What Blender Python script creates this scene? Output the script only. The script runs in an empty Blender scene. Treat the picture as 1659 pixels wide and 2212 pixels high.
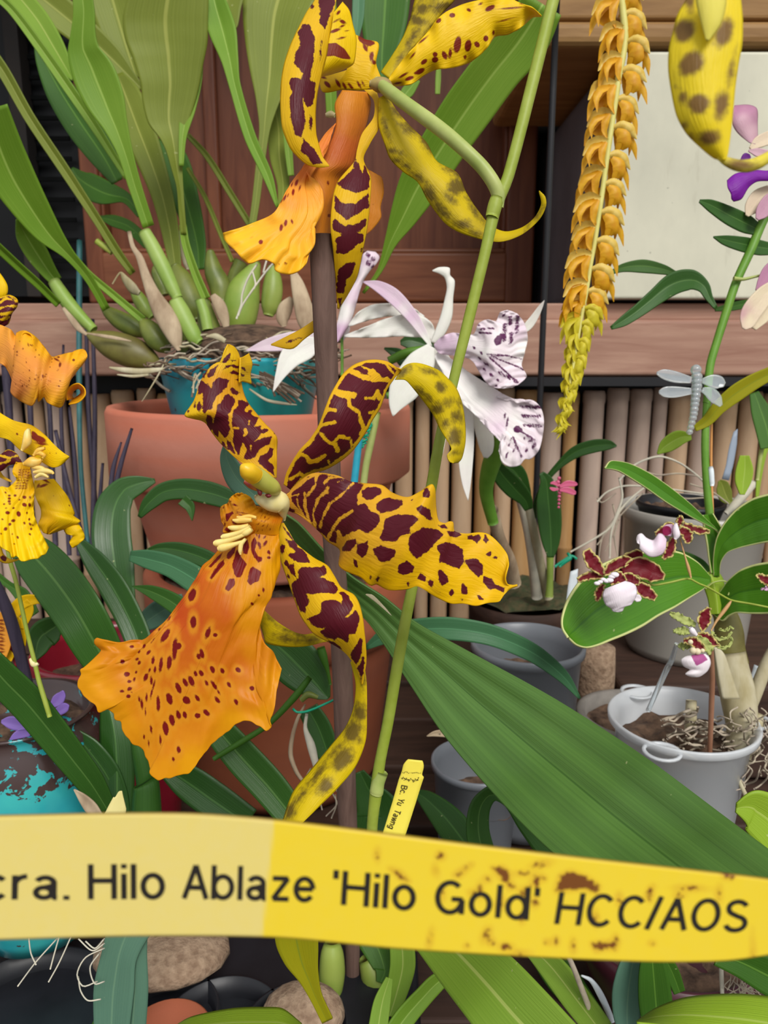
import bpy, math, random
import numpy as np
from mathutils import Vector, noise as mnoise
random.seed(7); rng = np.random.default_rng(7)
SC = bpy.context.scene; COL = SC.collection

# ------------------------------------------------------------------ camera, light, exposure
FPX = 1650.0; CX, CY = 829.5, 1106.0
CAM = np.array([0.0, 0.0, 1.35]); PITCH = math.radians(12)
cam_d = bpy.data.cameras.new('camera'); cam = bpy.data.objects.new('camera', cam_d); COL.objects.link(cam)
cam.location = CAM; cam.rotation_euler = (math.pi/2 - PITCH, 0, 0)
cam_d.sensor_fit = 'HORIZONTAL'; cam_d.sensor_width = 36; cam_d.lens = 36*FPX/1659
cam_d.clip_start = 0.01; cam_d.clip_end = 50
cam_d.dof.use_dof = True; cam_d.dof.focus_distance = 0.285; cam_d.dof.aperture_fstop = 34
SC.camera = cam
w = bpy.data.worlds.new('sky'); SC.world = w; w.use_nodes = True
nt = w.node_tree; bg = nt.nodes['Background']
tc = nt.nodes.new('ShaderNodeTexCoord'); sp = nt.nodes.new('ShaderNodeSeparateXYZ'); rp = nt.nodes.new('ShaderNodeValToRGB')
nt.links.new(tc.outputs['Generated'], sp.inputs[0]); nt.links.new(sp.outputs['Z'], rp.inputs[0]); nt.links.new(rp.outputs[0], bg.inputs[0])
rp.color_ramp.elements[0].position = 0.0; rp.color_ramp.elements[0].color = (.30, .29, .25, 1)
rp.color_ramp.elements[1].position = 0.12; rp.color_ramp.elements[1].color = (.95, .97, 1.0, 1)
bg.inputs[1].default_value = 0.90
sd = bpy.data.lights.new('daylight', 'SUN'); sun = bpy.data.objects.new('daylight', sd); COL.objects.link(sun)
sd.energy = 2.9; sd.angle = math.radians(26); sd.color = (1, .97, .92)
sun.rotation_euler = (math.radians(46), 0, math.radians(20)); sun.location = (1, -2, 4)
SC.view_settings.view_transform = 'Standard'; SC.view_settings.look = 'None'
SC.view_settings.exposure = 0.0; SC.view_settings.gamma = 1.0

# ------------------------------------------------------------------ geometry helpers
cp, spi = math.cos(PITCH), math.sin(PITCH)
Fv = np.array([0, cp, -spi]); Uv = np.array([0, spi, cp]); Rv = np.array([1.0, 0, 0])
def PX(x, y, d):
    x = np.asarray(x, float); y = np.asarray(y, float); d = np.asarray(d, float)
    a = ((x-CX)/FPX)[..., None]; b = ((y-CY)/FPX)[..., None]
    return CAM + d[..., None]*(Fv + a*Rv - b*Uv)
def P(x, y, d): return PX(x, y, d)
def WY(x, y, Y):
    r = Fv + (x-CX)/FPX*Rv - (y-CY)/FPX*Uv
    return CAM + r*(Y/r[1])
def WZ(x, y, Z):
    r = Fv + (x-CX)/FPX*Rv - (y-CY)/FPX*Uv
    return CAM + r*((Z-CAM[2])/r[2])
class Z:
    def __init__(s, ox, oy, k): s.o = (ox, oy); s.k = k
    def __call__(s, pts): return [(s.o[0]+p[0]*s.k, s.o[1]+p[1]*s.k) + tuple(q*s.k for q in p[2:]) for p in pts]
    def e(s, pts): return [(s.o[0]+p[0]*s.k, s.o[1]+p[1]*s.k, p[2]*s.k, p[3]*s.k, p[4]) for p in pts]
    def v(s, vs): return [(s(pl), wd*s.k) for pl, wd in vs]
Z0 = Z(0, 0, 1)
Z1 = Z(600, 960, .3255); Z2 = Z(600, 760, .2532); Z3 = Z(380, 730, .1627); Z4 = Z(430, 980, .16275)
Z5 = Z(540, 1120, .18983); Z6 = Z(160, 1280, .28933)
C1 = Z(0, 0, .42194); C2 = Z(450, 0, .45208); C3 = Z(1100, 0, .36158); C4 = Z(0, 550, .36176)
D1 = Z(380, 720, .45208); D2 = Z(100, 1020, .45208); D3 = Z(1100, 750, .33899); D4 = Z(0, 1150, .31646)
D5 = Z(750, 1200, .54792); D6 = Z(0, 1700, .51236); D7 = Z(800, 1750, .51778)

def spline(pts, n, lin=False):
    p = np.array([list(q) for q in pts], float)
    if len(p) == 1: return np.repeat(p, n, 0)
    s = np.r_[0, np.cumsum(np.maximum(np.linalg.norm(np.diff(p[:, :2], axis=0), axis=1), 1e-6))]
    t = np.linspace(0, s[-1], n)
    if lin or len(p) == 2: return np.stack([np.interp(t, s, p[:, k]) for k in range(p.shape[1])], 1)
    i = np.clip(np.searchsorted(s, t, side='right')-1, 0, len(p)-2)
    h = (s[i+1]-s[i]); f = ((t-s[i])/h)[:, None]; h = h[:, None]
    m = np.zeros_like(p)
    m[1:-1] = (p[2:]-p[:-2])/(s[2:]-s[:-2])[:, None]; m[0] = (p[1]-p[0])/(s[1]-s[0]); m[-1] = (p[-1]-p[-2])/(s[-1]-s[-2])
    m *= .9
    f2, f3 = f*f, f*f*f
    return (2*f3-3*f2+1)*p[i] + (f3-2*f2+f)*h*m[i] + (-2*f3+3*f2)*p[i+1] + (f3-f2)*h*m[i+1]
def prof(v, n):
    if np.isscalar(v): return np.full(n, float(v))
    v = np.asarray(v, float); return spline(np.c_[np.linspace(0, 1, len(v)), np.zeros(len(v)), v], n)[:, 2] if len(v) > 2 else np.linspace(v[0], v[1], n)
def seg_dist(X, Y, a, b):
    dx, dy = b[0]-a[0], b[1]-a[1]; L = dx*dx+dy*dy+1e-9
    t = np.clip(((X-a[0])*dx+(Y-a[1])*dy)/L, 0, 1)
    return np.hypot(X-a[0]-t*dx, Y-a[1]-t*dy)
def poly_sd(X, Y, poly):
    d = np.full(X.shape, 1e9); ins = np.zeros(X.shape, bool); n = len(poly)
    for i in range(n):
        a, b = poly[i], poly[(i+1) % n]
        d = np.minimum(d, seg_dist(X, Y, a, b))
        c = ((a[1] > Y) != (b[1] > Y)) & (X < (b[0]-a[0])*(Y-a[1])/((b[1]-a[1]) or 1e-9)+a[0])
        ins ^= c
    return np.where(ins, d, -d)
def field(X, Y, polys=(), ells=(), veins=(), full=None):
    f = np.full(X.shape, -30.0) if full is None else full
    for p in polys: f = np.maximum(f, poly_sd(X, Y, p))
    for (x, y, a, b, t) in ells:
        c, s = math.cos(math.radians(t)), math.sin(math.radians(t))
        r = np.hypot(((X-x)*c+(Y-y)*s)/a, (-(X-x)*s+(Y-y)*c)/b)
        f = np.maximum(f, (1-r)*min(a, b))
    for pl, wd in veins:
        d = np.full(X.shape, 1e9)
        for i in range(len(pl)-1): d = np.minimum(d, seg_dist(X, Y, pl[i], pl[i+1]))
        f = np.minimum(f, d-wd)
    return f
def idw(X, Y, cps):
    num = np.zeros(X.shape); den = np.zeros(X.shape)
    for (x, y, v) in cps:
        wgt = 1/((X-x)**2+(Y-y)**2+60)**1.5; num += wgt*v; den += wgt
    return num/den

ORG = {}
class MB:
    def __init__(s): s.V = []; s.F = []; s.M = []; s.A = []; s.n = 0
    def add(s, V, F, mi, A):
        s.V.append(V); s.F += [tuple(q+s.n for q in f) for f in F]; s.M += [mi]*len(F); s.A.append(A); s.n += len(V)
        return s
    def grid(s, G, mi=0, at=None, closed=False):
        nu, nv = G.shape[:2]
        if at is None: at = np.zeros((nu, nv, 4))
        F = []
        nn = nv if closed else nv-1
        for i in range(nu-1):
            for j in range(nn):
                k = (j+1) % nv
                F.append((i*nv+j, i*nv+k, (i+1)*nv+k, (i+1)*nv+j))
        return s.add(G.reshape(-1, 3), F, mi, at.reshape(-1, 4))
    def sheet(s, L, R, E=None, S=None, dl=.26, dr=None, bulge=0, fold=0, rib=(0, 3), ruf=(0, 3, 0), nu=60, nv=20, mi=0,
              sp=None, tint=None, lin=False, jit=0, edge=None):
        """a curved sheet between a left and a right edge (optional shaped ends)"""
        L = spline(L, nu, lin)[:, :2]; R = spline(R, nu, lin)[:, :2]
        if jit:
            for Q in (L, R):
                ph = rng.random(6)*6
                for k in range(6): Q += (jit*.4*np.sin(np.linspace(0, 1, nu)*(9+7*k)+ph[k]))[:, None]*np.array([[.7, .7*(-1)**k]])*np.sin(np.linspace(0, math.pi, nu))[:, None]**.3
        u = np.linspace(0, 1, nu)[:, None, None]; v = np.linspace(0, 1, nv)[None, :, None]
        G = (1-v)*L[:, None] + v*R[:, None]
        if E is not None or S is not None:
            Sx = spline(S, nv, lin)[:, :2] if S is not None else L[0]+(R[0]-L[0])*v[0]
            Ex = spline(E, nv, lin)[:, :2] if E is not None else L[-1]+(R[-1]-L[-1])*v[0]
            Sx = np.array(Sx); Ex = np.array(Ex)
            if jit:
                tt = np.linspace(0, 1, nv); wv = jit*(.5*np.sin(tt*97+1)+.4*np.sin(tt*163+2)+.35*np.sin(tt*251))*np.sin(tt*math.pi)**.4; cen = (L[0]+R[0])/2; dv = Ex-cen; dv = dv/(np.linalg.norm(dv, axis=1)[:, None]+1e-9); Ex = Ex+dv*wv[:, None]
            G = G + (1-u)*Sx[None] + u*Ex[None] - ((1-u)*((1-v)*L[0]+v*R[0]) + u*((1-v)*L[-1]+v*R[-1]))
        X, Y = G[..., 0], G[..., 1]
        if dr is None: dr = dl
        v2 = v[..., 0]; u2 = u[..., 0]
        D = (1-v2)*prof(dl, nu)[:, None] + v2*prof(dr, nu)[:, None]
        wid = np.linalg.norm(L-R, axis=1)[:, None]/FPX*D
        D = D - prof(bulge, nu)[:, None]*4*v2*(1-v2)*wid + prof(fold, nu)[:, None]*(1-np.abs(2*v2-1))*wid
        if rib[0]: D = D + rib[0]*np.cos(v2*rib[1]*2*math.pi)*wid
        if ruf[0]:
            e = np.abs(2*v2-1)**2.5
            D = D + ruf[0]*e*(np.sin(u2*ruf[1]*2*math.pi+ruf[2]+v2*2.1)+.5*np.sin(u2*ruf[1]*4.7*math.pi+v2*5))
            if E is not None:
                e2 = np.clip((u2-.6)/.4, 0, 1)**2
                D = D + ruf[0]*e2*(np.sin(v2*ruf[1]*2*math.pi+1)+.5*np.sin(v2*ruf[1]*5*math.pi))
        A = np.zeros((nu, nv, 4)); ln = np.r_[0, np.cumsum(np.linalg.norm(np.diff((L+R)/2, axis=0), axis=1))]/FPX*prof(dl, nu).mean()
        A[..., 0] = ln[:, None]; A[..., 1] = v2
        f = np.full(X.shape, -30.0)
        if sp is not None:
            full = None
            if edge is not None: full = np.minimum(v2, 1-v2)*np.linalg.norm(L-R, axis=1)[:, None]-edge
            f = field(X, Y, sp.get('p', ()), sp.get('e', ()), sp.get('v', ()), full)
        A[..., 2] = f
        if tint is not None: A[..., 3] = idw(X, Y, tint) if isinstance(tint, list) else tint
        return s.grid(PX(X, Y, D), mi, A)
    def leaf(s, pts, d=.5, mi=0, n=40, nv=9, fold=.12, tilt=0, ruf=(0, 3, 0), sp=None, tint=None, bulge=0, jit=0):
        c = spline(pts, n); xy = c[:, :2]; wd = np.maximum(c[:, 2], .3)/2
        t = np.gradient(xy, axis=0); t /= np.linalg.norm(t, axis=1)[:, None]+1e-9
        nrm = np.stack([-t[:, 1], t[:, 0]], 1)
        dd = prof(d, n); tl = prof(tilt, n)*wd/FPX*dd
        L = xy-nrm*wd[:, None]; R = xy+nrm*wd[:, None]
        # feed dense edges straight through
        return s.sheet(L, R, dl=dd-tl, dr=dd+tl, fold=fold, ruf=ruf, nu=n, nv=nv, mi=mi, sp=sp, tint=tint, lin=True, bulge=bulge, jit=jit)
    def tube(s, pts, n=24, ns=10, mi=0, flat=1.0, world=False, lin=False, cap=True):
        """pts (x,y,d,r) with r in photo pixels, or world (x,y,z,r)"""
        q = np.array([list(p) for p in pts], float)
        if not world:
            W = PX(q[:, 0], q[:, 1], q[:, 2]); r = q[:, 3]/FPX*q[:, 2]; q = np.c_[W, r]
        sl = np.r_[0, np.cumsum(np.linalg.norm(np.diff(q[:, :3], axis=0), axis=1)+1e-7)]
        if lin or len(q) == 2:
            tt = np.linspace(0, sl[-1], n); c = np.stack([np.interp(tt, sl, q[:, k]) for k in range(4)], 1)
        else:
            a = spline(np.c_[sl, np.zeros(len(q)), q], n); c = a[:, 2:]
        ctr, r = c[:, :3], np.maximum(c[:, 3], 1e-5)
        t = np.gradient(ctr, axis=0); t /= np.linalg.norm(t, axis=1)[:, None]+1e-12
        a = np.array([.3, -1, .2]); G = []; A = np.zeros((n, ns, 4))
        x = np.cross(t[0], a); x /= np.linalg.norm(x)
        for i in range(n):
            x = x - t[i]*np.dot(x, t[i]); x /= np.linalg.norm(x); y = np.cross(t[i], x)
            an = np.linspace(0, 2*math.pi, ns, endpoint=False)
            G.append(ctr[i]+r[i]*(np.cos(an)[:, None]*x+flat*np.sin(an)[:, None]*y))
        A[..., 0] = np.linspace(0, sl[-1], n)[:, None]; A[..., 1] = np.linspace(0, 1, ns)[None]
        A[..., 2] = -30
        base = s.n
        s.grid(np.array(G), mi, A, closed=True)
        if cap:
            for i, rr in ((0, True), (n-1, False)):
                f = [base+i*ns+j for j in range(ns)]
                s.F.append(tuple(f if rr else f[::-1])); s.M.append(mi)
        return s
    def lathe(s, c, pr, n=64, mi=0, ax=None, tilt=None):
        c = np.asarray(c, float); an = np.linspace(0, 2*math.pi, n, endpoint=False)
        G = np.array([[(r*math.cos(a), r*math.sin(a), z) for a in an] for r, z in pr])
        if tilt is not None:
            from mathutils import Euler
            m = np.array(Euler(tilt).to_matrix()); G = G@m.T
        A = np.zeros(G.shape[:2]+(4,)); A[..., 0] = np.array([z for r, z in pr])[:, None]; A[..., 1] = np.linspace(0, 1, n)[None]; A[..., 2] = -30
        return s.grid(G+c, mi, A, closed=True)
    def box(s, a, b, mi=0):
        a = np.minimum(a, b); b2 = np.maximum(a, b); b = np.maximum(b2, b)
        V = np.array([(x, y, z) for x in (a[0], b[0]) for y in (a[1], b[1]) for z in (a[2], b[2])], float)
        F = [(0, 1, 3, 2), (4, 6, 7, 5), (0, 4, 5, 1), (2, 3, 7, 6), (0, 2, 6, 4), (1, 5, 7, 3)]
        A = np.zeros((8, 4)); A[:, 2] = -30
        return s.add(V, F, mi, A)
    def ball(s, c, r, n=12, mi=0, sc=(1, 1, 1)):
        pr = [(max(r*math.sin(t), 1e-5), -r*math.cos(t)) for t in np.linspace(0, math.pi, n)]
        an = np.linspace(0, 2*math.pi, 16, endpoint=False)
        G = np.array([[(q*math.cos(a)*sc[0], q*math.sin(a)*sc[1], z*sc[2]) for a in an] for q, z in pr])+np.asarray(c)
        A = np.zeros(G.shape[:2]+(4,)); A[..., 2] = -30
        return s.grid(G, mi, A, closed=True)
    def build(s, name, mats, parent=None, th=0, sub=0, bevel=0, smooth=True):
        V = np.concatenate(s.V); A = np.concatenate(s.A)
        org = ORG[parent.name] if parent is not None else np.array([(V[:, 0].min()+V[:, 0].max())/2, (V[:, 1].min()+V[:, 1].max())/2, V[:, 2].min()])
        me = bpy.data.meshes.new(name); me.from_pydata((V-org).tolist(), [], s.F); me.update()
        if not isinstance(mats, (list, tuple)): mats = [mats]
        for m in mats: me.materials.append(m)
        me.polygons.foreach_set('material_index', s.M); me.polygons.foreach_set('use_smooth', [smooth]*len(s.M))
        for k, nm in enumerate(('uu', 'vv', 'spot', 'tint')):
            at = me.attributes.new(nm, 'FLOAT', 'POINT'); at.data.foreach_set('value', A[:, k].astype(np.float32))
        o = bpy.data.objects.new(name, me); COL.objects.link(o)
        if parent is None: o.location = org
        else: o.parent = parent
        ORG[o.name] = org
        if th:
            q = o.modifiers.new('thickness', 'SOLIDIFY'); q.thickness = th; q.offset = 0
        if bevel:
            q = o.modifiers.new('bevel', 'BEVEL'); q.width = bevel; q.segments = 3; q.limit_method = 'ANGLE'
        if sub:
            q = o.modifiers.new('sub', 'SUBSURF'); q.levels = sub; q.render_levels = sub
        return o
def tag(o, label=None, cat=None, group=None, kind=None):
    if label: o['label'] = label
    if cat: o['category'] = cat
    if group: o['group'] = group
    if kind: o['kind'] = kind
    return o
def empty(name, loc, label=None, cat=None, group=None, parent=None):
    o = bpy.data.objects.new(name, None); COL.objects.link(o); o.empty_display_size = .01
    loc = np.asarray(loc, float)
    if parent is not None: o.parent = parent; o.location = loc-ORG[parent.name]
    else: o.location = loc
    ORG[o.name] = loc
    return tag(o, label, cat, group)

# ------------------------------------------------------------------ materials
def srgb(h):
    if isinstance(h, str): h = [int(h[i:i+2], 16)/255 for i in (0, 2, 4)]
    return tuple(((c/12.92) if c <= .04045 else ((c+.055)/1.055)**2.4) for c in h)+(1,)
class N:
    def __init__(s, name):
        s.m = bpy.data.materials.new(name); s.m.use_nodes = True; s.t = s.m.node_tree
        s.b = s.t.nodes['Principled BSDF']; s.out = s.t.nodes['Material Output']
    def n(s, k, **kw):
        x = s.t.nodes.new('ShaderNode'+k)
        for a, v in kw.items(): setattr(x, a, v)
        return x
    def l(s, a, b): s.t.links.new(a, b)
    def attr(s, nm): x = s.n('Attribute'); x.attribute_name = nm; return x.outputs['Fac']
    def val(s, sock, v):
        if hasattr(v, 'links') or hasattr(v, 'is_linked'): s.l(v, sock)
        else: sock.default_value = v
    def math(s, op, a, b=0.0, c=None):
        x = s.n('Math', operation=op); s.val(x.inputs[0], a); s.val(x.inputs[1], b)
        if c is not None: s.val(x.inputs[2], c)
        return x.outputs[0]
    def noise(s, scale=10, detail=3, vec=None, rough=.5, dist=0):
        x = s.n('TexNoise'); x.inputs['Scale'].default_value = scale; x.inputs['Detail'].default_value = detail
        x.inputs['Roughness'].default_value = rough; x.inputs['Distortion'].default_value = dist
        if vec is not None: s.l(vec, x.inputs['Vector'])
        return x.outputs['Fac']
    def comb(s, a, b, c=0.0):
        x = s.n('CombineXYZ'); s.val(x.inputs[0], a); s.val(x.inputs[1], b); s.val(x.inputs[2], c); return x.outputs[0]
    def obj(s, sc=None):
        x = s.n('TexCoord').outputs['Object']
        if sc: mp = s.n('Mapping'); mp.inputs['Scale'].default_value = sc; s.l(x, mp.inputs[0]); x = mp.outputs[0]
        return x
    def mr(s, v, a, b, c=0.0, d=1.0, smooth=False):
        x = s.n('MapRange'); x.interpolation_type = 'SMOOTHSTEP' if smooth else 'LINEAR'
        s.l(v, x.inputs[0]); 
        for i, q in enumerate((a, b, c, d)): x.inputs[i+1].default_value = q
        return x.outputs[0]
    def mix(s, f, a, b, mode='MIX'):
        x = s.n('Mix', data_type='RGBA', blend_type=mode); s.val(x.inputs['Factor'], f)
        for k, v in (('A', a), ('B', b)):
            sk = [q for q in x.inputs if q.name == k and q.type == 'RGBA'][0]
            if isinstance(v, str): sk.default_value = srgb(v)
            else: s.val(sk, v)
        return [q for q in x.outputs if q.type == 'RGBA'][0]
    def bump(s, h, st=.3, dist=.001):
        x = s.n('Bump'); x.inputs['Strength'].default_value = st; x.inputs['Distance'].default_value = dist
        s.l(h, x.inputs['Height']); s.l(x.outputs[0], s.b.inputs['Normal'])
    def fin(s, col, rough=.5, trans=0, spec=.5, tcol=None):
        s.val(s.b.inputs['Base Color'], srgb(col) if isinstance(col, str) else col)
        s.val(s.b.inputs['Roughness'], rough); s.b.inputs['Specular IOR Level'].default_value = spec
        if trans:
            t = s.n('BsdfTranslucent'); s.val(t.inputs[0], srgb(col) if isinstance(col, str) else col)
            mx = s.n('MixShader'); mx.inputs[0].default_value = trans
            s.l(s.b.outputs[0], mx.inputs[1]); s.l(t.outputs[0], mx.inputs[2]); s.l(mx.outputs[0], s.out.inputs[0])
        return s.m
def plain(name, c1, c2=None, scale=30, rough=.5, trans=0, spec=.4, bump=0, detail=4, stretch=None):
    n = N(name); v = n.obj(stretch)
    if c2 is None: return n.fin(c1, rough, trans, spec)
    f = n.noise(scale, detail, v, .6)
    if bump: n.bump(f, bump, .002)
    return n.fin(n.mix(n.mr(f, .35, .65), c1, c2), rough, trans, spec)
def petalmat(name, base, base2, spot, soft=1.2, warp=5, wscale=330, rough=.42, trans=.22, halo=None, streak=.12):
    """petal with pigment blotches; tint drives base -> base2"""
    n = N(name); uv = n.comb(n.math('MULTIPLY', n.attr('uu'), 6.0), n.attr('vv'))
    n1 = n.noise(wscale, 3, n.obj(), .6)
    n2 = n.noise(wscale*3.2, 2, n.obj(), .6)
    f = n.math('ADD', n.attr('spot'), n.math('MULTIPLY', n.math('SUBTRACT', n.math('ADD', n.math('MULTIPLY', n1, .7), n.math('MULTIPLY', n2, .3)), .5), warp))
    fac = n.mr(f, -soft, soft, smooth=True)
    st = n.noise(34, 3, uv)
    tn = n.math('ADD', n.attr('tint'), n.math('MULTIPLY', n.math('SUBTRACT', n.noise(60, 4, n.obj(), .6), .5), .45))
    tn = n.mr(tn, 0, 1)
    c = n.mix(tn, base, base2)
    c = n.mix(n.math('MULTIPLY', n.mr(st, .45, .75), streak), c, base2)
    if halo: c = n.mix(n.math('MULTIPLY', n.mr(f, -11, -soft, smooth=True), .75), c, halo)
    c = n.mix(fac, c, n.mix(n.mr(n.noise(90, 3, n.obj()), .3, .7), spot, spot))
    n.bump(n.math('ADD', n.math('MULTIPLY', n.noise(26, 3, uv), 1.0), n.noise(140, 2, n.obj())), .35, .0008)
    return n.fin(c, rough, trans, .2)
def leafmat(name, c1, c2, rib=None, rough=.45, trans=.15, ribw=.035, edge=None, spec=.28, stripes=.35):
    n = N(name); vv = n.attr('vv'); uv = n.comb(n.math('MULTIPLY', n.attr('uu'), 3.0), n.math('MULTIPLY', vv, 1.0))
    st = n.noise(14, 3, uv); big = n.noise(9, 3, n.obj(), .6)
    mps = n.n('Mapping'); mps.inputs['Scale'].default_value = (.35, 26, 1); n.l(uv, mps.inputs[0])
    fine = n.noise(1.6, 2, mps.outputs[0])
    f = n.math('ADD', n.math('MULTIPLY', n.mr(fine, .35, .65), stripes), n.math('MULTIPLY', n.mr(big, .3, .7), 1-stripes))
    c = n.mix(f, c1, c2)
    h = n.math('ABSOLUTE', n.math('SUBTRACT', vv, .5))
    if rib: c = n.mix(n.math('MULTIPLY', n.mr(h, ribw, ribw*.3, smooth=True), .7), c, rib)
    if edge: c = n.mix(n.mr(h, .462, .475), c, edge)
    sc = n.mr(n.noise(260, 1, n.obj()), .78, .8); c = n.mix(n.math('MULTIPLY', sc, .4), c, 'c8c890')
    n.bump(fine, .25, .0012)
    return n.fin(c, rough, trans, spec)
def woodmat(name, c1, c2, scale=(3, 30, 30), rough=.55, bump=.2):
    n = N(name); v = n.obj(scale); f = n.noise(3, 6, v, .6, .6); g = n.noise(2.5, 3, n.obj())
    c = n.mix(n.mr(f, .3, .7), c1, c2); c = n.mix(n.math('MULTIPLY', n.mr(g, .4, .7), .35), c, c1)
    n.bump(f, bump, .002); return n.fin(c, rough, 0, .3)

M = {}
M['petal'] = petalmat('spotted_petal', 'e2b614', 'd68a20', '561420', warp=15, wscale=300)
M['petal2'] = petalmat('spotted_petal_deep', 'e8b800', 'd29430', '541320', warp=15, wscale=300)
M['petalback'] = petalmat('petal_back', 'd8bc08', 'b8a018', '705c1c', soft=8, warp=34, wscale=260)
M['lip'] = petalmat('orange_lip', 'e09c06', 'b8420e', '700808', warp=6, wscale=600, halo='d48c18', streak=.04)
M['lip2'] = petalmat('apricot_lip', 'fac224', 'f0843a', '8a1c08', warp=2, wscale=500)
M['lipback'] = petalmat('lip_back', 'd98a22', 'c4642a', '7a2a10', warp=2, wscale=500)
M['lip3'] = petalmat('peach_lip', 'f0b010', 'e08848', '7c3010', warp=1.5, wscale=500)
M['yellow'] = petalmat('yellow_petal', 'f2cc08', 'e0a408', '7c2408', warp=2)
M['near'] = petalmat('near_petal', 'ecd000', 'e8d850', '806030', soft=8, warp=26, wscale=300)
M['near_pale'] = petalmat('near_pale_rib', 'ece068', 'e8dc60', '80703c')
M['white'] = petalmat('white_petal', 'eeeee4', 'd8b4d0', '7a1c58', warp=2, trans=.25)
M['whitelip'] = petalmat('white_lip', 'f4f0ec', 'd8a8d0', '5c2450', soft=1.0, warp=7, wscale=420, streak=0, trans=.2)
M['mauve'] = petalmat('mauve_petal', 'd8b4bc', 'b4799a', '5a1c50', trans=.2)
M['cream'] = petalmat('cream_petal', 'e8dcb8', 'c890a0', '5a1c50', trans=.2)
M['purple'] = petalmat('purple_lip', '7a1a9a', '4a1060', '30104a', trans=.1)
M['maroon'] = petalmat('maroon_petal', 'd8d080', '8a2030', '6c1420', soft=1.5, warp=3, trans=.1)
M['wlip'] = petalmat('white_small_lip', 'f4ecf2', 'e0b8d4', '8a1848', trans=.2)
M['greenpetal'] = petalmat('green_petal', 'b4bc70', '98a860', '6c1420', trans=.15)
M['ivory'] = plain('ivory', 'f4ecc4', 'e8d890', 60, .4, .15)
M['crest'] = plain('crest', 'f4e08c', 'f2b838', 90, .4, .2)
M['cap'] = plain('anther_cap', 'ecc422', 'e6ac20', 60, .35, .15)
M['column'] = plain('column_green', 'b8bc4c', 'c8c460', 60, .35, .15)
M['blood'] = plain('blood', '5c1018', '7a2028', 80, .5)
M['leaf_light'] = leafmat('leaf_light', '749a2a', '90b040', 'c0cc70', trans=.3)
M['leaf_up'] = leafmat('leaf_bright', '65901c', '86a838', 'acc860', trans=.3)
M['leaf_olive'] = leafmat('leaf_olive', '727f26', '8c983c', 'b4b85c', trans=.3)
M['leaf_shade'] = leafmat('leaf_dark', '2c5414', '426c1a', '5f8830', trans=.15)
M['leaf_mid'] = leafmat('leaf_mid', '2c521c', '3c6624', '5e8440', rough=.36)
M['leaf_big'] = leafmat('leaf_big', '40622a', '5a8038', '34581e', rough=.40, ribw=.012, spec=.35)
M['leaf_deep'] = leafmat('leaf_deep', '24481a', '325c1e', '4a7434', rough=.32, trans=.08, spec=.45)
M['leaf_blue'] = leafmat('leaf_bluish', '4c7060', '5c8068', '6a8c70', rough=.4, trans=.1)
M['leaf_teal'] = leafmat('leaf_teal', '3c6a46', '4c7c54', '5c9468', rough=.4)
M['leaf_yellow'] = leafmat('leaf_yellow', 'b0a414', 'a0a41c', '88982c', rough=.45, trans=.3)
M['leaf_lime'] = leafmat('leaf_lime', '88a824', '9ab838', 'b4c860', rough=.4, trans=.25)
M['leaf_var'] = leafmat('leaf_variegated', '41761a', '568a20', '34661a', edge='d4d890', rough=.25, trans=.15)
M['stem'] = plain('stem_green', '8c9c30', '9aa844', 80, .5, .1, bump=.2)
M['stem_b'] = plain('stem_bright', '5c8c28', '6c9a34', 60, .45, .1)
M['pedicel'] = plain('pedicel', '9cac58', 'b4bc70', 60, .45, .15)
M['stalk'] = plain('stalk_yellowgreen', '98a83c', 'acb454', 40, .45, .15)
M['sheath'] = plain('sheath_green', '84a444', '9cb45c', 30, .45, .15)
M['bulb'] = plain('pseudobulb', '5e6c2c', '7c8438', 45, .4, .05, bump=.2)
M['bulb_l'] = plain('pseudobulb_light', '7c9838', '94a44c', 30, .4, .1)
M['bulb_d'] = plain('pseudobulb_brownish', '5c5428', '747034', 40, .45)
M['dry'] = plain('dry_sheath', 'b8a488', '8a745c', 70, .8, bump=.4, stretch=(1, 1, .3))
M['drywhite'] = plain('papery_sheath', 'c4bca0', 'a0946c', 60, .7, .1, bump=.4, stretch=(1, 1, .3))
M['root'] = plain('root', '96887a', 'b4a892', 90, .8, bump=.3)
M['root_l'] = plain('root_light', 'b8b4a4', 'ccc4b0', 90, .7)
M['root_d'] = plain('root_dark', '5c4a3c', '77624e', 90, .85, bump=.3)
M['bark'] = plain('bark_mix', '3a2a20', '6a5240', 120, .9, bump=.8)
M['moss'] = plain('moss', '39442a', '564c34', 160, .95, bump=1.0)
M['coir'] = plain('coir', '7c6450', 'a08870', 200, .95, bump=1.0)
M['stake'] = woodmat('stake_wood', '5a443c', '7c6258', (60, 60, 5), .75, .5)
M['stake_g'] = woodmat('stake_purplish', '2c2636', '443c4c', (60, 60, 5), .6, .3)
M['door'] = woodmat('door_wood', '522818', '74442c', (25, 25, 2.0), .45, .1)
M['door_h'] = woodmat('door_wood_rail', '60341f', '805036', (2.0, 25, 25), .45, .1)
M['beam'] = woodmat('beam_wood', '906858', 'b4907c', (2.5, 18, 30), .6, .2)
M['beam_s'] = woodmat('beam_upper_wood', '7e5c34', 'a07c4c', (3, 25, 25), .6, .2)
M['shelf'] = woodmat('shelf_wood', '2e201a', '4a342a', (3, 25, 25), .7, .2)
M['bam1'] = woodmat('bamboo_tan', 'ac8c6c', 'c2a688', (18, 18, 3), .45, .1)
M['bam2'] = woodmat('bamboo_greyish', 'a08c80', 'baa494', (18, 18, 3), .5, .1)
M['bam3'] = woodmat('bamboo_amber', 'a07848', 'b89468', (18, 18, 3), .45, .1)
M['black'] = plain('black_plastic', '15161a', '202126', 20, .4, 0, .4)
M['blackm'] = plain('black_metal', '17171b', None, rough=.5)
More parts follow.
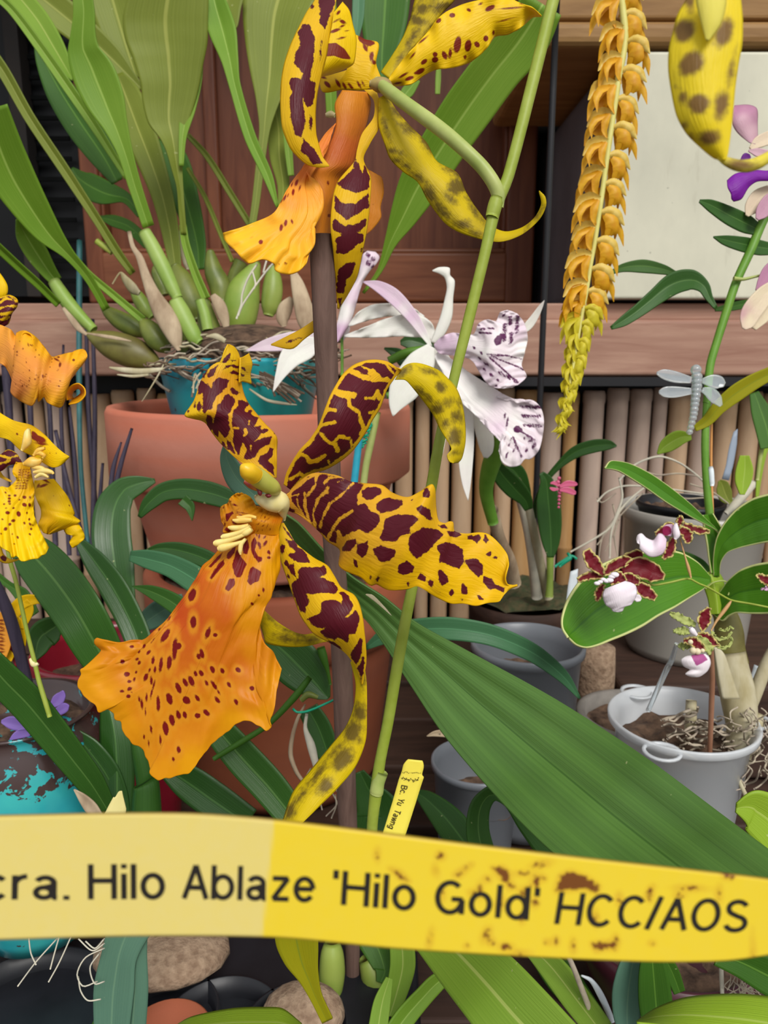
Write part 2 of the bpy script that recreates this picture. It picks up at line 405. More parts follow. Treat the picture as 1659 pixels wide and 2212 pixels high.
M['dark'] = plain('dark_recess', '161313', '241e1a', 8, .8)
M['glassd'] = plain('dark_glass', '0c0c0e', '16181a', 4, .4, 0, .2)
M['slat'] = plain('blind_slat', '0b0c0c', '121414', 20, .8, 0, .05)
M['teal'] = plain('teal_coated_stick', '2e6468', '3c7878', 60, .45)
M['cyan'] = plain('cyan_stick', '1c94ac', '28a4bc', 60, .4)
M['violet'] = plain('violet_plastic', '7a4a98', '9468b4', 40, .3)
M['tie'] = plain('green_tie', '0c8c6a', '12a07c', 40, .35)
M['whitep'] = plain('white_plastic', 'd8e0e4', 'c8d0d4', 40, .4)
M['ink'] = plain('ink', '1a140f', None, rough=.7)
M['inks'] = plain('ink_small', '4a4010', None, rough=.7)
def floatmat(name, col, alpha, rough=.3):
    n = N(name); n.b.inputs['Alpha'].default_value = alpha; return n.fin(col, rough, 0, .5)
M['clearpot'] = floatmat('translucent_plastic', 'dce0e4', .62)
M['greypot'] = floatmat('smoky_plastic', '70747a', .93, .35)
M['sleeve'] = floatmat('milky_grey_plastic', 'a8a49c', .95, .3)
M['glass'] = None
def glassm(name, col, rough=.06, tr=.75):
    n = N(name); n.b.inputs['Transmission Weight'].default_value = tr; n.b.inputs['IOR'].default_value = 1.4
    return n.fin(col, rough, 0, .6)
M['glass'] = glassm('clear_acrylic', 'e8f0f4'); M['pink'] = glassm('pink_acrylic', 'e06890', .15, .3); M['lilac'] = glassm('lilac_acrylic', 'a080d8', .15, .35)
def potmat(name, c1, c2, c3):
    n = N(name); a = n.noise(7, 4, n.obj(), .6); b = n.noise(90, 4, n.obj(), .7); z = n.noise(1.5, 3, n.obj((1, 1, 14)), .6)
    c = n.mix(n.mr(a, .35, .65), c1, c2); c = n.mix(n.math('MULTIPLY', n.mr(z, .45, .7), .55), c, c3)
    n.bump(b, .25, .001); return n.fin(c, .75, 0, .25)
M['terra'] = potmat('terracotta', 'b86850', 'c47a62', 'b08478')
M['terra2'] = potmat('terracotta_old', '8e4a30', 'a05c40', '7c4a3c')
M['stone'] = plain('grey_clay', '6c6660', '88827a', 40, .8, bump=.3)
M['red'] = plain('red_glaze', '7c1424', '8c1c2c', 20, .25, spec=.6)
M['maroonpot'] = plain('maroon_plastic', '3c1420', '4c1c28', 20, .4)
def glaze(name):
    n = N(name); f = n.noise(75, 4, n.obj(), .65, .4); z = n.attr('uu')
    t = n.math('SUBTRACT', f, n.mr(z, -.040, -.012, .30, .02)); 
    c = n.mix(n.mr(t, .36, .38), n.mix(n.mr(n.noise(30, 3, n.obj()), .3, .7), '1c8a9c', '38a8a4'), '40302e')
    return n.fin(c, .2, 0, .6)
M['glaze'] = glaze('turquoise_drip_glaze')
def turq(name):
    n = N(name); f = n.noise(60, 3, n.obj(), .5); c = n.mix(n.mr(f, .66, .68), n.mix(n.mr(n.noise(12, 2, n.obj()), .35, .65), '128ca8', '30b0aa'), '23404c')
    return n.fin(c, .3, 0, .5)
M['turq'] = turq('turquoise_glaze')
def boxm(name):
    n = N(name); f = n.noise(9, 5, n.obj((1, 1, .6)), .6); s = n.noise(110, 3, n.obj()); st = n.noise(22, 4, n.obj((2, 2, .5)), .7)
    c = n.mix(n.mr(f, .35, .7), 'd2cfba', 'bab8a6'); c = n.mix(n.mr(st, .6, .75), c, 'b4b09c'); c = n.mix(n.mr(s, .72, .76), c, '706c60')
    return n.fin(c, .55, 0, .3)
M['boxw'] = boxm('aged_white_paint')
M['box_shade'] = plain('box_side_shade', '4c4a50', '5e5c62', 8, .6)  # dark grey paints the shade on the white box's side
M['floor'] = plain('floor_concrete', '4a4744', '5c5854', 6, .8)
def tagmat():
    n = N('yellow_tag_plastic'); g = n.noise(1500, 3, n.obj(), .6); g2 = n.noise(500, 3, n.obj(), .6)
    f = n.math('ADD', n.attr('spot'), n.math('MULTIPLY', n.math('SUBTRACT', g, .5), 26)); fac = n.mr(f, -2, 3, smooth=True)
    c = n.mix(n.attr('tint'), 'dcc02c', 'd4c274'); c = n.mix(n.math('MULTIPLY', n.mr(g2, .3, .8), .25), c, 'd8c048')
    c = n.mix(n.math('MULTIPLY', n.mr(n.math('ADD', n.attr('spot'), n.math('MULTIPLY', g2, 10)), -6, 4), .45), c, 'c08c20')
    e_ = n.mr(n.math('ABSOLUTE', n.math('SUBTRACT', n.attr('vv'), .5)), .485, .5); c = n.mix(n.math('MULTIPLY', e_, .6), c, '8a6a20')
    return n.fin(n.mix(fac, c, '6e4018'), .45, 0, .35)
M['tagy'] = tagmat()
M['tagc'] = plain('pale_yellow_plastic', 'ecdf98', 'e8d888', 30, .5)
M['tags'] = plain('small_yellow_plastic', 'e8d850', 'e0cc48', 30, .5)
M['flo_c'] = plain('floret_cap', 'e4cc70', 'd8b448', 200, .5, .25)
M['flo_o'] = plain('floret_lip', 'd4940c', 'e0ac1c', 200, .5, .25)
M['flo_y'] = plain('floret_yellow', 'd8cc30', 'ccbc28', 200, .5, .3)
M['rachis'] = plain('rachis', 'ded880', 'd4cc70', 100, .5, .2)
N1 = Z(1270, 0, .23505); N2 = Z(1350, 1100, .18626); N3 = Z(1180, 1380, .28873); N4 = Z(150, 500, .34358)
N5 = Z(720, 540, .30139); N6 = Z(800, 1620, .09644); N7 = Z(560, 1380, .30139)
# ================================================================== the setting
def wallbox(name, x0, y0, x1, y1, Y, th, mat, parent=None, bevel=0, yref=None):
    """upright board whose front face at distance Y spans the photo rectangle"""
    ym = (y0+y1)/2 if yref is None else yref
    a = WY(x0, ym, Y); b = WY(x1, ym, Y); t = WY(CX, y0, Y)[2]; u = WY(CX, y1, Y)[2]
    m = MB().box([a[0], Y, u], [b[0], Y+th, t])
    return m.build(name, mat, parent, bevel=bevel, smooth=False)
def struct(o): return tag(o, kind='structure')
struct(MB().box([-3, -1.5, -.1], [3, 1.6, 0]).build('floor', M['floor'], smooth=False))
struct(MB().box([-3, 1.30, 0], [3, 1.40, 2.9]).build('wall_back', M['dark'], smooth=False))
struct(MB().box([-3, .72, 2.2], [3, 1.42, 2.27]).build('shade_roof', M['shelf'], smooth=False))  # unseen roof, added to keep sky and sun off the back wall
YD = 1.16
d1 = struct(wallbox('door_1', 200, -120, 1108, 545, YD+.035, .02, M['door']))
d1r = ORG[d1.name]
def rail(nm, x0, y0, x1, y1, mt, dy=0, th=.05):
    return wallbox(nm, x0, y0, x1, y1, YD-dy, th, mt, d1, bevel=.004, yref=300)
rail('door_frame', 165, -130, 205, 655, M['door']); rail('door_frame', 1100, -130, 1163, 655, M['door'])
rail('door_frame', 200, 545, 1104, 652, M['door_h'])
rail('door_bead', 203, 536, 1101, 548, M['door_h'], -.008); rail('door_bead', 203, -120, 214, 540, M['door'], -.008); rail('door_bead', 1090, -120, 1101, 540, M['door'], -.008)
rail('door_frame', 440, -130, 470, 548, M['door'], -.02)
wn = struct(wallbox('window_1', -420, -200, 168, 640, 1.24, .02, M['glassd']))
for k in range(14):
    y = 30+k*44
    wallbox('blind_slat', 62, y, 150, y+9, 1.225, .004, M['slat'], wn, yref=300)
wallbox('window_frame', 28, -150, 58, 640, 1.20, .03, M['dark'], wn, yref=300)
struct(wallbox('trim_1', -500, 655, 2300, 692, .875, .35, M['beam'], bevel=.002))
struct(wallbox('trim_2', -500, 690, 2300, 812, .86, .04, M['beam'], bevel=.004))
# the beam above the white box
tb = struct(wallbox('trim_3', 1150, -150, 2200, 42, .90, .3, M['beam_s'], bevel=.004))
wallbox('moulding', 1150, 42, 2200, 98, .87, .3, M['beam_s'], tb, bevel=.008)
# ---- white box
a = WY(1308, 400, .86); t = WY(CX, 108, .86)[2]; u = WY(CX, 648, .86)[2]
o = empty('metal_box', [a[0]+.2, 1.0, u]); MB().box([a[0], .868, u], [a[0]+.42, 1.24, t]).build('box_body', M['box_shade'], o, bevel=.014, smooth=False)
MB().box([a[0]+.001, .86, u+.001], [a[0]+.419, .874, t-.001]).build('front_panel', M['boxw'], o, bevel=.003, smooth=False)  # front split off to stay white beside the body with painted shade
tag(o, 'large weathered white metal box mounted above the wooden beam', 'metal box')
# ---- bamboo fence
bf = empty('bamboo_fence', [0, .90, .985], 'fence of split bamboo canes along the back of the bench', 'fence')
fr = MB().box([-1.0, .945, 1.0], [1.1, .96, 1.335]); fr.build('backing', M['blackm'], bf, smooth=False)
x = -.62; i = 0
cm = [M['bam1'], M['bam2'], M['bam3'], M['bam1'], M['bam2']]
while x < .78:
    r = random.choice([.0085, .0105, .0125, .0125]); x += r+.0012
    ztop = WY(CX, random.uniform(838, 856), .90)[2]; 
    q = MB(); pts = [[x, .92-.004, .99, r], [x, .92-.004, ztop-.004, r*1.01], [x, .92-.004, ztop, r*.93]]
    zn = random.uniform(1.03, 1.12)
    prf = [(r, .99-.99), (r, zn-.99), (r*1.1, zn-.99+.002), (r*1.1, zn-.99+.004), (r, zn-.99+.007), (r, ztop-.99-.016), (r*1.07, ztop-.99-.013), (r*1.07, ztop-.99-.004), (r*.95, ztop-.99), (r*.6, ztop-.99)]
    q.lathe([x, .915, .99], prf, n=16); q.build('bamboo_cane', cm[(i*7+i//3) % 5], bf); i += 1
    x += r+random.choice([.0012, .002, .004])
# black fence frame in front
o = MB()
for (x0, y0, x1, y1) in ((1120, 815, 2000, 834),):
    a = WY(x0, y0, .845); b = WY(x1, y1, .845); o.box([a[0], .845, b[2]], [b[0], .852, a[2]])
o.build('frame_bar', M['blackm'], bf, smooth=False)
a = WY(1190, 300, .80)
o = MB().tube([(a[0], .80, WY(CX, -60, .80)[2], .0032), (a[0], .80, .985, .0032)], n=8, world=True).build('metal_rod', M['blackm'])
tag(o, 'thin black upright metal rod in front of the beam', 'rod')
# ---- bench
BZ = .985
bn = empty('plant_bench', [0, .5, 0], 'dark wooden plant bench carrying all the pots', 'bench')
for k in range(9):
    y0 = .18+k*.09
    MB().box([-.9, y0, BZ-.03], [1.0, y0+.078, BZ-.004]).build('bench_plank', M['shelf'], bn, bevel=.003, smooth=False)
for sx in (-.86, .92):
    for sy in (.2, .9): MB().box([sx, sy, 0], [sx+.06, sy+.06, BZ-.03]).build('leg', M['shelf'], bn, smooth=False)
o = MB().box([-.9, .885, BZ-.002], [1.0, .90, WY(CX, 1345, .885)[2]]).build('back_rail', M['shelf'], bn, smooth=False)
MB().box([-.9, .175, BZ-.06], [1.0, .185, BZ-.004]).build('front_rail', M['shelf'], bn, smooth=False)

# ================================================================== pots
def pot(name, label, cx, cy, d, r, prof_, mat, cat='pot', zb=None, fill=None, fillm='bark', fz=None):
    """prof_: list of (radius factor, height offset in r) from base up and over into the inside"""
    c = P(cx, cy, d)
    pr = [(max(a*r, 1e-4), b*r) for a, b in prof_]
    if zb is not None:
        h0 = pr[0][1]; k = (zb-c[2])/h0 if h0 else 1; pr = [(a, b*k if b < -0.3*r else b) for a, b in pr]
    base = np.array([c[0], c[1], c[2]+min(b for a, b in pr)])
    t = empty(name, base, label, cat)
    m = MB(); m.lathe(c, pr, n=72); m.build('pot_body', mat, t)
    if fill:
        q = MB(); n = 26; rr = r*fill; G = np.zeros((n, 40, 3))
        for i in range(n):
            for j in range(40):
                a = j*2*math.pi/40; s = rr*i/(n-1)
                p = Vector((s*math.cos(a)*60, s*math.sin(a)*60, cx))
                G[i, j] = [c[0]+s*math.cos(a), c[1]+s*math.sin(a), c[2]+(fz or -.02)+.006*mnoise.noise(p)+.004*mnoise.noise(p*2.3)]
        q.grid(G, 0, closed=True); q.build('potting_mix', M[fillm], t)
    return t
TP = [(0, -1.9), (.66, -1.9), (.70, -1.86), (.86, -.62), (.88, -.60), (.95, -.60), (1.0, -.56), (1.0, -.04), (.99, 0), (.93, 0), (.91, -.04), (.85, -.6), (.66, -1.8), (0, -1.8)]
c = P(565, 868, .66); R1 = 321/FPX*.66
pot('terracotta_pot', 'large terracotta pot with thick rim holding the turquoise pot', 565, 872, .66, R1,
    [(0, -1.05), (.74, -1.05), (.75, -1.02), (.885, -.50), (.90, -.485), (.95, -.48), (1.0, -.44), (1.0, -.03), (.985, 0), (.94, 0), (.92, -.03), (.86, -.5), (.72, -.95), (0, -.95)], M['terra'])
c2z = c[2]-1.05*R1
pot('terracotta_pot', 'old terracotta pot standing beneath the larger terracotta pot', 600, 1212, .655, R1*.9,
    [(0, -1.15), (.72, -1.15), (.74, -1.1), (.86, -.36), (.88, -.34), (.93, -.33), (.96, -.3), (.96, -.03), (.94, 0), (.86, 0), (.84, -.04), (.80, -.4), (.7, -1.05), (0, -1.05)], M['terra2'], zb=BZ, fill=.82, fz=-.012)
pot('turquoise_pot', 'turquoise glazed pot sunk inside the large terracotta pot', 520, 772, .66, 172/FPX*.66,
    [(0, -.95), (.8, -.95), (.84, -.9), (.98, -.2), (1, -.04), (.98, 0), (.93, 0), (.90, -.1), (.8, -.5), (0, -.5)], M['turq'], fill=.93, fz=-.006)
pot('red_pot', 'dark red glazed pot behind the drip glazed pot', 240, 1395, .555, 165/FPX*.555,
    [(0, -1.3), (.7, -1.3), (.75, -1.2), (.9, -.4), (.98, -.3), (1, -.05), (.98, 0), (.93, 0), (.9, -.1), (.8, -.4), (0, -.4)], M['red'], zb=BZ, fill=.9, fz=-.025)
t = pot('glazed_pot', 'turquoise drip glazed pot at the lower left edge', 40, 1530, .43, 165/FPX*.43,
    [(0, -1.3), (.7, -1.3), (.8, -1.2), (1.0, -.75), (1.02, -.6), (.98, -.22), (.9, -.12), (.92, -.04), (.96, 0), (.90, .01), (.85, -.05), (.82, -.3), (0, -.3)], M['glaze'], zb=BZ+.03, fill=.85, fz=-.012)
# black tray at the bottom left
t = empty('plant_tray', [-.17, .40, BZ], 'black plastic tray with round wells below the yellow tag', 'tray')
m = MB(); m.box([-.36, .27, BZ], [.02, .52, BZ+.012])
m.build('tray_base', M['black'], t, bevel=.004)
for (px, py, r) in ((60, 2180, 150), (355, 2185, 95), (480, 2215, 110), (640, 2210, 90)):
    c = WZ(px, py, BZ+.024); rr = r/FPX*.47
    m = MB().lathe(c, [(rr*1.1, -.012), (rr*1.04, 0), (rr, 0), (rr*.94, -.012), (rr*.9, -.02), (0, -.02)], n=48); m.build('well', M['black'], t)
c = WZ(360, 2235, BZ+.03)
m = MB().lathe(c, [(0, -.03), (.016, -.03), (.022, 0), (.0205, .001), (.019, -.004), (.0, -.004)], n=40); o = m.build('clay_pot', M['terra2'])
tag(o, 'small clay pot rim at the bottom edge in the black tray', 'pot')
c = WZ(350, 2055, BZ+.03)
m = MB().ball(c, .030, mi=0, sc=(1.3, .9, .35)); o = m.build('coir_clump', M['coir']); tag(o, 'clump of pale brown coir just below the yellow tag', 'coir')
c = WZ(655, 2190, BZ+.03)
m = MB().ball(c, .018, sc=(1.2, .9, .8)); o = m.build('bark_clump', M['coir']); tag(o, 'reddish brown bark chips at the foot of the wooden stake', 'bark')
# smoky grey pots at centre right, clay pot
pot('nursery_pot', 'smoky translucent plastic nursery pot behind the thin arching leaf', 1140, 1385, .575, 118/FPX*.575,
    [(0, -1.9), (.78, -1.9), (.8, -1.8), (.97, -.2), (1.04, -.15), (1.04, -.02), (1, 0), (.96, -.03), (.93, -.3), (.7, -1.2), (0, -1.2)], M['greypot'], zb=BZ, fill=.93, fz=-.03)
pot('nursery_pot', 'dark grey plastic pot in shadow below the curling tan leaf', 1030, 1640, .53, 95/FPX*.53,
    [(0, -1.9), (.78, -1.9), (.8, -1.8), (.97, -.2), (1.04, -.15), (1.04, -.02), (1, 0), (.96, -.03), (.93, -.3), (.7, -1.2), (0, -1.2)], M['greypot'], zb=BZ, fill=.93, fz=-.03)
pot('moss_pot', 'dark pot topped with moss under the white orchid', 1130, 1290, .72, 120/FPX*.72,
    [(0, -1.6), (.78, -1.6), (.8, -1.5), (.97, -.2), (1.0, 0), (.96, 0), (.93, -.3), (.7, -1.2), (0, -1.2)], M['shelf'], zb=BZ, fill=1.0, fillm='moss', fz=.004)
pot('clay_pot', 'squat grey clay pot behind the clear plastic pot', 1370, 1540, .60, 118/FPX*.60,
    [(0, -1.2), (.78, -1.2), (.8, -1.1), (.97, -.2), (1.04, -.15), (1.04, -.02), (1, 0), (.9, 0), (.85, -.3), (.7, -1.0), (0, -1.0)], M['stone'], zb=BZ, fill=.85, fz=-.01)
# wooden/coir post
c = P(1285, 1440, .66)
o = MB().lathe([c[0], c[1], BZ], [(0, 0), (.017, 0), (.018, .05), (.017, .1), (.016, c[2]+.018-BZ), (0, c[2]+.02-BZ)], n=24).build('tree_fern_post', M['coir']); tag(o, 'fibrous brown post beside the oval cream-edged leaf', 'post')
# black pot behind the variegated leaf
c = P(1470, 1085, .70)
g1 = WZ(1480, 1400, 1.075)
o = MB().box([.20, .60, BZ], [.62, .80, 1.072]).build('wooden_riser', M['shelf'], bevel=.004, smooth=False); tag(o, 'dark wooden block raising the grey sleeved pot at right', 'wooden block')
pot('nursery_pot', 'black pot seated in a large translucent grey outer pot behind the stem with white tape', 1470, 1082, .70, 88/FPX*.70,
    [(0, -.9), (.78, -.9), (.8, -.8), (1.0, -.15), (1.05, -.12), (1.05, 0), (.98, 0), (.93, -.3), (.7, -.8), (0, -.8)], M['black'], fill=.93, fz=-.008)
pot('plastic_pot', 'large translucent grey outer pot holding the black pot at right', 1500, 1092, .70, 150/FPX*.70,
    [(0, -1.9), (.80, -1.9), (.84, -1.8), (.97, -.2), (1.03, -.15), (1.03, -.02), (1, 0), (.96, -.03), (.93, -.3), (.8, -1.2), (0, -1.2)], M['sleeve'], zb=1.073)
# clear plastic pot right
t = pot('clear_pot', 'clear plastic pot of bark and roots at the lower right', 1475, 1548, .47, 155/FPX*.47,
    [(0, -1.0), (.66, -1.0), (.70, -.96), (.90, -.16), (.96, -.14), (1.0, -.1), (1.01, -.02), (1.0, 0), (.97, 0), (.93, -.05), (.86, -.2), (.69, -.9), (0, -.92)], M['clearpot'], zb=BZ+.035, fill=.84, fz=-.018)
for k in range(3):
    a = 1.9+k*2.2; c = P(1475, 1548, .47); r = 155/FPX*.47
    MB().lathe(c+np.array([math.cos(a)*r*1.0, math.sin(a)*r*1.0, -.004]), [(.009, 0), (.011, 0), (.011, .0015), (.009, .0015), (.009, 0)], n=20).build('handle_tab', M['clearpot'], t)
# maroon pot low right
pot('maroon_pot', 'maroon plastic pot partly hidden under the yellow tag at right', 1440, 1990, .44, 190/FPX*.44,
    [(0, -.8), (.78, -.8), (.8, -.78), (1.0, -.25), (1.03, 0), (.98, 0), (.93, -.2), (0, -.2)], M['maroonpot'], zb=BZ, fill=.93, fz=-.008)
o = MB().tube([N3([(1085, 460)])[0]+(.47, 11), N3([(1080, 700)])[0]+(.468, 13)], n=8, lin=True).build('cork_stub', M['drywhite']); tag(o, 'white cut cane stub standing in the clear plastic pot', 'stub')

# ================================================================== sticks
def stick(name, pts, mat, label, cat='stake', **k):
    o = MB().tube(pts, n=30, ns=14, **k).build(name, mat); return tag(o, label, cat)
stick('wooden_stake', [(694, 508, .318, 27.5), (702, 700, .325, 26), (708, 850, .335, 24.5), (716, 1100, .35, 23.5), (737, 1400, .375, 22.5), (748, 1700, .40, 21.5), (757, 1900, .42, 18), (761, 2060, .44, 16.5), (764, 2230, .45, 16)], M['stake'], 'dark wooden stake standing upright behind the central flower')
stick('metal_stake', [(172, 520, .80, 6), (171, 800, .79, 6), (174, 1000, .78, 5), (190, 1180, .77, 5)], M['teal'], 'thin teal coated stake in front of the bamboo at left')
for k, (pts, lb) in enumerate([
    ([(186, 690, .78, 4), (192, 900, .77, 5), (215, 1200, .75, 5)], 'dark purple stick just right of the teal stake'),
    ([(200, 690, .76, 4), (205, 900, .75, 5), (200, 1180, .74, 6)], 'tall dark stick beside the terracotta rim'),
    ([(137, 745, .76, 2.5), (132, 900, .75, 4), (150, 1200, .74, 5)], 'dark stick behind the peach coloured flower lip'),
    ([(120, 930, .72, 4), (150, 1060, .71, 5), (190, 1200, .70, 5)], 'short dark stick crossing low behind the yellow flower'),
    ([(285, 925, .54, 3), (262, 1000, .54, 5), (240, 1090, .54, 6)], 'short dark twig in front of the terracotta pot'),
    ([(262, 955, .56, 2), (245, 1010, .56, 5), (236, 1080, .56, 5)], 'dark pointed twig next to the short twig'),
    ([(150, 880, .76, 3), (162, 1000, .75, 5), (172, 1200, .74, 6)], 'dark stick passing behind the teal stake'),
    ([(222, 1000, .70, 3), (214, 1100, .70, 5), (205, 1200, .70, 6)], 'short dark stick low between the teal stake and the curved leaf'),
    ([(60, 760, .77, 6), (66, 900, .76, 6), (70, 1000, .76, 6)], 'dark upright stick behind the lower yellow flower'),
    ([(100, 800, .78, 5), (108, 900, .77, 5), (120, 1180, .76, 6)], 'thin dark stick left of the crossing dark sticks'),
    ([(12, 790, .74, 9), (20, 900, .74, 8), (25, 1010, .74, 7)], 'dark stick at the extreme left behind the flowers')]):
    o = stick('orchid_stake', pts, M['stake_g'], lb, 'stick')
stick('orchid_stake', [(-20, 1240, .40, 11), (20, 1330, .41, 13), (50, 1440, .42, 12), (80, 1550, .43, 10.5), (140, 1690, .45, 11), (175, 1790, .46, 11)], M['stake_g'], 'thick purplish stake slanting across the drip glazed pot')
stick('plastic_stake', [(781, 905, .50, 7.5), (770, 1000, .50, 8), (760, 1090, .50, 8), (745, 1250, .5, 8)], M['cyan'], 'cyan plastic stake behind the large spotted petal', lin=True)
stick('clear_tube', [N2([(600, 1560)])[0]+(.44, 4), N2([(540, 1750)])[0]+(.45, 5.5), N3([(900, 230)])[0]+(.46, 6), N3([(760, 540)])[0]+(.468, 5)], M['glass'], 'clear plastic rod leaning in the clear pot', 'rod')
o = stick('orange_stick', [(1538, 880, .50, 2.5), (1536, 1000, .50, 3), (1540, 1130, .495, 3)], plain('orange_wood', 'c48848'), 'thin orange stick taped to the bright green stem', 'stick')
stick('brown_stick', [N2([(1000, 1600)])[0]+(.43, 5), N3([(1240, 330)])[0]+(.44, 6), N3([(1222, 880)])[0]+(.455, 5)], plain('brown_wood', '8a6048', '9a7058'), 'brown stick standing in the clear pot', 'stick')
# ================================================================== THE SPOTTED ORCHID (central plant)
root_c = P(770, 1900, .40)
SO = empty('spotted_orchid', root_c, 'green stemmed orchid with the central maroon and yellow spotted flower and a second above', 'orchid')
m = MB(); m.tube([(1205, -40, .305, 13), (1150, 180, .30, 13), (1098, 380, .298, 12.5), (1070, 450, .298, 13), (1048, 545, .298, 12), (1010, 700, .30, 12), (985, 800, .302, 11), (950, 950, .305, 11.5), (932, 1050, .308, 12), (905, 1200, .312, 11), (880, 1320, .315, 12), (858, 1440, .318, 12.5), (838, 1560, .32, 12), (820, 1650, .322, 12), (814, 1700, .323, 14), (806, 1760, .324, 12), (800, 1850, .33, 12)], n=90, ns=16)
m.build('flower_stem', M['stem'], SO)
MB().tube([(1062, 470, .297, 14), (1068, 448, .297, 16), (1074, 428, .297, 15)], n=8).build('node', M['stem'], SO)
MB().tube([N7([(1, 1)])[0][:2] and (826, 1668, .3215, 13), (817, 1690, .322, 14.5), (813, 1712, .322, 15.5), (812, 1716, .322, 13)], n=12).build('bract', M['pedicel'], SO)
# ---- central flower
CF = empty('flower', P(595, 1080, .27), parent=SO)
# far lower sepal seen from behind
m = MB(); m.sheet(Z5([(60, 980), (115, 1000), (200, 1080), (330, 1190), (500, 1290), (620, 1320), (740, 1310), (880, 1393)]), Z5([(60, 1150), (110, 1200), (160, 1340), (180, 1410), (300, 1445), (480, 1460), (650, 1450), (880, 1396)]), dl=[.275, .29], dr=[.28, .288], bulge=.15, nu=60, nv=14,
    sp=dict(e=Z5.e([(235, 1140, 60, 16, 45), (390, 1360, 120, 38, 12), (690, 1385, 85, 34, -5), (470, 1290, 90, 10, 20), (130, 1260, 40, 20, 60)])), tint=.2)
m.build('sepal', M['petalback'], CF, th=.0004)
# upper left sepal
mar = [[(290, 780), (310, 650), (350, 560), (390, 600), (430, 600), (470, 670), (490, 590), (570, 520), (640, 540), (700, 570), (660, 660), (600, 740), (540, 770), (500, 830), (490, 900), (470, 950), (430, 950), (380, 1010), (355, 980), (365, 850), (360, 740), (320, 740)],
 [(410, 550), (410, 500), (450, 420), (560, 355), (530, 450), (500, 510)], [(350, 520), (380, 440), (480, 350), (420, 440), (385, 540)],
 [(500, 1110), (540, 1000), (550, 880), (610, 850), (640, 770), (700, 740), (780, 820), (770, 880), (740, 970), (690, 1010), (710, 1100), (720, 1200), (700, 1290), (650, 1335), (600, 1260), (570, 1220), (580, 1360), (500, 1250), (490, 1180)],
 [(400, 1110), (420, 1010), (470, 1020), (490, 1100), (500, 1200), (470, 1230), (420, 1170)],
 [(760, 960), (830, 890), (820, 830), (880, 830), (970, 890), (940, 915), (900, 980), (940, 1010), (960, 960), (1005, 970), (990, 1030), (1090, 1070), (1060, 1140), (1030, 1180), (1140, 1160), (1120, 1210), (1140, 1250), (1110, 1310), (1040, 1380), (1180, 1320), (1240, 1320), (1270, 1310), (1240, 1410), (1180, 1420), (1100, 1490), (1060, 1580), (1000, 1620), (900, 1610), (930, 1480), (890, 1370), (850, 1580), (790, 1500), (760, 1380), (770, 1220), (740, 1150), (750, 1060)],
 [(1090, 1640), (1110, 1560), (1200, 1530), (1240, 1460), (1300, 1470), (1280, 1560), (1210, 1640), (1280, 1680), (1300, 1840), (1200, 1760)],
 [(700, 690), (740, 640), (780, 690), (840, 730), (800, 770), (740, 730)], [(610, 1360), (650, 1400), (690, 1470), (680, 1350), (740, 1380), (800, 1550), (700, 1490), (620, 1420)],
 [(610, 340), (640, 260), (720, 200), (710, 270), (650, 330)], [(720, 295), (800, 285), (800, 310), (740, 315)], [(612, 430), (660, 370), (760, 348), (830, 380), (820, 400), (720, 380)],
 [(715, 460), (760, 430), (830, 460), (838, 510), (790, 480), (735, 480)], [(765, 545), (820, 545), (815, 570)], [(280, 900), (310, 850), (335, 920), (330, 1010), (290, 960)], [(235, 920), (265, 840), (275, 960)], [(160, 975), (185, 960), (185, 1000), (165, 1005)],
 [(1140, 1240), (1170, 1200), (1235, 1220), (1160, 1280)], [(1290, 1265), (1330, 1275), (1300, 1285)]]
vn = [([(975, 1100), (965, 1150)], 14), ([(915, 1220), (930, 1260), (905, 1300)], 20), ([(1000, 1430), (1000, 1500)], 12), ([(770, 1190), (830, 1200)], 12)]
L = [(1250, 1860), (1000, 1740), (850, 1640), (700, 1510), (590, 1390), (480, 1250), (400, 1130), (330, 1090), (240, 1070), (120, 1030), (180, 930), (240, 840), (290, 700), (340, 560), (420, 420), (500, 350), (580, 320), (640, 180), (692, 85)]
R = [(1330, 1860), (1338, 1650), (1337, 1500), (1340, 1330), (1290, 1250), (1180, 1140), (1070, 1010), (960, 870), (900, 740), (870, 620), (850, 500), (855, 400), (850, 300), (830, 210), (770, 120), (700, 88)]
m = MB(); m.sheet(Z3(L), Z3(R), dl=[.262, .268, .262, .265], dr=[.27, .268, .272, .268], bulge=[.1, .22, .3, .25, .1], ruf=(.0008, 3, 1), nu=130, nv=46, sp=dict(p=[Z3(q) for q in mar], v=Z3.v(vn)), tint=Z3([(700, 450, 0), (600, 900, 0), (1000, 1500, 0), (200, 1000, 0)]) and [(490, 770, 0.), (475, 830, .75), (500, 900, .5), (550, 960, .5), (420, 895, 0.), (590, 1000, .3), (470, 880, .6)])
m.sheet(Z3([(850, 260), (880, 255), (965, 205)]), Z3([(840, 600), (880, 580), (1000, 612)]), E=Z3([(965, 205), (1010, 340), (985, 480), (1000, 612)]), dl=[.268, .277], bulge=.1, nu=20, nv=20,
        sp=dict(p=[Z3([(860, 390), (900, 395), (960, 470), (900, 440)]), Z3([(850, 470), (900, 495), (870, 510)])]), tint=.1)
m.build('sepal', M['petal'], CF, th=.0005)
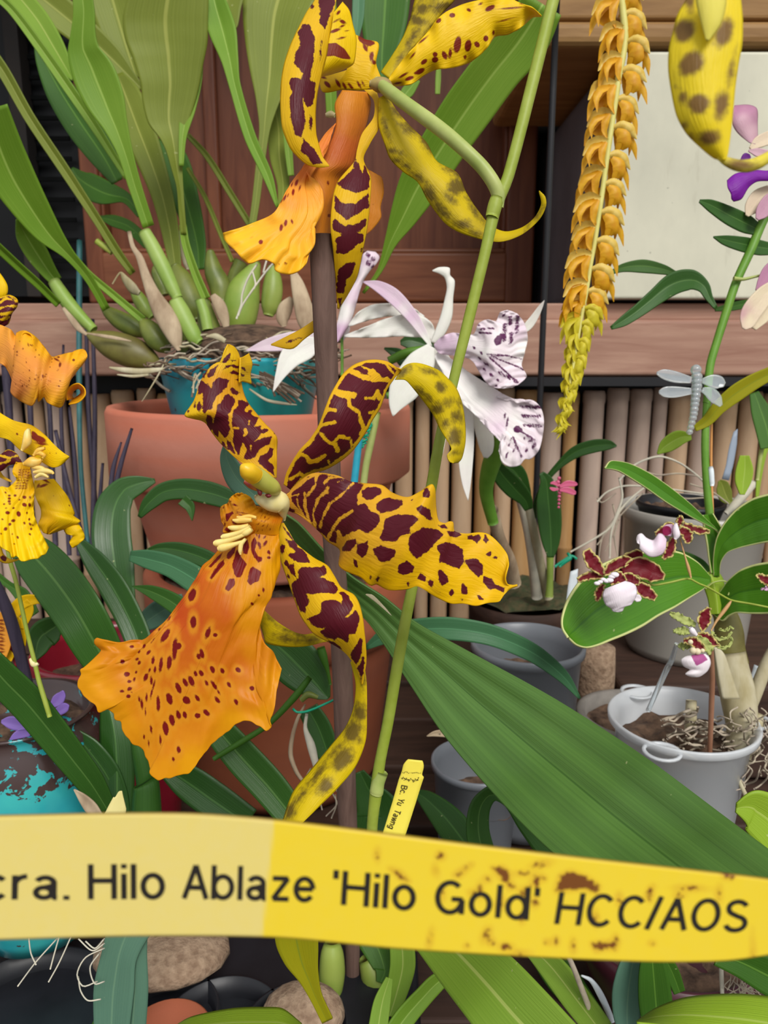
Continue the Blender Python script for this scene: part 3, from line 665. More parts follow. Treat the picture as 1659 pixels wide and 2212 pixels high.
# upper right petal
L = [(50, 1130), (80, 1020), (180, 850), (280, 740), (350, 630), (400, 500), (450, 370), (500, 280), (550, 200), (640, 120), (740, 80), (830, 70), (930, 85), (1020, 135), (1052, 150)]
R = [(130, 1190), (280, 1040), (400, 1005), (520, 940), (620, 860), (700, 760), (770, 650), (800, 590), (870, 480), (900, 400), (930, 320), (990, 230), (1052, 152)]
vn = [([(420, 490), (495, 500)], 9), ([(350, 632), (430, 610), (485, 600)], 14), ([(450, 330), (560, 370), (640, 370)], 24), ([(600, 390), (610, 460), (650, 490), (690, 515), (700, 580), (725, 650), (705, 700)], 13), ([(640, 175), (720, 215), (800, 235), (930, 240)], 17), ([(800, 180), (820, 205), (850, 225)], 26), ([(745, 395), (810, 395), (850, 350), (890, 400)], 12), ([(790, 165), (720, 130)], 9), ([(780, 520), (850, 505)], 9), ([(920, 105), (990, 190)], 6), ([(190, 860), (250, 890), (270, 940), (330, 930), (400, 880)], 12), ([(270, 745), (310, 750)], 7), ([(375, 700), (400, 740), (450, 775), (490, 780), (510, 840)], 14), ([(470, 770), (520, 720), (600, 735)], 13), ([(620, 750), (630, 840)], 9), ([(110, 1080), (190, 1030), (210, 1050)], 12), ([(430, 920), (440, 970)], 8), ([(850, 340), (860, 400)], 14)]
m = MB(); m.sheet(Z2(L), Z2(R), dl=[.27, .262, .258, .268, .275], dr=[.272, .27, .268, .272, .277], bulge=[.1, .3, .3, .3, .1], nu=130, nv=46, sp=dict(v=[(p_, w_*1.25) for p_, w_ in Z2.v(vn)]), edge=7.5, tint=.25)
o2 = Z2([(1050, 152), (1090, 112), (1160, 95), (1250, 110), (1370, 160), (1450, 230), (1520, 310), (1570, 440), (1595, 600), (1598, 760), (1570, 900), (1540, 940), (1500, 947)])
i2 = Z2([(1000, 240), (1040, 238), (1080, 240), (1110, 260), (1180, 340), (1260, 440), (1330, 540), (1380, 650), (1440, 750), (1480, 830), (1445, 880), (1460, 930), (1500, 947)])
m.sheet(i2, o2, dl=[.277, .285, .28], dr=[.277, .290, .288], bulge=[0, .35, .3, .3], nu=90, nv=20, mi=1, sp=dict(e=Z2.e([(1075, 170, 55, 35, -40), (1280, 170, 60, 22, 25), (1385, 300, 48, 45, 0), (1240, 360, 60, 22, 40), (1360, 480, 55, 45, 40), (1450, 430, 40, 35, 0), (1520, 560, 45, 60, 0), (1430, 610, 22, 42, -20), (1510, 720, 48, 80, 0), (1300, 400, 40, 12, 50), (1550, 430, 12, 45, 0), (1370, 590, 8, 20, 0), (1500, 860, 50, 20, 0)])), tint=.15)
m.build('petal', [M['petal'], M['petalback']], CF, th=.0005)
# big right petal
L = [(60, 335), (130, 262), (220, 198), (290, 190), (400, 210), (480, 250), (570, 260), (690, 270), (760, 320), (860, 350), (950, 310), (1020, 265), (1040, 300), (1050, 420), (1065, 510), (1105, 525), (1130, 513), (1158, 515), (1170, 572), (1260, 590), (1330, 585), (1400, 600), (1470, 660), (1525, 740), (1530, 800), (1510, 880), (1525, 930), (1590, 932)]
R = [(40, 430), (130, 460), (200, 510), (270, 575), (330, 640), (415, 700), (408, 800), (440, 830), (550, 880), (618, 935), (655, 925), (740, 965), (860, 965), (930, 945), (1050, 1010), (1150, 1055), (1230, 1055), (1310, 1070), (1400, 1050), (1470, 1040), (1500, 1000), (1530, 962), (1590, 938)]
pp = [[(95, 330), (200, 215), (300, 200), (400, 220), (575, 268), (530, 340), (530, 400), (575, 395), (620, 440), (685, 470), (680, 510), (600, 595), (545, 560), (440, 610), (410, 580), (390, 650), (340, 630), (270, 570), (200, 500), (140, 420), (95, 380)],
[(600, 290), (650, 283), (695, 300), (690, 330), (640, 360), (590, 372), (560, 350), (560, 315)], [(650, 395), (720, 358), (830, 370), (832, 400), (800, 430), (740, 450), (690, 460), (650, 435)],
[(705, 500), (800, 465), (900, 470), (935, 500), (880, 545), (875, 590), (820, 610), (790, 645), (700, 640), (680, 620), (700, 560)], [(880, 600), (955, 548), (1060, 570), (1100, 600), (1050, 650), (1000, 700), (950, 740), (920, 757), (870, 710), (860, 650)],
[(1050, 670), (1110, 645), (1190, 670), (1228, 700), (1230, 780), (1205, 830), (1140, 800), (1065, 780), (1070, 720)], [(1240, 765), (1310, 755), (1355, 800), (1358, 860), (1330, 885), (1280, 840)], [(1360, 870), (1420, 890), (1440, 930), (1510, 950), (1500, 985), (1440, 960), (1400, 965), (1365, 920)],
[(430, 690), (460, 640), (525, 620), (530, 650), (490, 705), (430, 710)], [(530, 665), (600, 640), (605, 680), (590, 730), (560, 750), (520, 720)], [(630, 690), (690, 672), (780, 700), (775, 740), (740, 775), (690, 780), (640, 730)], [(800, 800), (860, 762), (900, 810), (895, 850), (840, 862), (795, 850)],
[(505, 755), (530, 770), (530, 810), (510, 800)], [(905, 430), (960, 405), (1005, 430), (1010, 470), (1030, 505), (990, 505), (960, 470)], [(960, 355), (975, 305), (1000, 290), (1010, 330), (1000, 355)], [(875, 370), (905, 362), (890, 380)], [(1055, 535), (1100, 530), (1125, 560), (1080, 560)], [(1120, 575), (1180, 580), (1220, 600), (1180, 622), (1130, 605)],
[(1255, 605), (1345, 600), (1345, 630), (1320, 660), (1290, 630), (1255, 630)], [(1375, 605), (1405, 630), (1385, 660), (1358, 640)], [(1375, 735), (1400, 705), (1428, 715), (1410, 750)], [(1410, 755), (1440, 735), (1470, 745), (1455, 765)], [(1440, 690), (1465, 683), (1455, 698)], [(1060, 835), (1080, 828), (1130, 875), (1130, 910), (1090, 935), (1065, 900)],
[(925, 885), (945, 850), (985, 880), (980, 912), (950, 908)], [(995, 910), (1010, 888), (1030, 910), (1018, 945), (998, 935)], [(1210, 930), (1230, 912), (1258, 950), (1258, 993), (1215, 993)], [(1135, 990), (1155, 957), (1178, 985), (1150, 1008)], [(1320, 998), (1345, 1005), (1363, 1030), (1340, 1030)], [(855, 915), (870, 910), (872, 940), (858, 940)], [(650, 890), (665, 868), (675, 880), (658, 910)], [(612, 880), (620, 865), (622, 890), (612, 905)], [(1070, 975), (1085, 975), (1080, 1000)], [(1215, 1025), (1228, 1025), (1222, 1040)], [(30, 390), (50, 355), (75, 365), (60, 390)], [(40, 425), (70, 405), (120, 435), (120, 455), (50, 435)]]
vn = [([(70, 330), (150, 270), (250, 195)], 6), ([(265, 195), (250, 270), (200, 340), (180, 325), (185, 420), (215, 515)], 7), ([(335, 300), (270, 360), (235, 450), (250, 550)], 7), ([(335, 290), (330, 325)], 8), ([(500, 255), (420, 340), (350, 390), (300, 480), (282, 550)], 6), ([(500, 440), (420, 490), (370, 550), (335, 625)], 8), ([(310, 260), (340, 225), (420, 215)], 4), ([(400, 250), (445, 232)], 3), ([(130, 340), (135, 400), (190, 500)], 5), ([(90, 345), (140, 330)], 4), ([(405, 575), (400, 660)], 8)]
m = MB(); m.sheet(Z1(L), Z1(R), dl=[.268, .26, .252, .262, .262], dr=[.270, .268, .256, .258, .262], bulge=[.1, .3, .22, .1, -.1], fold=.05, ruf=(.0016, 4, 0), jit=1.2, nu=180, nv=70, sp=dict(p=[Z1(q) for q in pp], v=[(p_, w_*1.3) for p_, w_ in Z1.v(vn)]), tint=[(620, 1080, .9), (700, 1060, .8), (760, 1120, .7), (860, 1060, .55), (820, 1180, .5), (740, 1180, .7), (900, 1230, .1), (780, 1245, .05), (1040, 1160, .1), (1080, 1240, 0.), (960, 1110, .4), (930, 1070, .2), (1000, 1290, 0.), (850, 1265, 0.)])
m.build('petal', M['petal2'], CF, th=.0005)
# lower sepal
L = [(290, 60), (285, 200), (330, 350), (360, 500), (410, 640), (460, 780), (520, 950), (580, 1110), (640, 1200), (730, 1310), (880, 1395), (1000, 1460), (1100, 1540), (1170, 1630), (1220, 1720), (1262, 1840), (1272, 1890)]
R = [(385, 50), (450, 160), (520, 280), (620, 370), (740, 460), (880, 540), (960, 660), (1040, 790), (1180, 870), (1240, 970), (1280, 1130), (1300, 1300), (1320, 1500), (1322, 1650), (1300, 1780), (1276, 1890)]
pp = [[(370, 80), (450, 170), (520, 270), (540, 330), (620, 370), (690, 520), (640, 510), (540, 500), (480, 470), (450, 410), (500, 400), (520, 380), (440, 300), (410, 230), (470, 250)], [(345, 330), (365, 290), (400, 310), (400, 380), (375, 420), (350, 390)], [(385, 500), (410, 475), (450, 520), (510, 510), (520, 620), (525, 660), (480, 640), (440, 580)], [(420, 610), (460, 650), (460, 700), (430, 660)],
[(550, 590), (600, 545), (720, 560), (840, 545), (880, 600), (880, 640), (780, 670), (850, 690), (900, 720), (960, 720), (1000, 820), (960, 865), (850, 850), (650, 860), (700, 940), (640, 1010), (635, 1080), (570, 1050), (520, 900), (480, 800), (480, 740), (560, 680)],
[(1020, 850), (1060, 835), (1120, 880), (1160, 980), (1150, 1040), (1090, 1110), (1010, 1130), (1120, 1130), (1200, 1050), (1240, 1110), (1240, 1200), (1200, 1310), (1130, 1320), (1110, 1405), (1000, 1350), (970, 1380), (880, 1350), (800, 1285), (870, 1240), (760, 1245), (640, 1140), (720, 1110), (810, 1090), (810, 960), (870, 930), (960, 925), (1040, 975), (1060, 930)],
[(890, 1385), (960, 1400), (1070, 1500), (980, 1460)], [(1140, 1530), (1200, 1460), (1240, 1350), (1275, 1360), (1285, 1440), (1250, 1580), (1215, 1660), (1160, 1580)], [(1225, 1700), (1290, 1570), (1310, 1640), (1300, 1760), (1270, 1840)]]
m = MB(); m.sheet(Z5(L), Z5(R), dl=[.272, .268, .262, .27], dr=[.27, .265, .258, .268], bulge=[.1, .3, .3, .3, .1], nu=130, nv=46, sp=dict(p=[Z5(q) for q in pp]), tint=.05)
o2 = [(785, 1440), (790, 1500), (792, 1560), (790, 1600), (770, 1650), (735, 1700), (690, 1745), (655, 1785)]
i2 = [(757, 1420), (766, 1460), (763, 1520), (755, 1560), (720, 1610), (675, 1660), (635, 1715), (605, 1790)]
m.sheet(D2([(1455, 905), (1480, 1010), (1468, 1130), (1430, 1220), (1350, 1320), (1260, 1430), (1180, 1530), (1120, 1700)]), D2([(1515, 900), (1530, 1000), (1532, 1150), (1525, 1280), (1480, 1400), (1400, 1500), (1310, 1590), (1200, 1700)]), dl=[.272, .275, .265], dr=[.27, .27, .26], bulge=.25, nu=80, nv=20, mi=1,
   sp=dict(e=D2.e([(1500, 1150, 30, 45, 0), (1470, 1240, 40, 60, 30), (1415, 1370, 38, 62, 35), (1330, 1500, 30, 48, 40), (1300, 1440, 12, 120, 38), (1230, 1540, 14, 90, 42), (1170, 1620, 25, 40, 40), (1515, 1000, 8, 60, 0), (1495, 1270, 14, 22, 0)])), tint=.2)
m.build('sepal', [M['petal'], M['petalback']], CF, th=.0005)
# lip
Lq = [(845, 325), (835, 355), (790, 415), (745, 450), (715, 520), (660, 600), (600, 680), (540, 745), (470, 795), (400, 806), (330, 811), (275, 800), (245, 792)]
Rq = [(1100, 225), (1112, 300), (1115, 380), (1110, 480), (1080, 510), (1050, 550), (1030, 600), (1020, 650), (1025, 740), (1040, 810), (1080, 860), (1110, 910), (1125, 940)]
Eq = [(245, 792), (233, 800), (232, 820), (262, 850), (235, 885), (180, 935), (163, 945), (168, 965), (152, 1000), (158, 1040), (195, 1080), (240, 1120), (250, 1150), (290, 1130), (320, 1150), (325, 1178), (355, 1190), (370, 1240), (400, 1285), (460, 1320), (475, 1360), (500, 1410), (495, 1440), (530, 1470), (575, 1460), (625, 1452), (690, 1430), (735, 1370), (780, 1310), (870, 1235), (950, 1185), (1010, 1210), (1050, 1235), (1075, 1215), (1068, 1195), (1090, 1130), (1100, 1050), (1125, 940)]
e6 = [(885, 20, 48, 26, 110), (683, 320, 58, 22, 125), (755, 420, 80, 18, 95), (780, 400, 25, 25, 90), (712, 525, 52, 17, 92), (650, 537, 52, 14, 97), (892, 222, 48, 22, 92), (1000, 300, 45, 18, 110), (1055, 315, 16, 14, 0), (955, 455, 35, 15, 75), (930, 475, 22, 13, 75), (592, 505, 30, 11, 100), (558, 447, 22, 12, 130), (525, 398, 20, 9, 120), (590, 360, 20, 5, 125), (710, 197, 22, 8, 125), (640, 273, 15, 6, 125), (432, 405, 15, 11, 170), (490, 442, 12, 9, 110), (475, 497, 16, 9, 140), (488, 525, 18, 10, 115), (362, 516, 17, 17, 0), (395, 610, 23, 18, 160), (466, 593, 12, 9, 120), (415, 665, 14, 10, 0), (452, 648, 17, 9, 100), (565, 580, 18, 8, 110), (606, 572, 26, 9, 95), (537, 632, 30, 16, 110), (580, 662, 30, 10, 85), (597, 690, 35, 9, 105), (580, 750, 38, 8, 100), (543, 775, 32, 8, 90), (360, 735, 17, 10, 0), (415, 720, 22, 14, 150), (430, 742, 10, 6, 40), (407, 773, 17, 13, 0), (488, 795, 22, 8, 80), (507, 830, 38, 11, 85), (630, 833, 55, 14, 88), (713, 790, 46, 22, 75), (535, 890, 25, 4, 90), (780, 710, 42, 19, 68), (833, 672, 34, 17, 65), (877, 660, 44, 20, 65), (906, 600, 26, 12, 70), (950, 600, 28, 15, 65), (1033, 573, 30, 17, 70), (1105, 583, 22, 15, 60), (1225, 577, 22, 17, 50), (1327, 714, 19, 18, 0), (990, 675, 25, 11, 65), (1045, 690, 40, 13, 58), (1080, 745, 18, 6, 60), (1157, 688, 22, 13, 60), (840, 803, 34, 26, 55), (920, 787, 28, 14, 50), (1070, 800, 30, 14, 50), (1210, 815, 25, 13, 60), (987, 893, 32, 17, 45), (780, 910, 32, 17, 75), (828, 910, 26, 15, 75), (923, 918, 22, 20, 0), (731, 950, 42, 21, 80), (685, 1015, 50, 22, 80), (577, 1018, 34, 8, 82), (524, 1075, 16, 6, 85), (647, 1095, 32, 9, 85), (560, 1130, 28, 6, 85), (782, 1172, 28, 14, 85), (742, 1242, 17, 10, 90), (1378, 20, 9, 9, 0), (1327, 82, 14, 10, 40)]
e4 = [(800, 1220, 50, 20, 75), (875, 1195, 38, 20, 120), (925, 1315, 28, 20, 60), (925, 1385, 25, 20, 0), (870, 1110, 30, 12, 130), (760, 1065, 25, 12, 70), (850, 1010, 30, 12, 45), (800, 1100, 45, 12, 100), (930, 1035, 20, 8, 140), (750, 945, 50, 12, 150), (830, 830, 26, 10, 160), (905, 800, 20, 10, 150), (870, 850, 22, 9, 150), (760, 860, 20, 8, 130), (840, 790, 14, 8, 110), (790, 910, 30, 9, 160), (710, 900, 30, 8, 150), (850, 1810, 16, 30, 0), (790, 1880, 16, 14, 0)]
p4 = [[(440, 1480), (500, 1290), (530, 1270), (560, 1380), (635, 1470), (560, 1640), (500, 1650), (465, 1600)], [(590, 1130), (650, 1150), (670, 1250), (640, 1340), (590, 1330), (560, 1200)], [(690, 1180), (740, 1110), (770, 1180), (740, 1280), (780, 1360), (840, 1380), (830, 1430), (790, 1450), (730, 1380), (690, 1280)], [(680, 1530), (710, 1500), (825, 1570), (790, 1690), (680, 1745), (635, 1700)], [(400, 1660), (470, 1660), (480, 1740), (390, 1830), (345, 1800)], [(270, 1460), (330, 1410), (345, 1470), (170, 1670), (140, 1660), (200, 1550)], [(380, 1330), (450, 1250), (490, 1240), (470, 1320), (400, 1410), (370, 1390)], [(120, 1510), (230, 1390), (320, 1310), (290, 1390), (160, 1520)]]
tn = D2([(620, 680), (700, 560), (560, 770), (780, 600), (700, 700), (640, 850), (800, 800), (900, 900), (600, 1000), (760, 950), (480, 900), (400, 950), (1000, 560), (1080, 450), (1060, 350), (900, 450), (850, 420), (200, 1020), (280, 1100), (400, 1220), (560, 1430), (700, 1400), (900, 1200), (1090, 1000), (1060, 1180), (960, 700), (330, 830), (1000, 850), (480, 1150), (620, 1150), (820, 1080), (970, 1080), (560, 1300), (1010, 300), (850, 700), (980, 620), (170, 960), (660, 640)])
tv = [1.0, .95, .8, .75, .95, .85, .75, .7, .7, .75, .6, .5, .15, 0, .2, .45, .6, .1, .15, .2, .2, 0, .1, .2, .15, .3, .4, .4, .45, .45, .45, .5, .4, .4, .75, .2, .15, 1.0]
tn = [(p[0], p[1], v) for p, v in zip(tn, tv)]
m = MB(); m.sheet(D2(Lq), D2(Rq), E=D2(Eq), dl=[.268, .262, .258, .256], dr=[.270, .266, .262, .258], bulge=[.15, .3, .22, .12, .05], ruf=(.0011, 3, 0), jit=2.2, nu=190, nv=260, sp=dict(p=[Z4(q) for q in p4], e=Z6.e(e6)+Z4.e(e4)), tint=tn)
m.sheet(Z4([(770, 700), (735, 760), (700, 850), (690, 930), (690, 1000), (700, 1080)]), Z4([(1120, 800), (1112, 850), (1095, 900), (1075, 950), (1060, 1010), (1060, 1080)]), dl=[.268, .264, .266], dr=[.272, .268, .2685], bulge=[.1, .25, .1], nu=40, nv=40,
    sp=dict(e=Z4.e([(x_, y_, 13+k_ % 3*4, 5+k_ % 2*2, 150-(k_*37) % 40) for k_, (x_, y_) in enumerate([(800, 740), (840, 790), (830, 830), (870, 850), (905, 800), (780, 830), (760, 880), (720, 860), (880, 890), (830, 900), (790, 930), (920, 870), (760, 940), (850, 950), (900, 960), (940, 1000), (840, 1010), (780, 1020)])])), tint=[Z4([q])[0][:2]+(v,) for q, v in (((800, 760), .15), ((950, 880), .75), ((1040, 900), .6), ((1060, 980), .0), ((850, 860), .2), ((850, 1000), .4), ((720, 1000), .2))])
# upper ear of the lip
m.sheet(Z4([(690, 1100), (560, 1110), (440, 1090), (360, 1060), (320, 1040), (335, 960), (300, 900), (285, 820), (283, 715)]), Z4([(940, 800), (860, 740), (770, 712), (738, 670), (700, 600), (640, 555), (560, 522)]), E=Z4([(283, 715), (340, 675), (390, 650), (410, 590), (480, 535), (560, 522)]), dl=[.266, .262, .266], dr=[.268, .264], bulge=[.2, .3, .1], ruf=(.001, 3, 2), nu=60, nv=60,
    sp=dict(p=[Z4(q) for q in ([(355, 800), (430, 780), (450, 760), (470, 800), (440, 815), (385, 900), (365, 900)], [(430, 870), (460, 900), (510, 935), (450, 930)], [(340, 1020), (370, 980), (430, 1010), (400, 1040)])], e=Z4.e([(480, 685, 35, 15, 20), (420, 635, 12, 10, 0), (330, 718, 15, 8, 130), (390, 680, 20, 6, 110), (520, 740, 26, 7, 160), (580, 790, 60, 6, 12), (560, 820, 40, 6, 20), (350, 930, 10, 40, 0), (620, 830, 50, 6, 170)])),
    tint=[Z4([q])[0][:2]+(v,) for q, v in (((500, 620), .1), ((650, 620), 0.), ((560, 720), .25), ((400, 750), .7), ((380, 850), .9), ((330, 1000), .4), ((300, 780), .3), ((450, 900), .9))])
m.build('lip', M['lip'], CF, th=.0005)
m = MB()
for q in ([(680, 960, 20), (560, 1035, 26), (420, 1085, 30), (310, 1105, 27), (290, 1108, 12)], [(640, 1060, 18), (480, 1120, 24), (340, 1165, 32), (220, 1190, 36), (190, 1188, 18)], [(600, 1160, 16), (480, 1200, 24), (360, 1235, 42), (280, 1255, 42), (248, 1265, 20)], [(660, 950, 20), (540, 985, 30), (430, 985, 26), (385, 975, 10)], [(700, 880, 22), (600, 880, 32), (500, 890, 24), (445, 880, 10)], [(760, 850, 16), (660, 830, 22), (560, 850, 20), (500, 840, 9)], [(620, 1130, 16), (560, 1200, 24), (545, 1290, 22), (550, 1340, 8)], [(700, 1000, 26), (640, 1040, 34), (600, 1060, 30), (560, 1070, 12)]):
    m.tube([(a, b, .2575, r*1.3) for a, b, r in Z4(q)], n=16, ns=10)
m.build('crest', M['crest'], CF)
# column
m = MB(); m.tube([(a, b, d, r) for (a, b, r), d in zip(Z4([(600, 200, 62), (640, 215, 100), (700, 255, 122), (790, 320, 128), (880, 390, 124), (960, 440, 112), (1010, 480, 84)]), (.246, .247, .249, .252, .255, .258, .262))], n=30, ns=22)
m.build('column', M['column'], CF)
m = MB(); m.tube([(a, b, d, r) for (a, b, r), d in zip(Z4([(560, 155, 30), (590, 180, 78), (640, 220, 118), (700, 262, 129), (735, 290, 124)]), (.2445, .2445, .2455, .248, .2495))], n=24, ns=22)
m.build('anther_cap', M['cap'], CF)
m = MB(); m.tube([(a, b, .2585, r) for a, b, r in Z4([(600, 370, 26), (680, 400, 60), (750, 430, 62), (810, 460, 50), (850, 500, 30)])], n=16); m.build('stigma', plain('stigma', 'd8922c', '9a3a30', 140, .4), CF)
m = MB(); m.tube([(a, b, .254, r) for a, b, r in Z4([(745, 425, 12), (790, 470, 26), (810, 530, 30), (820, 560, 8)])], n=12); m.tube([(a, b, .256, r) for a, b, r in Z4([(880, 545, 10), (920, 560, 28), (960, 560, 10)])], n=8); m.build('stigma_mark', M['blood'], CF)
m = MB(); m.tube([(a, b, d, r) for (a, b, r), d in zip(Z4([(745, 560, 20), (790, 590, 56), (860, 620, 92), (960, 640, 130), (1050, 640, 150), (1100, 700, 110), (1120, 800, 50), (1130, 880, 18)]), (.259, .26, .262, .264, .266, .268, .27, .272))], n=30, ns=20); m.build('column_foot', M['ivory'], CF)
m = MB(); m.tube([(630, 1080, .272, 12), (690, 1100, .285, 13), (780, 1150, .30, 12), (906, 1200, .311, 10)], n=20); m.build('pedicel', M['pedicel'], CF)

# ---- upper flower, seen from behind
UF = empty('flower', P(820, 190, .33), parent=SO)
m = MB(); m.tube([(a, b, d, r) for (a, b, r), d in zip(C2([(805, 385, 18), (850, 425, 30), (950, 500, 32), (1060, 580, 34), (1150, 650, 34), (1240, 730, 33), (1310, 800, 33), (1360, 870, 33), (1385, 930, 33), (1380, 990, 30)]), (.32, .315, .308, .302, .298, .296, .296, .296, .297, .298))], n=50, ns=16); m.build('pedicel', M['pedicel'], UF)
MB().tube([(a, b, .318, r) for a, b, r in C2([(770, 400, 14), (810, 405, 34), (850, 410, 32), (880, 430, 12)])], n=12).build('receptacle', plain('receptacle', 'a08c50', '6a4a3c', 90, .5), UF)
EB = lambda l: C2.e(l)
# dark upper petal
m = MB(); m.sheet(C2([(825, 345), (870, 280), (930, 180), (965, 90), (985, 10), (1005, -50)]), C2([(875, 385), (950, 260), (1060, 140), (1120, 60), (1170, 10), (1210, -50)]), dl=.335, dr=.332, bulge=.2, nu=50, nv=16, sp=dict(e=EB([(1000, 100, 60, 22, 20), (1080, 120, 50, 14, 150), (1030, 40, 50, 25, 160), (1130, 30, 60, 20, 160), (980, 180, 60, 16, 120), (1060, 170, 25, 12, 0), (920, 270, 40, 8, 120), (1050, -20, 50, 20, 0)])), tint=.4); m.build('sepal', M['petalback'], UF, th=.0005)
# right upper petal
m = MB(); m.sheet(C2([(855, 385), (950, 262), (1060, 140), (1100, 85), (1160, 45), (1250, 12), (1350, -8), (1430, -12), (1480, 12), (1545, 35), (1592, 76)]), C2([(880, 412), (970, 402), (1030, 360), (1080, 335), (1180, 322), (1260, 292), (1330, 232), (1370, 175), (1430, 165), (1490, 135), (1550, 82), (1592, 78)]), dl=.325, dr=.330, bulge=.12, ruf=(.0018, 4, 0), nu=90, nv=30, mi=0,
   sp=dict(e=EB([(1325, 185, 15, 12, 90), (1283, 213, 16, 12, 60), (1240, 218, 30, 16, 100), (1190, 215, 42, 17, 100), (1155, 255, 28, 8, 95), (1128, 265, 22, 11, 70), (1083, 285, 16, 14, 0), (1083, 260, 12, 12, 0), (1030, 295, 18, 10, 140), (1010, 340, 26, 12, 150), (960, 375, 22, 10, 160), (1225, 272, 12, 8, 90), (1360, 155, 14, 6, 100), (1345, 40, 26, 12, 150), (1300, 20, 14, 6, 150), (1245, 50, 12, 8, 30), (1165, 75, 14, 12, 0), (1100, 100, 10, 14, 40), (930, 360, 26, 6, 150), (905, 395, 18, 5, 170), (1450, 40, 60, 5, 175), (1500, 20, 14, 4, 0), (1030, 190, 30, 5, 140), (975, 265, 22, 5, 130), (990, 350, 10, 6, 0), (1420, 95, 50, 4, 165)])), tint=.15); m.build('petal', M['yellow'], UF, th=.0005)
# lower right sepal
m = MB(); m.sheet(C2([(815, 470), (815, 600), (840, 680), (870, 760), (930, 820), (1000, 870), (1050, 960), (1130, 1065), (1200, 1110), (1310, 1145), (1400, 1156), (1500, 1120), (1580, 1050), (1612, 985), (1608, 940), (1580, 912)]), C2([(850, 450), (900, 530), (960, 600), (1040, 680), (1090, 770), (1190, 830), (1230, 920), (1290, 1010), (1350, 1080), (1420, 1108), (1500, 1088), (1560, 1040), (1592, 975), (1580, 914)]), dl=[.32, .322, .325, .315], dr=[.32, .326, .328, .315], bulge=.22, nu=100, nv=22, mi=0,
   sp=dict(e=EB([(960, 620, 55, 24, 40), (1050, 690, 60, 26, 50), (960, 570, 90, 14, 42), (875, 720, 40, 14, 20), (900, 765, 40, 14, 30), (945, 795, 30, 12, 20), (1060, 930, 50, 26, 60), (1110, 1000, 60, 22, 50), (1190, 890, 40, 40, 60), (1160, 820, 50, 14, 40), (1210, 1070, 50, 18, 20), (1270, 1115, 30, 12, 20), (1010, 850, 40, 12, 40), (900, 540, 40, 12, 50), (1270, 1000, 60, 14, 55), (850, 610, 60, 8, 70), (1570, 1030, 50, 5, 125), (1150, 950, 26, 14, 40)])), tint=.2); m.build('sepal', M['petalback'], UF, th=.0005)
# inner left petal piece, seen from behind
m = MB(); m.sheet(C2([(530, 372), (620, 350), (690, 320), (702, 260), (700, 170), (750, 190), (812, 208), (800, 300), (825, 375)]), C2([(530, 375), (548, 440), (640, 430), (740, 432), (825, 405)]), dl=.335, bulge=.1, nu=60, nv=20, sp=dict(p=[C2([(710, 170), (810, 205), (770, 225), (720, 200)])], e=EB([(570, 405, 20, 10, 45), (620, 400, 26, 8, 60), (650, 410, 22, 7, 60), (680, 412, 22, 7, 50), (720, 405, 22, 6, 60), (740, 400, 18, 5, 60), (780, 270, 22, 10, 100), (750, 230, 22, 9, 60), (790, 300, 12, 10, 0), (545, 370, 20, 6, 20)])), tint=.35); m.build('petal', M['yellow'], UF, th=.0005)
# lip, back tube and side lobes
m = MB(); m.sheet(C2([(640, 432), (605, 500), (612, 580), (592, 660), (560, 720), (530, 780), (480, 815), (530, 900), (542, 960), (500, 1050), (495, 1130)]), C2([(765, 440), (775, 500), (755, 600), (735, 660), (720, 740), (700, 800), (640, 860), (610, 950), (590, 1060), (585, 1130)]), dl=.318, dr=.326, bulge=.25, nu=70, nv=20, tint=[C2([q])[0][:2]+(v,) for q, v in (((650, 480), .1), ((640, 700), 1.), ((680, 600), .5), ((600, 900), .3), ((540, 1050), .15))], sp=dict(e=EB([(572, 690, 22, 7, 120), (570, 875, 12, 6, 90), (575, 1030, 10, 8, 0)])))
m.sheet(C2([(610, 590), (560, 640), (520, 700), (450, 800), (380, 900), (310, 1020), (200, 1070), (130, 1095), (72, 1112)]), C2([(600, 600), (560, 710), (470, 815), (530, 880), (547, 940), (490, 1040), (510, 1100), (490, 1120), (475, 1180)]), E=C2([(72, 1112), (80, 1150), (130, 1200), (190, 1258), (262, 1240), (315, 1262), (320, 1292), (380, 1312), (440, 1290), (470, 1250), (475, 1180)]), dl=[.318, .31, .305], dr=[.316, .312, .31], bulge=[.1, .1, .15], ruf=(.0016, 3, 0), nu=70, nv=60, mi=1,
   sp=dict(e=EB([(422, 875, 18, 7, 110), (405, 920, 16, 7, 100), (438, 900, 14, 4, 110), (400, 885, 12, 4, 110), (365, 945, 16, 6, 110), (380, 935, 10, 4, 110), (350, 960, 12, 4, 110), (370, 1066, 16, 8, 100), (348, 1090, 18, 8, 100), (400, 1060, 13, 6, 70), (250, 1158, 12, 10, 130), (205, 1138, 10, 3, 150), (368, 1260, 8, 7, 0), (338, 1262, 6, 5, 0)])), tint=[C2([q])[0][:2]+(v,) for q, v in (((560, 660), .9), ((450, 830), .95), ((420, 950), .6), ((300, 1080), .25), ((150, 1120), .05), ((350, 1200), .1), ((500, 880), .5), ((420, 1290), 0.), ((480, 1050), .3))])
m.sheet(C2([(720, 760), (750, 860), (745, 1000), (720, 1120)]), C2([(775, 845), (825, 845), (838, 920), (822, 990), (825, 1040), (780, 1100), (740, 1130)]), dl=.335, bulge=.1, nu=30, nv=12, mi=0, tint=.05, sp=dict(e=EB([(790, 975, 7, 5, 0)])))
m.build('lip', [M['lipback'], M['lip2']], UF, th=.0005)
MB().tube([(a, b, .335, r) for a, b, r in C2([(560, 550, 8), (585, 546, 16), (605, 552, 10)])], n=8).build('column', M['ivory'], UF)
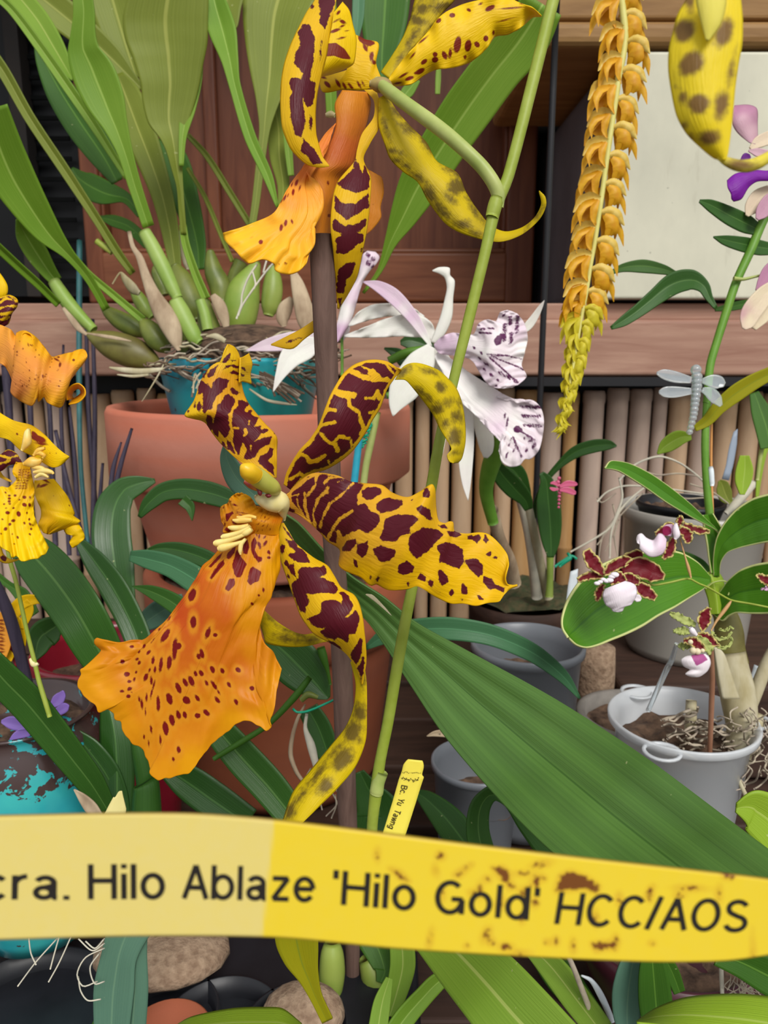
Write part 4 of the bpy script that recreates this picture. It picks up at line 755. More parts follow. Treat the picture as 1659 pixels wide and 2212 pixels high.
# front maroon sepal (hangs over the lip)
m = MB(); m.sheet(C2([(745, 430), (790, 480), (790, 560), (735, 640), (710, 720), (700, 770), (620, 868), (595, 950), (585, 1080), (598, 1200), (608, 1330), (618, 1475)]), C2([(800, 430), (815, 480), (818, 600), (770, 690), (740, 760), (775, 850), (772, 960), (760, 1080), (735, 1210), (710, 1320), (670, 1400), (622, 1477)]), dl=[.325, .318, .312, .33], dr=[.325, .32, .318, .332], bulge=[.1, .2, .25], nu=110, nv=34, sp=dict(p=[C2(q) for q in ([(690, 790), (705, 765), (712, 790), (700, 805)], [(610, 880), (660, 840), (715, 785), (735, 830), (745, 790), (772, 845), (765, 900), (705, 925), (640, 900)], [(605, 935), (650, 975), (700, 975), (766, 920), (765, 990), (700, 1030), (660, 1052), (605, 1000)], [(590, 1060), (605, 1045), (650, 1080), (700, 1075), (752, 1045), (750, 1080), (710, 1110), (740, 1120), (740, 1150), (650, 1215), (608, 1210), (615, 1160), (600, 1150), (640, 1120), (600, 1100)], [(620, 1290), (660, 1255), (702, 1250), (690, 1310), (655, 1340), (660, 1360), (640, 1400), (612, 1400)], [(618, 1430), (640, 1418), (628, 1465)], [(740, 1180), (728, 1215), (725, 1190)])]), tint=.02)
m.sheet(C2([(300, 1645), (380, 1605), (450, 1568), (560, 1490)]), C2([(300, 1650), (400, 1668), (460, 1620), (600, 1520)]), dl=.335, bulge=.1, nu=20, nv=8, tint=.1, sp=dict(e=EB([(410, 1625, 30, 6, 160)])))
m.build('sepal', M['petal'], UF, th=.0005)
# left rising petal
m = MB(); m.sheet(C2([(540, -60), (505, 10), (470, 60), (400, 200), (365, 300), (350, 380), (345, 480), (352, 600), (370, 660), (400, 720), (470, 785), (530, 800), (577, 795)]), C2([(620, -60), (605, 40), (585, 150), (565, 260), (545, 340), (520, 450), (512, 540), (515, 640), (530, 700), (545, 750), (577, 793)]), dl=[.32, .305, .30, .305], dr=[.315, .31, .305, .305], bulge=[.1, .3, .3, .2], nu=100, nv=24,
   sp=dict(p=[C2(q) for q in ([(520, -40), (610, -40), (600, 30), (570, 100), (555, 145), (530, 110), (535, 50)], [(450, 120), (480, 118), (508, 180), (500, 300), (482, 380), (510, 400), (500, 500), (470, 515), (450, 470), (462, 580), (445, 655), (415, 650), (392, 560), (390, 470), (400, 450), (385, 400), (395, 370), (445, 380), (450, 350), (408, 300), (420, 250), (442, 225), (430, 160)], [(455, 665), (500, 710), (548, 785), (495, 785), (478, 750), (438, 725)])], e=EB([(488, 590, 32, 8, 90), (535, 245, 40, 5, 95), (490, 30, 10, 14, 120)])), tint=.02)
m.sheet(C2([(600, 60), (585, 150), (560, 260), (530, 365)]), C2([(640, 10), (672, 50), (690, 120), (706, 190), (695, 300), (670, 320), (600, 350), (530, 368)]), dl=.31, dr=.318, bulge=.15, nu=50, nv=20, mi=1, sp=dict(p=[C2([(562, 210), (610, 206), (650, 235), (682, 285), (640, 282), (600, 268), (555, 272)])], e=EB([(620, 62, 14, 7, 130), (640, 105, 16, 8, 20), (605, 148, 28, 8, 160), (635, 183, 24, 5, 165), (660, 150, 12, 4, 170), (610, 100, 20, 4, 150), (640, 125, 20, 5, 150), (545, 240, 8, 30, 0)])), tint=.05)
m.build('petal', [M['petal'], M['yellow']], UF, th=.0005)
# ---- leaves of the spotted orchid
def lf(par, pts, d, mat='leaf_mid', name='leaf', n=50, nv=11, **k):
    m = MB(); m.leaf(pts, d, n=n, nv=nv, **k); return m.build(name, M[mat], par, th=.0008)
# the big leaf crossing to the lower right
m = MB(); m.sheet([(612, 1108), (645, 1130), (700, 1190), (760, 1245), (830, 1290), (900, 1345), (1000, 1400), (1200, 1510), (1400, 1640), (1580, 1775), (1720, 1880)], [(610, 1112), (625, 1160), (680, 1225), (750, 1300), (800, 1350), (880, 1470), (960, 1590), (1080, 1730), (1180, 1830), (1300, 1930), (1420, 2020)], dl=[.40, .40, .36, .30, .25], dr=[.42, .41, .37, .31, .25], fold=[.02, .06, .07, .06], rib=(.012, 4), nu=110, nv=64, tint=0); m.build('leaf', M['leaf_big'], SO, th=.0012)
o = MB().sheet(D1([(905, 1248), (960, 1290), (1030, 1350)]), D1([(910, 1245), (940, 1250), (1000, 1310), (1032, 1350)]), dl=.352, nu=14, nv=5, tint=0).build('leaf_scar', M['drywhite'], SO, th=.0005)
lf(SO, [(790, 1400, 10), (830, 1375, 34), (880, 1362, 45), (970, 1358, 50), (1060, 1372, 46), (1150, 1410, 40), (1215, 1460, 28), (1252, 1508, 6)], [.46, .44, .44, .46], 'leaf_teal', fold=.1)
lf(SO, D5([(535, 1180, 100), (515, 1080, 90), (525, 990, 80), (575, 935, 60), (650, 960, 80), (730, 1050, 120), (850, 1180, 170)]), [.40, .40, .38], 'leaf_mid', tilt=.3)
lf(SO, N7([(800, 1400, 300), (850, 1250, 330), (780, 1100, 200), (720, 950, 60)]), [.5, .5], 'leaf_deep')
lf(SO, N7([(1500, 1500, 250), (1350, 1300, 220), (1200, 1150, 130), (1100, 1090, 30)]), [.45, .5], 'leaf_deep')
lf(SO, D1([(240, 520, 20), (245, 600, 70), (290, 690, 110), (360, 760, 110), (420, 800, 60)]), [.30, .31], 'leaf_blue')
# below the tag
lf(SO, D6([(1240, 560, 150), (1250, 640, 180), (1270, 720, 150), (1300, 800, 90), (1330, 880, 55), (1380, 985, 50)]), [.32, .34], 'leaf_yellow', fold=.15)
lf(SO, D7([(240, 480, 200), (370, 600, 270), (500, 740, 310), (640, 900, 330), (800, 1050, 300)]), [.36, .30, .27], 'leaf_light', fold=.08, nv=21)
lf(SO, D7([(640, 540, 60), (760, 660, 110), (860, 790, 120), (960, 920, 110)]), [.42, .38], 'leaf_light')
lf(SO, D7([(700, 560, 120), (800, 700, 140), (900, 830, 110), (1000, 960, 90)]), [.46, .42], 'leaf_shade')
lf(SO, D7([(345, 690, 20), (290, 710, 70), (220, 780, 80), (150, 860, 90), (80, 960, 90)]), [.40, .38], 'leaf_up')
lf(SO, D7([(130, 540, 100), (135, 650, 105), (110, 760, 90), (80, 860, 60)]), [.42, .41], 'leaf_light')
lf(SO, D7([(20, 540, 150), (60, 660, 90), (40, 720, 30)]), [.44, .43], 'leaf_shade')
lf(SO, D7([(80, 700, 30), (50, 800, 70), (30, 920, 80)]), [.39, .38], 'leaf_light')
for q, d, r in ((D6([(1400, 650, 30), (1400, 700, 48), (1400, 780, 55), (1395, 860, 48), (1400, 930, 25)]), .43, 1), (D6([(1540, 720, 30), (1580, 800, 60), (1620, 880, 60), (1600, 960, 30)]), .44, 1)):
    MB().tube([(a, b, d, w) for a, b, w in q], n=20, ns=16).build('pseudobulb', M['bulb_l'], SO)
# ================================================================== THE BIG LIGHT-GREEN PLANT IN THE TURQUOISE POT
SP = empty('strap_leaf_orchid', P(520, 775, .66), 'tall orchid with many light green strap leaves growing from the turquoise pot', 'orchid')
def lfc(zz, pts, d, mat, **k): return lf(SP, zz(pts), d, mat, **k)
lfc(C1, [(1150, -60, 230), (1165, 40, 150), (1190, 130, 60), (1195, 160, 12)], [.70, .70], 'leaf_olive')
lfc(C1, [(560, -60, 260), (600, 80, 240), (650, 250, 200), (700, 400, 120)], [.76, .76], 'leaf_olive')
lfc(C1, [(150, -60, 160), (300, 60, 170), (420, 160, 150), (560, 290, 130), (660, 390, 70), (725, 455, 30)], [.74, .76], 'leaf_olive')
lfc(C1, [(600, 380, 60), (640, 480, 150), (700, 640, 170), (770, 820, 140), (830, 1000, 110), (870, 1180, 90), (900, 1380, 60)], [.74, .70], 'leaf_olive')
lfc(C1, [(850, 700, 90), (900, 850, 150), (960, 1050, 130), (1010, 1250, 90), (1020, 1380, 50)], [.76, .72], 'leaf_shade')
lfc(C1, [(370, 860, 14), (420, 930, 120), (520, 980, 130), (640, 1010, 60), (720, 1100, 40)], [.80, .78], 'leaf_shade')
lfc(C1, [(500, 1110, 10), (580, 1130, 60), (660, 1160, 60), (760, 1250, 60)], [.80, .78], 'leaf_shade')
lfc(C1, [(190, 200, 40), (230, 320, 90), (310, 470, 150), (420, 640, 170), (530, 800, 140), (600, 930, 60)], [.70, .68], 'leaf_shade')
lfc(C1, [(60, -60, 110), (190, 100, 120), (280, 250, 110), (350, 370, 50), (372, 410, 12)], [.70, .69], 'leaf_light')
lfc(C1, [(-40, -40, 40), (60, 50, 44), (200, 235, 50), (330, 420, 54), (480, 640, 48), (600, 830, 36), (650, 910, 30)], [.64, .66], 'leaf_light', fold=.3)
lfc(C1, [(-60, 260, 70), (20, 370, 62), (150, 600, 56), (330, 870, 54), (500, 1130, 46), (600, 1290, 44), (680, 1400, 34)], [.62, .66], 'leaf_olive', fold=.3)
lfc(C1, [(415, -60, 100), (430, 60, 110), (425, 180, 130), (430, 270, 170), (480, 380, 220), (540, 520, 200), (590, 640, 130), (640, 780, 80), (690, 950, 68), (760, 1160, 60)], [.58, .62], 'leaf_up', fold=.12, nv=15)
lfc(C1, [(1085, -60, 90), (1105, 40, 130), (1140, 160, 140), (1175, 300, 90), (1200, 430, 60), (1280, 700, 60), (1370, 900, 50), (1420, 1060, 14)], [.62, .60], 'leaf_up', fold=.2)
lfc(C1, [(1030, 100, 20), (1010, 200, 60), (985, 400, 100), (960, 560, 80), (935, 700, 40), (928, 850, 24)], [.63, .63], 'leaf_light', fold=.1)
m = MB(); m.sheet(C1([(665, -60), (628, 90), (640, 200), (680, 300), (720, 430), (730, 520), (760, 630), (820, 710), (850, 770), (880, 870), (905, 960), (915, 1080), (925, 1200)]), C1([(1070, -60), (1065, 100), (1062, 220), (1040, 330), (1020, 440), (1000, 520), (975, 600), (965, 650), (950, 700), (935, 780), (935, 900), (945, 1060), (955, 1200)]), dl=[.60, .62, .64], dr=[.61, .63, .64], fold=[.05, .08, .1, .3], nu=80, nv=21, tint=0); m.build('leaf', M['leaf_olive'], SP, th=.001)
lfc(C1, [(935, 1150, 36), (950, 1250, 40), (1000, 1400, 42), (1055, 1530, 46)], [.64, .64], 'leaf_light', fold=.4)
lfc(C1, [(960, 690, 24), (1060, 800, 30), (1180, 990, 32), (1285, 1160, 30)], [.70, .70], 'leaf_olive', fold=.3)
lfc(C1, [(960, 860, 18), (1050, 1010, 22), (1130, 1200, 22), (1190, 1340, 20)], [.73, .71], 'leaf_olive', fold=.3)
lfc(C1, [(1440, -60, 380), (1410, 60, 340), (1395, 220, 280), (1385, 400, 200), (1370, 520, 120), (1355, 660, 56), (1330, 860, 44), (1310, 1030, 40), (1290, 1160, 36)], [.72, .68], 'leaf_olive', fold=.06, nv=17)
lfc(C1, [(1400, 520, 60), (1425, 650, 110), (1430, 800, 100), (1450, 950, 60), (1440, 1100, 40)], [.74, .70], 'leaf_olive')
lfc(C1, [(1460, 600, 30), (1475, 750, 40), (1490, 900, 30)], [.70, .70], 'leaf_light')
lfc(C1, [(-60, 560, 200), (0, 760, 230), (60, 900, 230), (150, 1050, 190), (240, 1180, 140), (350, 1300, 60), (450, 1420, 44), (545, 1585, 40)], [.54, .62], 'leaf_up', fold=.15, nv=17)
lfc(C1, [(90, 750, 20), (125, 820, 40), (130, 890, 30), (120, 930, 8)], [.58, .58], 'leaf_light')
lfc(C1, [(370, 1310, 38), (450, 1400, 36), (580, 1510, 38), (735, 1640, 40)], [.62, .62], 'leaf_light', fold=.3)
lfc(C1, [(-40, 1240, 46), (100, 1370, 44), (200, 1460, 42), (300, 1560, 36)], [.55, .60], 'leaf_up', fold=.3)
lfc(C1, [(90, 1120, 20), (130, 1200, 100), (190, 1300, 110), (250, 1390, 80), (290, 1440, 60)], [.60, .62], 'leaf_up', fold=.3)
MB().tube([(a, b, .62, r/2) for a, b, r in C1([(275, 1440, 62), (340, 1540, 74), (410, 1620, 64), (480, 1690, 50)])], n=16, ns=14).build('sheath', M['sheath'], SP)
# broad leaves behind the upper flower
lfc(C2, [(1600, 20, 200), (1500, 180, 260), (1380, 330, 240), (1240, 520, 240), (1120, 700, 220), (1010, 880, 200), (930, 1040, 130), (870, 1160, 60), (820, 1290, 26), (740, 1400, 14)], [.50, .60], 'leaf_up', fold=.1, nv=19)
lfc(C2, [(560, -60, 90), (575, 100, 80), (580, 300, 60), (590, 560, 50)], [.62, .64], 'leaf_up')
lfc(C2, [(720, -60, 60), (715, 80, 56), (705, 180, 30)], [.62, .62], 'leaf_teal')
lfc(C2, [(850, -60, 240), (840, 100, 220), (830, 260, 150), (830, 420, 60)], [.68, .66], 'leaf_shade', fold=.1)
lfc(C2, [(1100, 320, 22), (1098, 380, 26), (1095, 450, 22)], [.70, .70], 'leaf_light')
lfc(C2, [(1000, 380, 30), (950, 440, 60), (920, 480, 20)], [.66, .66], 'leaf_up')
# sheaths and pseudobulbs
def blob(pts, d, mat, name='pseudobulb', flat=.8, zz=N4):
    q = zz(pts); ds = prof(d, len(q))
    return MB().tube([(a, b, dd, r/2) for (a, b, r), dd in zip(q, ds)], n=26, ns=18, flat=flat).build(name, M[mat], SP)
blob([(100, 635, 16), (160, 665, 90), (250, 705, 170), (350, 745, 200), (450, 785, 180), (540, 825, 90), (570, 835, 30)], .62, 'bulb_d')
blob([(200, 465, 24), (250, 510, 80), (330, 565, 120), (420, 610, 120), (490, 650, 50)], .64, 'bulb')
blob([(450, 560, 40), (490, 600, 110), (545, 670, 140), (600, 730, 100), (620, 760, 30)], .615, 'bulb')
blob([(390, 350, 30), (430, 410, 80), (480, 490, 90), (520, 540, 50)], .66, 'bulb_l')
blob([(538, 218, 30), (545, 260, 60), (580, 330, 80), (600, 400, 60)], .70, 'bulb')
blob([(660, 210, 50), (700, 290, 130), (740, 400, 180), (780, 500, 160), (800, 560, 80)], .69, 'bulb')
blob([(885, 118, 40), (890, 160, 70), (910, 260, 120), (950, 350, 140), (960, 450, 120)], .70, 'bulb')
blob([(1185, 190, 40), (1150, 260, 110), (1100, 370, 200), (1080, 470, 220), (1070, 570, 190), (1040, 660, 100)], .66, 'bulb_l')
blob([(1275, 215, 50), (1280, 300, 110), (1275, 390, 130), (1260, 480, 110), (1250, 530, 60)], .69, 'bulb_l')
blob([(1080, 190, 90), (1040, 270, 80), (1010, 340, 60)], .72, 'bulb')
blob([(845, 430, 70), (860, 520, 110), (880, 620, 150), (900, 720, 170), (900, 800, 120)], .645, 'bulb')
blob([(640, 560, 60), (700, 660, 110), (760, 740, 140), (800, 800, 110)], .625, 'bulb')
blob([(470, 0, 80), (520, 90, 90), (590, 230, 96), (650, 360, 84), (680, 420, 64)], .615, 'sheath', 'sheath')
blob([(665, 430, 90), (700, 500, 110), (745, 590, 110), (790, 670, 96), (820, 700, 60)], .60, 'sheath', 'sheath')
blob([(820, 430, 64), (850, 520, 70), (870, 620, 70)], .63, 'sheath', 'sheath')
blob([(375, 0, 26), (400, 100, 30), (440, 160, 44), (480, 280, 60), (530, 400, 90), (590, 510, 130), (640, 600, 130), (670, 690, 80), (690, 750, 20)], .595, 'dry', 'dry_sheath', .6)
blob([(270, 330, 8), (320, 260, 14), (350, 300, 50), (400, 360, 70), (440, 390, 30)], .64, 'drywhite', 'dry_sheath', .5)
blob([(700, 0, 44), (715, 90, 50), (740, 200, 50), (745, 240, 16)], .72, 'drywhite', 'dry_sheath', .6)
blob([(1400, 240, 30), (1430, 320, 80), (1460, 430, 110), (1490, 560, 120), (1500, 640, 60)], .64, 'dry', 'dry_sheath', .5)
blob([(1400, 420, 40), (1360, 480, 90), (1340, 550, 80), (1350, 600, 30)], .65, 'dry', 'dry_sheath', .5)
blob([(900, 400, 40), (940, 460, 80), (970, 540, 70), (990, 620, 30)], .635, 'dry', 'dry_sheath', .5)
blob([(-40, 480, 20), (20, 560, 40), (60, 610, 40), (110, 650, 16)], .60, 'dry', 'dry_sheath', .6)
blob([(170, 60, 40), (270, 130, 44)], .66, 'stalk', 'sheath')
blob([(110, 640, 8), (200, 655, 20), (300, 672, 22), (390, 690, 6)], .605, 'dry', 'dry_sheath', .4)
m = MB()
for q in ([(1180, 205), (1120, 300), (1085, 400), (1080, 460), (1050, 550)], [(1290, 190), (1230, 260), (1150, 370), (1090, 460), (1060, 530)], [(1240, 180), (1220, 260), (1240, 250)], [(1150, 250), (1170, 330), (1160, 360)]):
    m.tube([(a, b, .575, 2.2) for a, b in Z(150, 500, .34358)(q)], n=20, ns=6)
tag(m.build('aerial_root', M['root_l'], SP))
o = MB().ball(P(540, 765, .66), .060, n=16, sc=(1.05, 1, .42)).build('root_ball', M['bark'], SP)
# root mass: three tones of tangled strands
for nm, mt, cnt, sd in (('root_mass', 'root', 70, 1), ('root_mass', 'root_d', 90, 2), ('root_mass', 'drywhite', 26, 3)):
    r = random.Random(sd); m = MB()
    for k in range(cnt):
        x0 = r.uniform(420, 1560); y0 = r.uniform(690, 900) if x0 > 560 else r.uniform(820, 900)
        L_ = r.uniform(90, 260); an = r.uniform(-.5, .35) + (.6 if r.random() < .3 else 0)
        pts = []
        for i in range(5):
            pts.append((x0+L_*i/4*math.cos(an)+r.uniform(-14, 14), y0+L_*i/4*math.sin(an)+r.uniform(-12, 12)))
        d = r.uniform(.585, .63); rr = r.uniform(1.2, 3.2)
        m.tube([(a, b, d+r.uniform(-.004, .004), rr) for a, b in N4(pts)], n=16, ns=6)
    for k in range(cnt//5):   # strands hanging over the pot
        x0 = r.uniform(760, 900) if r.random() < .4 else r.uniform(1120, 1300); y0 = r.uniform(880, 960)
        dx = r.uniform(-60, 40) if x0 < 1000 else r.uniform(60, 280); dy = r.uniform(60, 150)
        m.tube([(a, b, .585, r.uniform(1.2, 3)) for a, b in N4([(x0, y0), (x0+dx*.5, y0+dy*.35), (x0+dx, y0+dy)])], n=12, ns=6)
    o = m.build(nm, M[mt], SP); o['kind'] = 'stuff'
m = MB()
for q in ([(250, 855, 10), (330, 870, 34), (450, 880, 40), (560, 870, 30), (600, 860, 8)], [(300, 900, 8), (400, 910, 20), (500, 900, 18)], [(610, 800, 8), (560, 900, 10), (500, 1000, 8), (455, 1070, 3)], [(1130, 990, 10), (1240, 1060, 20), (1340, 1080, 20), (1430, 1090, 6)], [(1110, 920, 8), (1230, 920, 18), (1330, 960, 18), (1450, 1060, 5)], [(860, 660, 10), (920, 660, 40), (980, 690, 30)]):
    MB().tube([(a, b, .585, r/2) for a, b, r in N4(q)], n=18, ns=8, flat=.5).build('dead_root', M['drywhite'], SP)

# ================================================================== LEFT YELLOW ORCHID
LO = empty('yellow_orchid', P(70, 1560, .40), 'orchid spike at the left edge with three yellow and orange flowers', 'orchid')
MB().tube([(a, b, .36, r) for a, b, r in D4([(40, 60, 12), (70, 200, 15), (110, 340, 14), (150, 520, 14), (190, 700, 14), (235, 880, 15), (265, 1010, 16), (310, 1160, 17), (340, 1260, 16)])], n=50, ns=12).build('flower_stem', M['stem'], LO)
MB().tube([(a, b, .36, r) for a, b, r in D4([(205, 860, 10), (235, 900, 24), (262, 900, 8)])], n=8).build('node', M['ivory'], LO)
F1 = empty('flower', P(20, 700, .33), parent=LO)
m = MB(); m.sheet(C4([(-60, 60), (-20, 90), (20, 140), (45, 190), (40, 240), (0, 270), (-60, 290)]), C4([(-70, 60), (-70, 120), (-60, 180), (-60, 220), (-60, 250), (-70, 270), (-70, 290)]), dl=.34, bulge=.2, nu=30, nv=10, tint=.2)
m.sheet(C4([(-50, 260), (0, 255), (60, 243), (104, 270), (100, 310), (70, 350), (50, 410), (10, 430)]), C4([(-50, 420), (-40, 420), (-30, 425), (-20, 430), (-10, 430), (-10, 430), (0, 435), (5, 436)]), dl=.335, bulge=.25, nu=40, nv=26, mi=1, sp=dict(v=C4.v([([(-20, 300), (40, 265), (100, 280)], 7), ([(-20, 330), (40, 310), (100, 310)], 6), ([(-20, 360), (40, 350), (80, 340)], 6), ([(-20, 390), (30, 385), (60, 370)], 6)])), edge=2, tint=.1)
m.build('sepal', [M['yellow'], M['petal']], F1, th=.0005)
m = MB(); m.sheet(C4([(-50, 400), (0, 420), (60, 445), (95, 490), (100, 468), (150, 455), (215, 495), (270, 560), (310, 610), (360, 600), (420, 585), (485, 565), (510, 575), (522, 605), (490, 660)]), C4([(-60, 640), (0, 650), (40, 680), (75, 760), (65, 820), (90, 850), (190, 902), (222, 850), (230, 878), (262, 850), (285, 885), (360, 912), (385, 870), (400, 780), (450, 700)]), dl=[.33, .325, .33], dr=[.33, .318, .325], bulge=[.1, .3, .3, .1], ruf=(.002, 5, 0), nu=100, nv=50,
    tint=[C4([q])[0][:2]+(v,) for q, v in (((100, 600), .75), ((200, 650), .8), ((60, 560), .7), ((300, 740), .75), ((350, 800), .5), ((120, 800), .95), ((80, 770), .9), ((200, 500), 0.), ((260, 580), .1), ((440, 620), .0), ((400, 680), .8), ((240, 860), .1), ((330, 890), .1), ((180, 880), .4), ((-20, 500), .5), ((400, 830), .1), ((140, 470), .1))],
    sp=dict(e=C4.e([(r_.uniform(80, 360), r_.uniform(500, 800), r_.uniform(3, 6), r_.uniform(3, 6), 0) for r_ in [random.Random(5)] for _ in range(60)]+[(340, 630, 20, 6, 30), (360, 660, 16, 8, 100), (350, 615, 8, 6, 0), (170, 540, 10, 5, 60), (440, 632, 8, 8, 0)])))
m.sheet(C4([(400, 870), (395, 820), (430, 780), (470, 770), (505, 800), (508, 840), (470, 880), (410, 895)]), C4([(440, 860), (430, 840), (440, 815), (465, 800), (480, 808), (482, 828), (465, 845), (430, 868)]), dl=.325, dr=.335, bulge=-.1, nu=40, nv=10, tint=0.)
m.sheet(C4([(135, 505), (130, 480), (150, 465), (185, 475), (200, 510)]), C4([(150, 520), (150, 505), (160, 495), (172, 500), (180, 520)]), dl=.322, dr=.33, nu=20, nv=8, tint=0.)
m.build('lip', M['lip3'], F1, th=.0005)
F2 = empty('flower', P(70, 1000, .33), parent=LO)
m = MB(); m.sheet(C4([(-60, 900), (0, 945), (80, 990), (190, 1020), (270, 1080), (345, 1155), (412, 1208)]), C4([(-60, 1080), (0, 1092), (60, 1110), (120, 1165), (190, 1200), (310, 1270), (355, 1262), (412, 1210)]), dl=[.335, .33, .325], bulge=.15, ruf=(.0008, 2, 0), nu=60, nv=26,
   tint=[C4([q])[0][:2]+(v,) for q, v in (((50, 1020), .3), ((200, 1070), .6), ((300, 1180), .15), ((0, 1000), .1), ((380, 1210), 0.))], sp=dict(e=C4.e([(105, 1072, 8, 8, 0), (230, 1100, 50, 18, 20), (210, 1080, 30, 14, 50), (250, 1130, 40, 8, 10), (300, 1186, 4, 4, 0), (337, 1187, 4, 4, 0), (240, 1150, 20, 6, 160)]))); m.build('petal', M['yellow'], F2, th=.0005)
m = MB(); m.sheet(C4([(205, 1350), (215, 1450), (245, 1520), (245, 1570), (228, 1615), (262, 1660)]), C4([(320, 1340), (400, 1440), (445, 1545), (440, 1560), (478, 1595), (300, 1668)]), E=C4([(262, 1660), (280, 1668), (300, 1668)]), dl=.345, dr=.35, bulge=.2, ruf=(.001, 2, 0), nu=50, nv=24, tint=[C4([q])[0][:2]+(v,) for q, v in (((300, 1450), .3), ((380, 1550), .1), ((260, 1380), .6), ((300, 1600), .7))], sp=dict(e=C4.e([(260, 1380, 30, 8, 160), (270, 1350, 30, 6, 30), (230, 1380, 20, 6, 120), (320, 1440, 4, 4, 0), (412, 1500, 5, 8, 0)])))
m.sheet(C4([(380, 1640), (400, 1670), (435, 1680), (415, 1720), (430, 1750)]), C4([(465, 1605), (490, 1640), (505, 1690), (480, 1720), (440, 1748)]), dl=.35, bulge=.2, ruf=(.001, 2, 0), nu=24, nv=12, tint=.2)
m.build('petal', M['yellow'], F2, th=.0005)
m = MB(); m.sheet(C4([(95, 1240), (75, 1300), (100, 1340), (50, 1390), (10, 1385), (-50, 1420), (-60, 1600)]), C4([(175, 1245), (190, 1330), (205, 1400), (200, 1480), (205, 1560), (240, 1650), (290, 1750)]), E=C4([(-60, 1600), (-20, 1710), (10, 1750), (60, 1780), (75, 1812), (100, 1800), (130, 1832), (200, 1818), (230, 1815), (250, 1795), (270, 1790), (290, 1750)]), dl=[.33, .325, .315], dr=[.335, .33, .32], bulge=[.1, .25, .15], ruf=(.0014, 4, 0), nu=80, nv=60,
   tint=[C4([q])[0][:2]+(v,) for q, v in (((150, 1300), .9), ((160, 1420), .7), ((170, 1560), .2), ((50, 1420), .15), ((0, 1550), .05), ((180, 1700), 0.), ((100, 1360), .5), ((60, 1780), 0.))],
   sp=dict(e=C4.e([(a, b, s, s*.75, t) for a, b, s, t in ((33, 1422, 8, 40), (55, 1440, 9, 0), (55, 1458, 10, 0), (55, 1475, 10, 0), (58, 1490, 8, 0), (90, 1440, 9, 0), (145, 1450, 13, 10), (145, 1495, 15, 20), (115, 1465, 8, 0), (25, 1492, 8, 0), (36, 1516, 7, 0), (80, 1515, 9, 0), (110, 1550, 18, 60), (45, 1543, 14, 0), (15, 1582, 8, 0), (78, 1590, 12, 160), (58, 1612, 12, 160), (33, 1640, 13, 120), (8, 1668, 9, 0), (145, 1605, 9, 80), (178, 1610, 9, 60), (195, 1615, 6, 90), (160, 1545, 8, 90), (175, 1583, 8, 90), (185, 1640, 9, 60), (178, 1672, 9, 30), (75, 1670, 6, 90), (105, 1690, 10, 50), (88, 1728, 7, 0), (175, 1495, 11, 90), (178, 1450, 7, 90))]
   +[(120+(k % 4)*18-(k//4)*3, 1285+(k//4)*16, 9, 4, 160) for k in range(32)])))
m.build('lip', M['yellow'], F2, th=.0005)
m = MB(); m.sheet(C4([(-50, 1170), (0, 1195), (50, 1165), (100, 1190), (130, 1240)]), C4([(-50, 1300), (10, 1290), (50, 1260), (90, 1250), (128, 1250)]), dl=.335, bulge=.2, nu=30, nv=16, sp=dict(v=C4.v([([(0, 1200), (60, 1215), (110, 1200)], 8), ([(0, 1250), (60, 1230)], 7)])), edge=1, tint=.1); m.build('sepal', M['petal'], F2, th=.0005)
m = MB(); m.sheet(C4([(-50, 1700), (0, 1740), (20, 1790), (60, 1820), (120, 1812)]), C4([(-50, 1830), (0, 1830), (20, 1840), (50, 1842), (120, 1820)]), dl=.33, bulge=.2, nu=30, nv=12, sp=dict(e=C4.e([(22, 1812, 20, 14, 20), (105, 1808, 25, 8, 170)])), tint=.1)
m.build('sepal', M['petal'], F2, th=.0005); m = MB()
m.sheet(C4([(0, 1290), (20, 1320), (70, 1350)]), C4([(0, 1330), (40, 1350), (70, 1360)]), dl=.34, nu=12, nv=6, tint=.2)
m.build('sepal', M['petal'], F2, th=.0005)
m = MB()
for q in ([(130, 1170, 8), (160, 1120, 26), (165, 1060, 18), (175, 1040, 8)], [(140, 1250, 10), (190, 1240, 34), (230, 1235, 22), (250, 1225, 8)], [(200, 1200, 8), (230, 1170, 16), (270, 1155, 8)], [(210, 1190, 8), (240, 1185, 14), (262, 1200, 14), (255, 1215, 6)], [(200, 1300, 8), (260, 1290, 18), (310, 1300, 12), (320, 1310, 6)], [(190, 1270, 8), (240, 1275, 16), (280, 1290, 8)], [(210, 1330, 8), (250, 1310, 14), (290, 1330, 6)]):
    m.tube([(a, b, .322, r) for a, b, r in C4(q)], n=14, ns=8)
m.build('crest', M['crest'], F2)
F3 = empty('flower', P(40, 1350, .42), parent=LO)
m = MB()
for q, w_ in (([(0, 640, 50), (80, 560, 100), (150, 480, 90), (230, 460, 70), (300, 480, 12)], 0), ([(160, 470, 60), (190, 520, 80), (170, 600, 60), (150, 660, 20)], 0), ([(60, 560, 60), (110, 620, 90), (140, 700, 80), (160, 780, 30)], 0), ([(-40, 820, 100), (30, 830, 90), (90, 860, 50)], 0)):
    m.leaf(D4(q), .42, n=24, nv=9, fold=.1, tint=.4)
m.build('petal', M['yellow'], F3, th=.0005)
m = MB(); m.leaf(D4([(-30, 560, 90), (10, 650, 120), (20, 760, 110), (0, 880, 60)]), .415, n=40, nv=14, fold=.05, tint=.5, sp=dict(e=D4.e([(10, 600+k*24, 26, 7, 10*(k % 3)) for k in range(11)]))); m.build('lip', M['lip3'], F3, th=.0005)
m = MB(); m.leaf(D4([(20, 600, 30), (80, 740, 50), (100, 850, 40), (110, 920, 10)]), .425, n=20, nv=6, tint=1.); m.build('sepal', M['maroon'], F3, th=.0005)

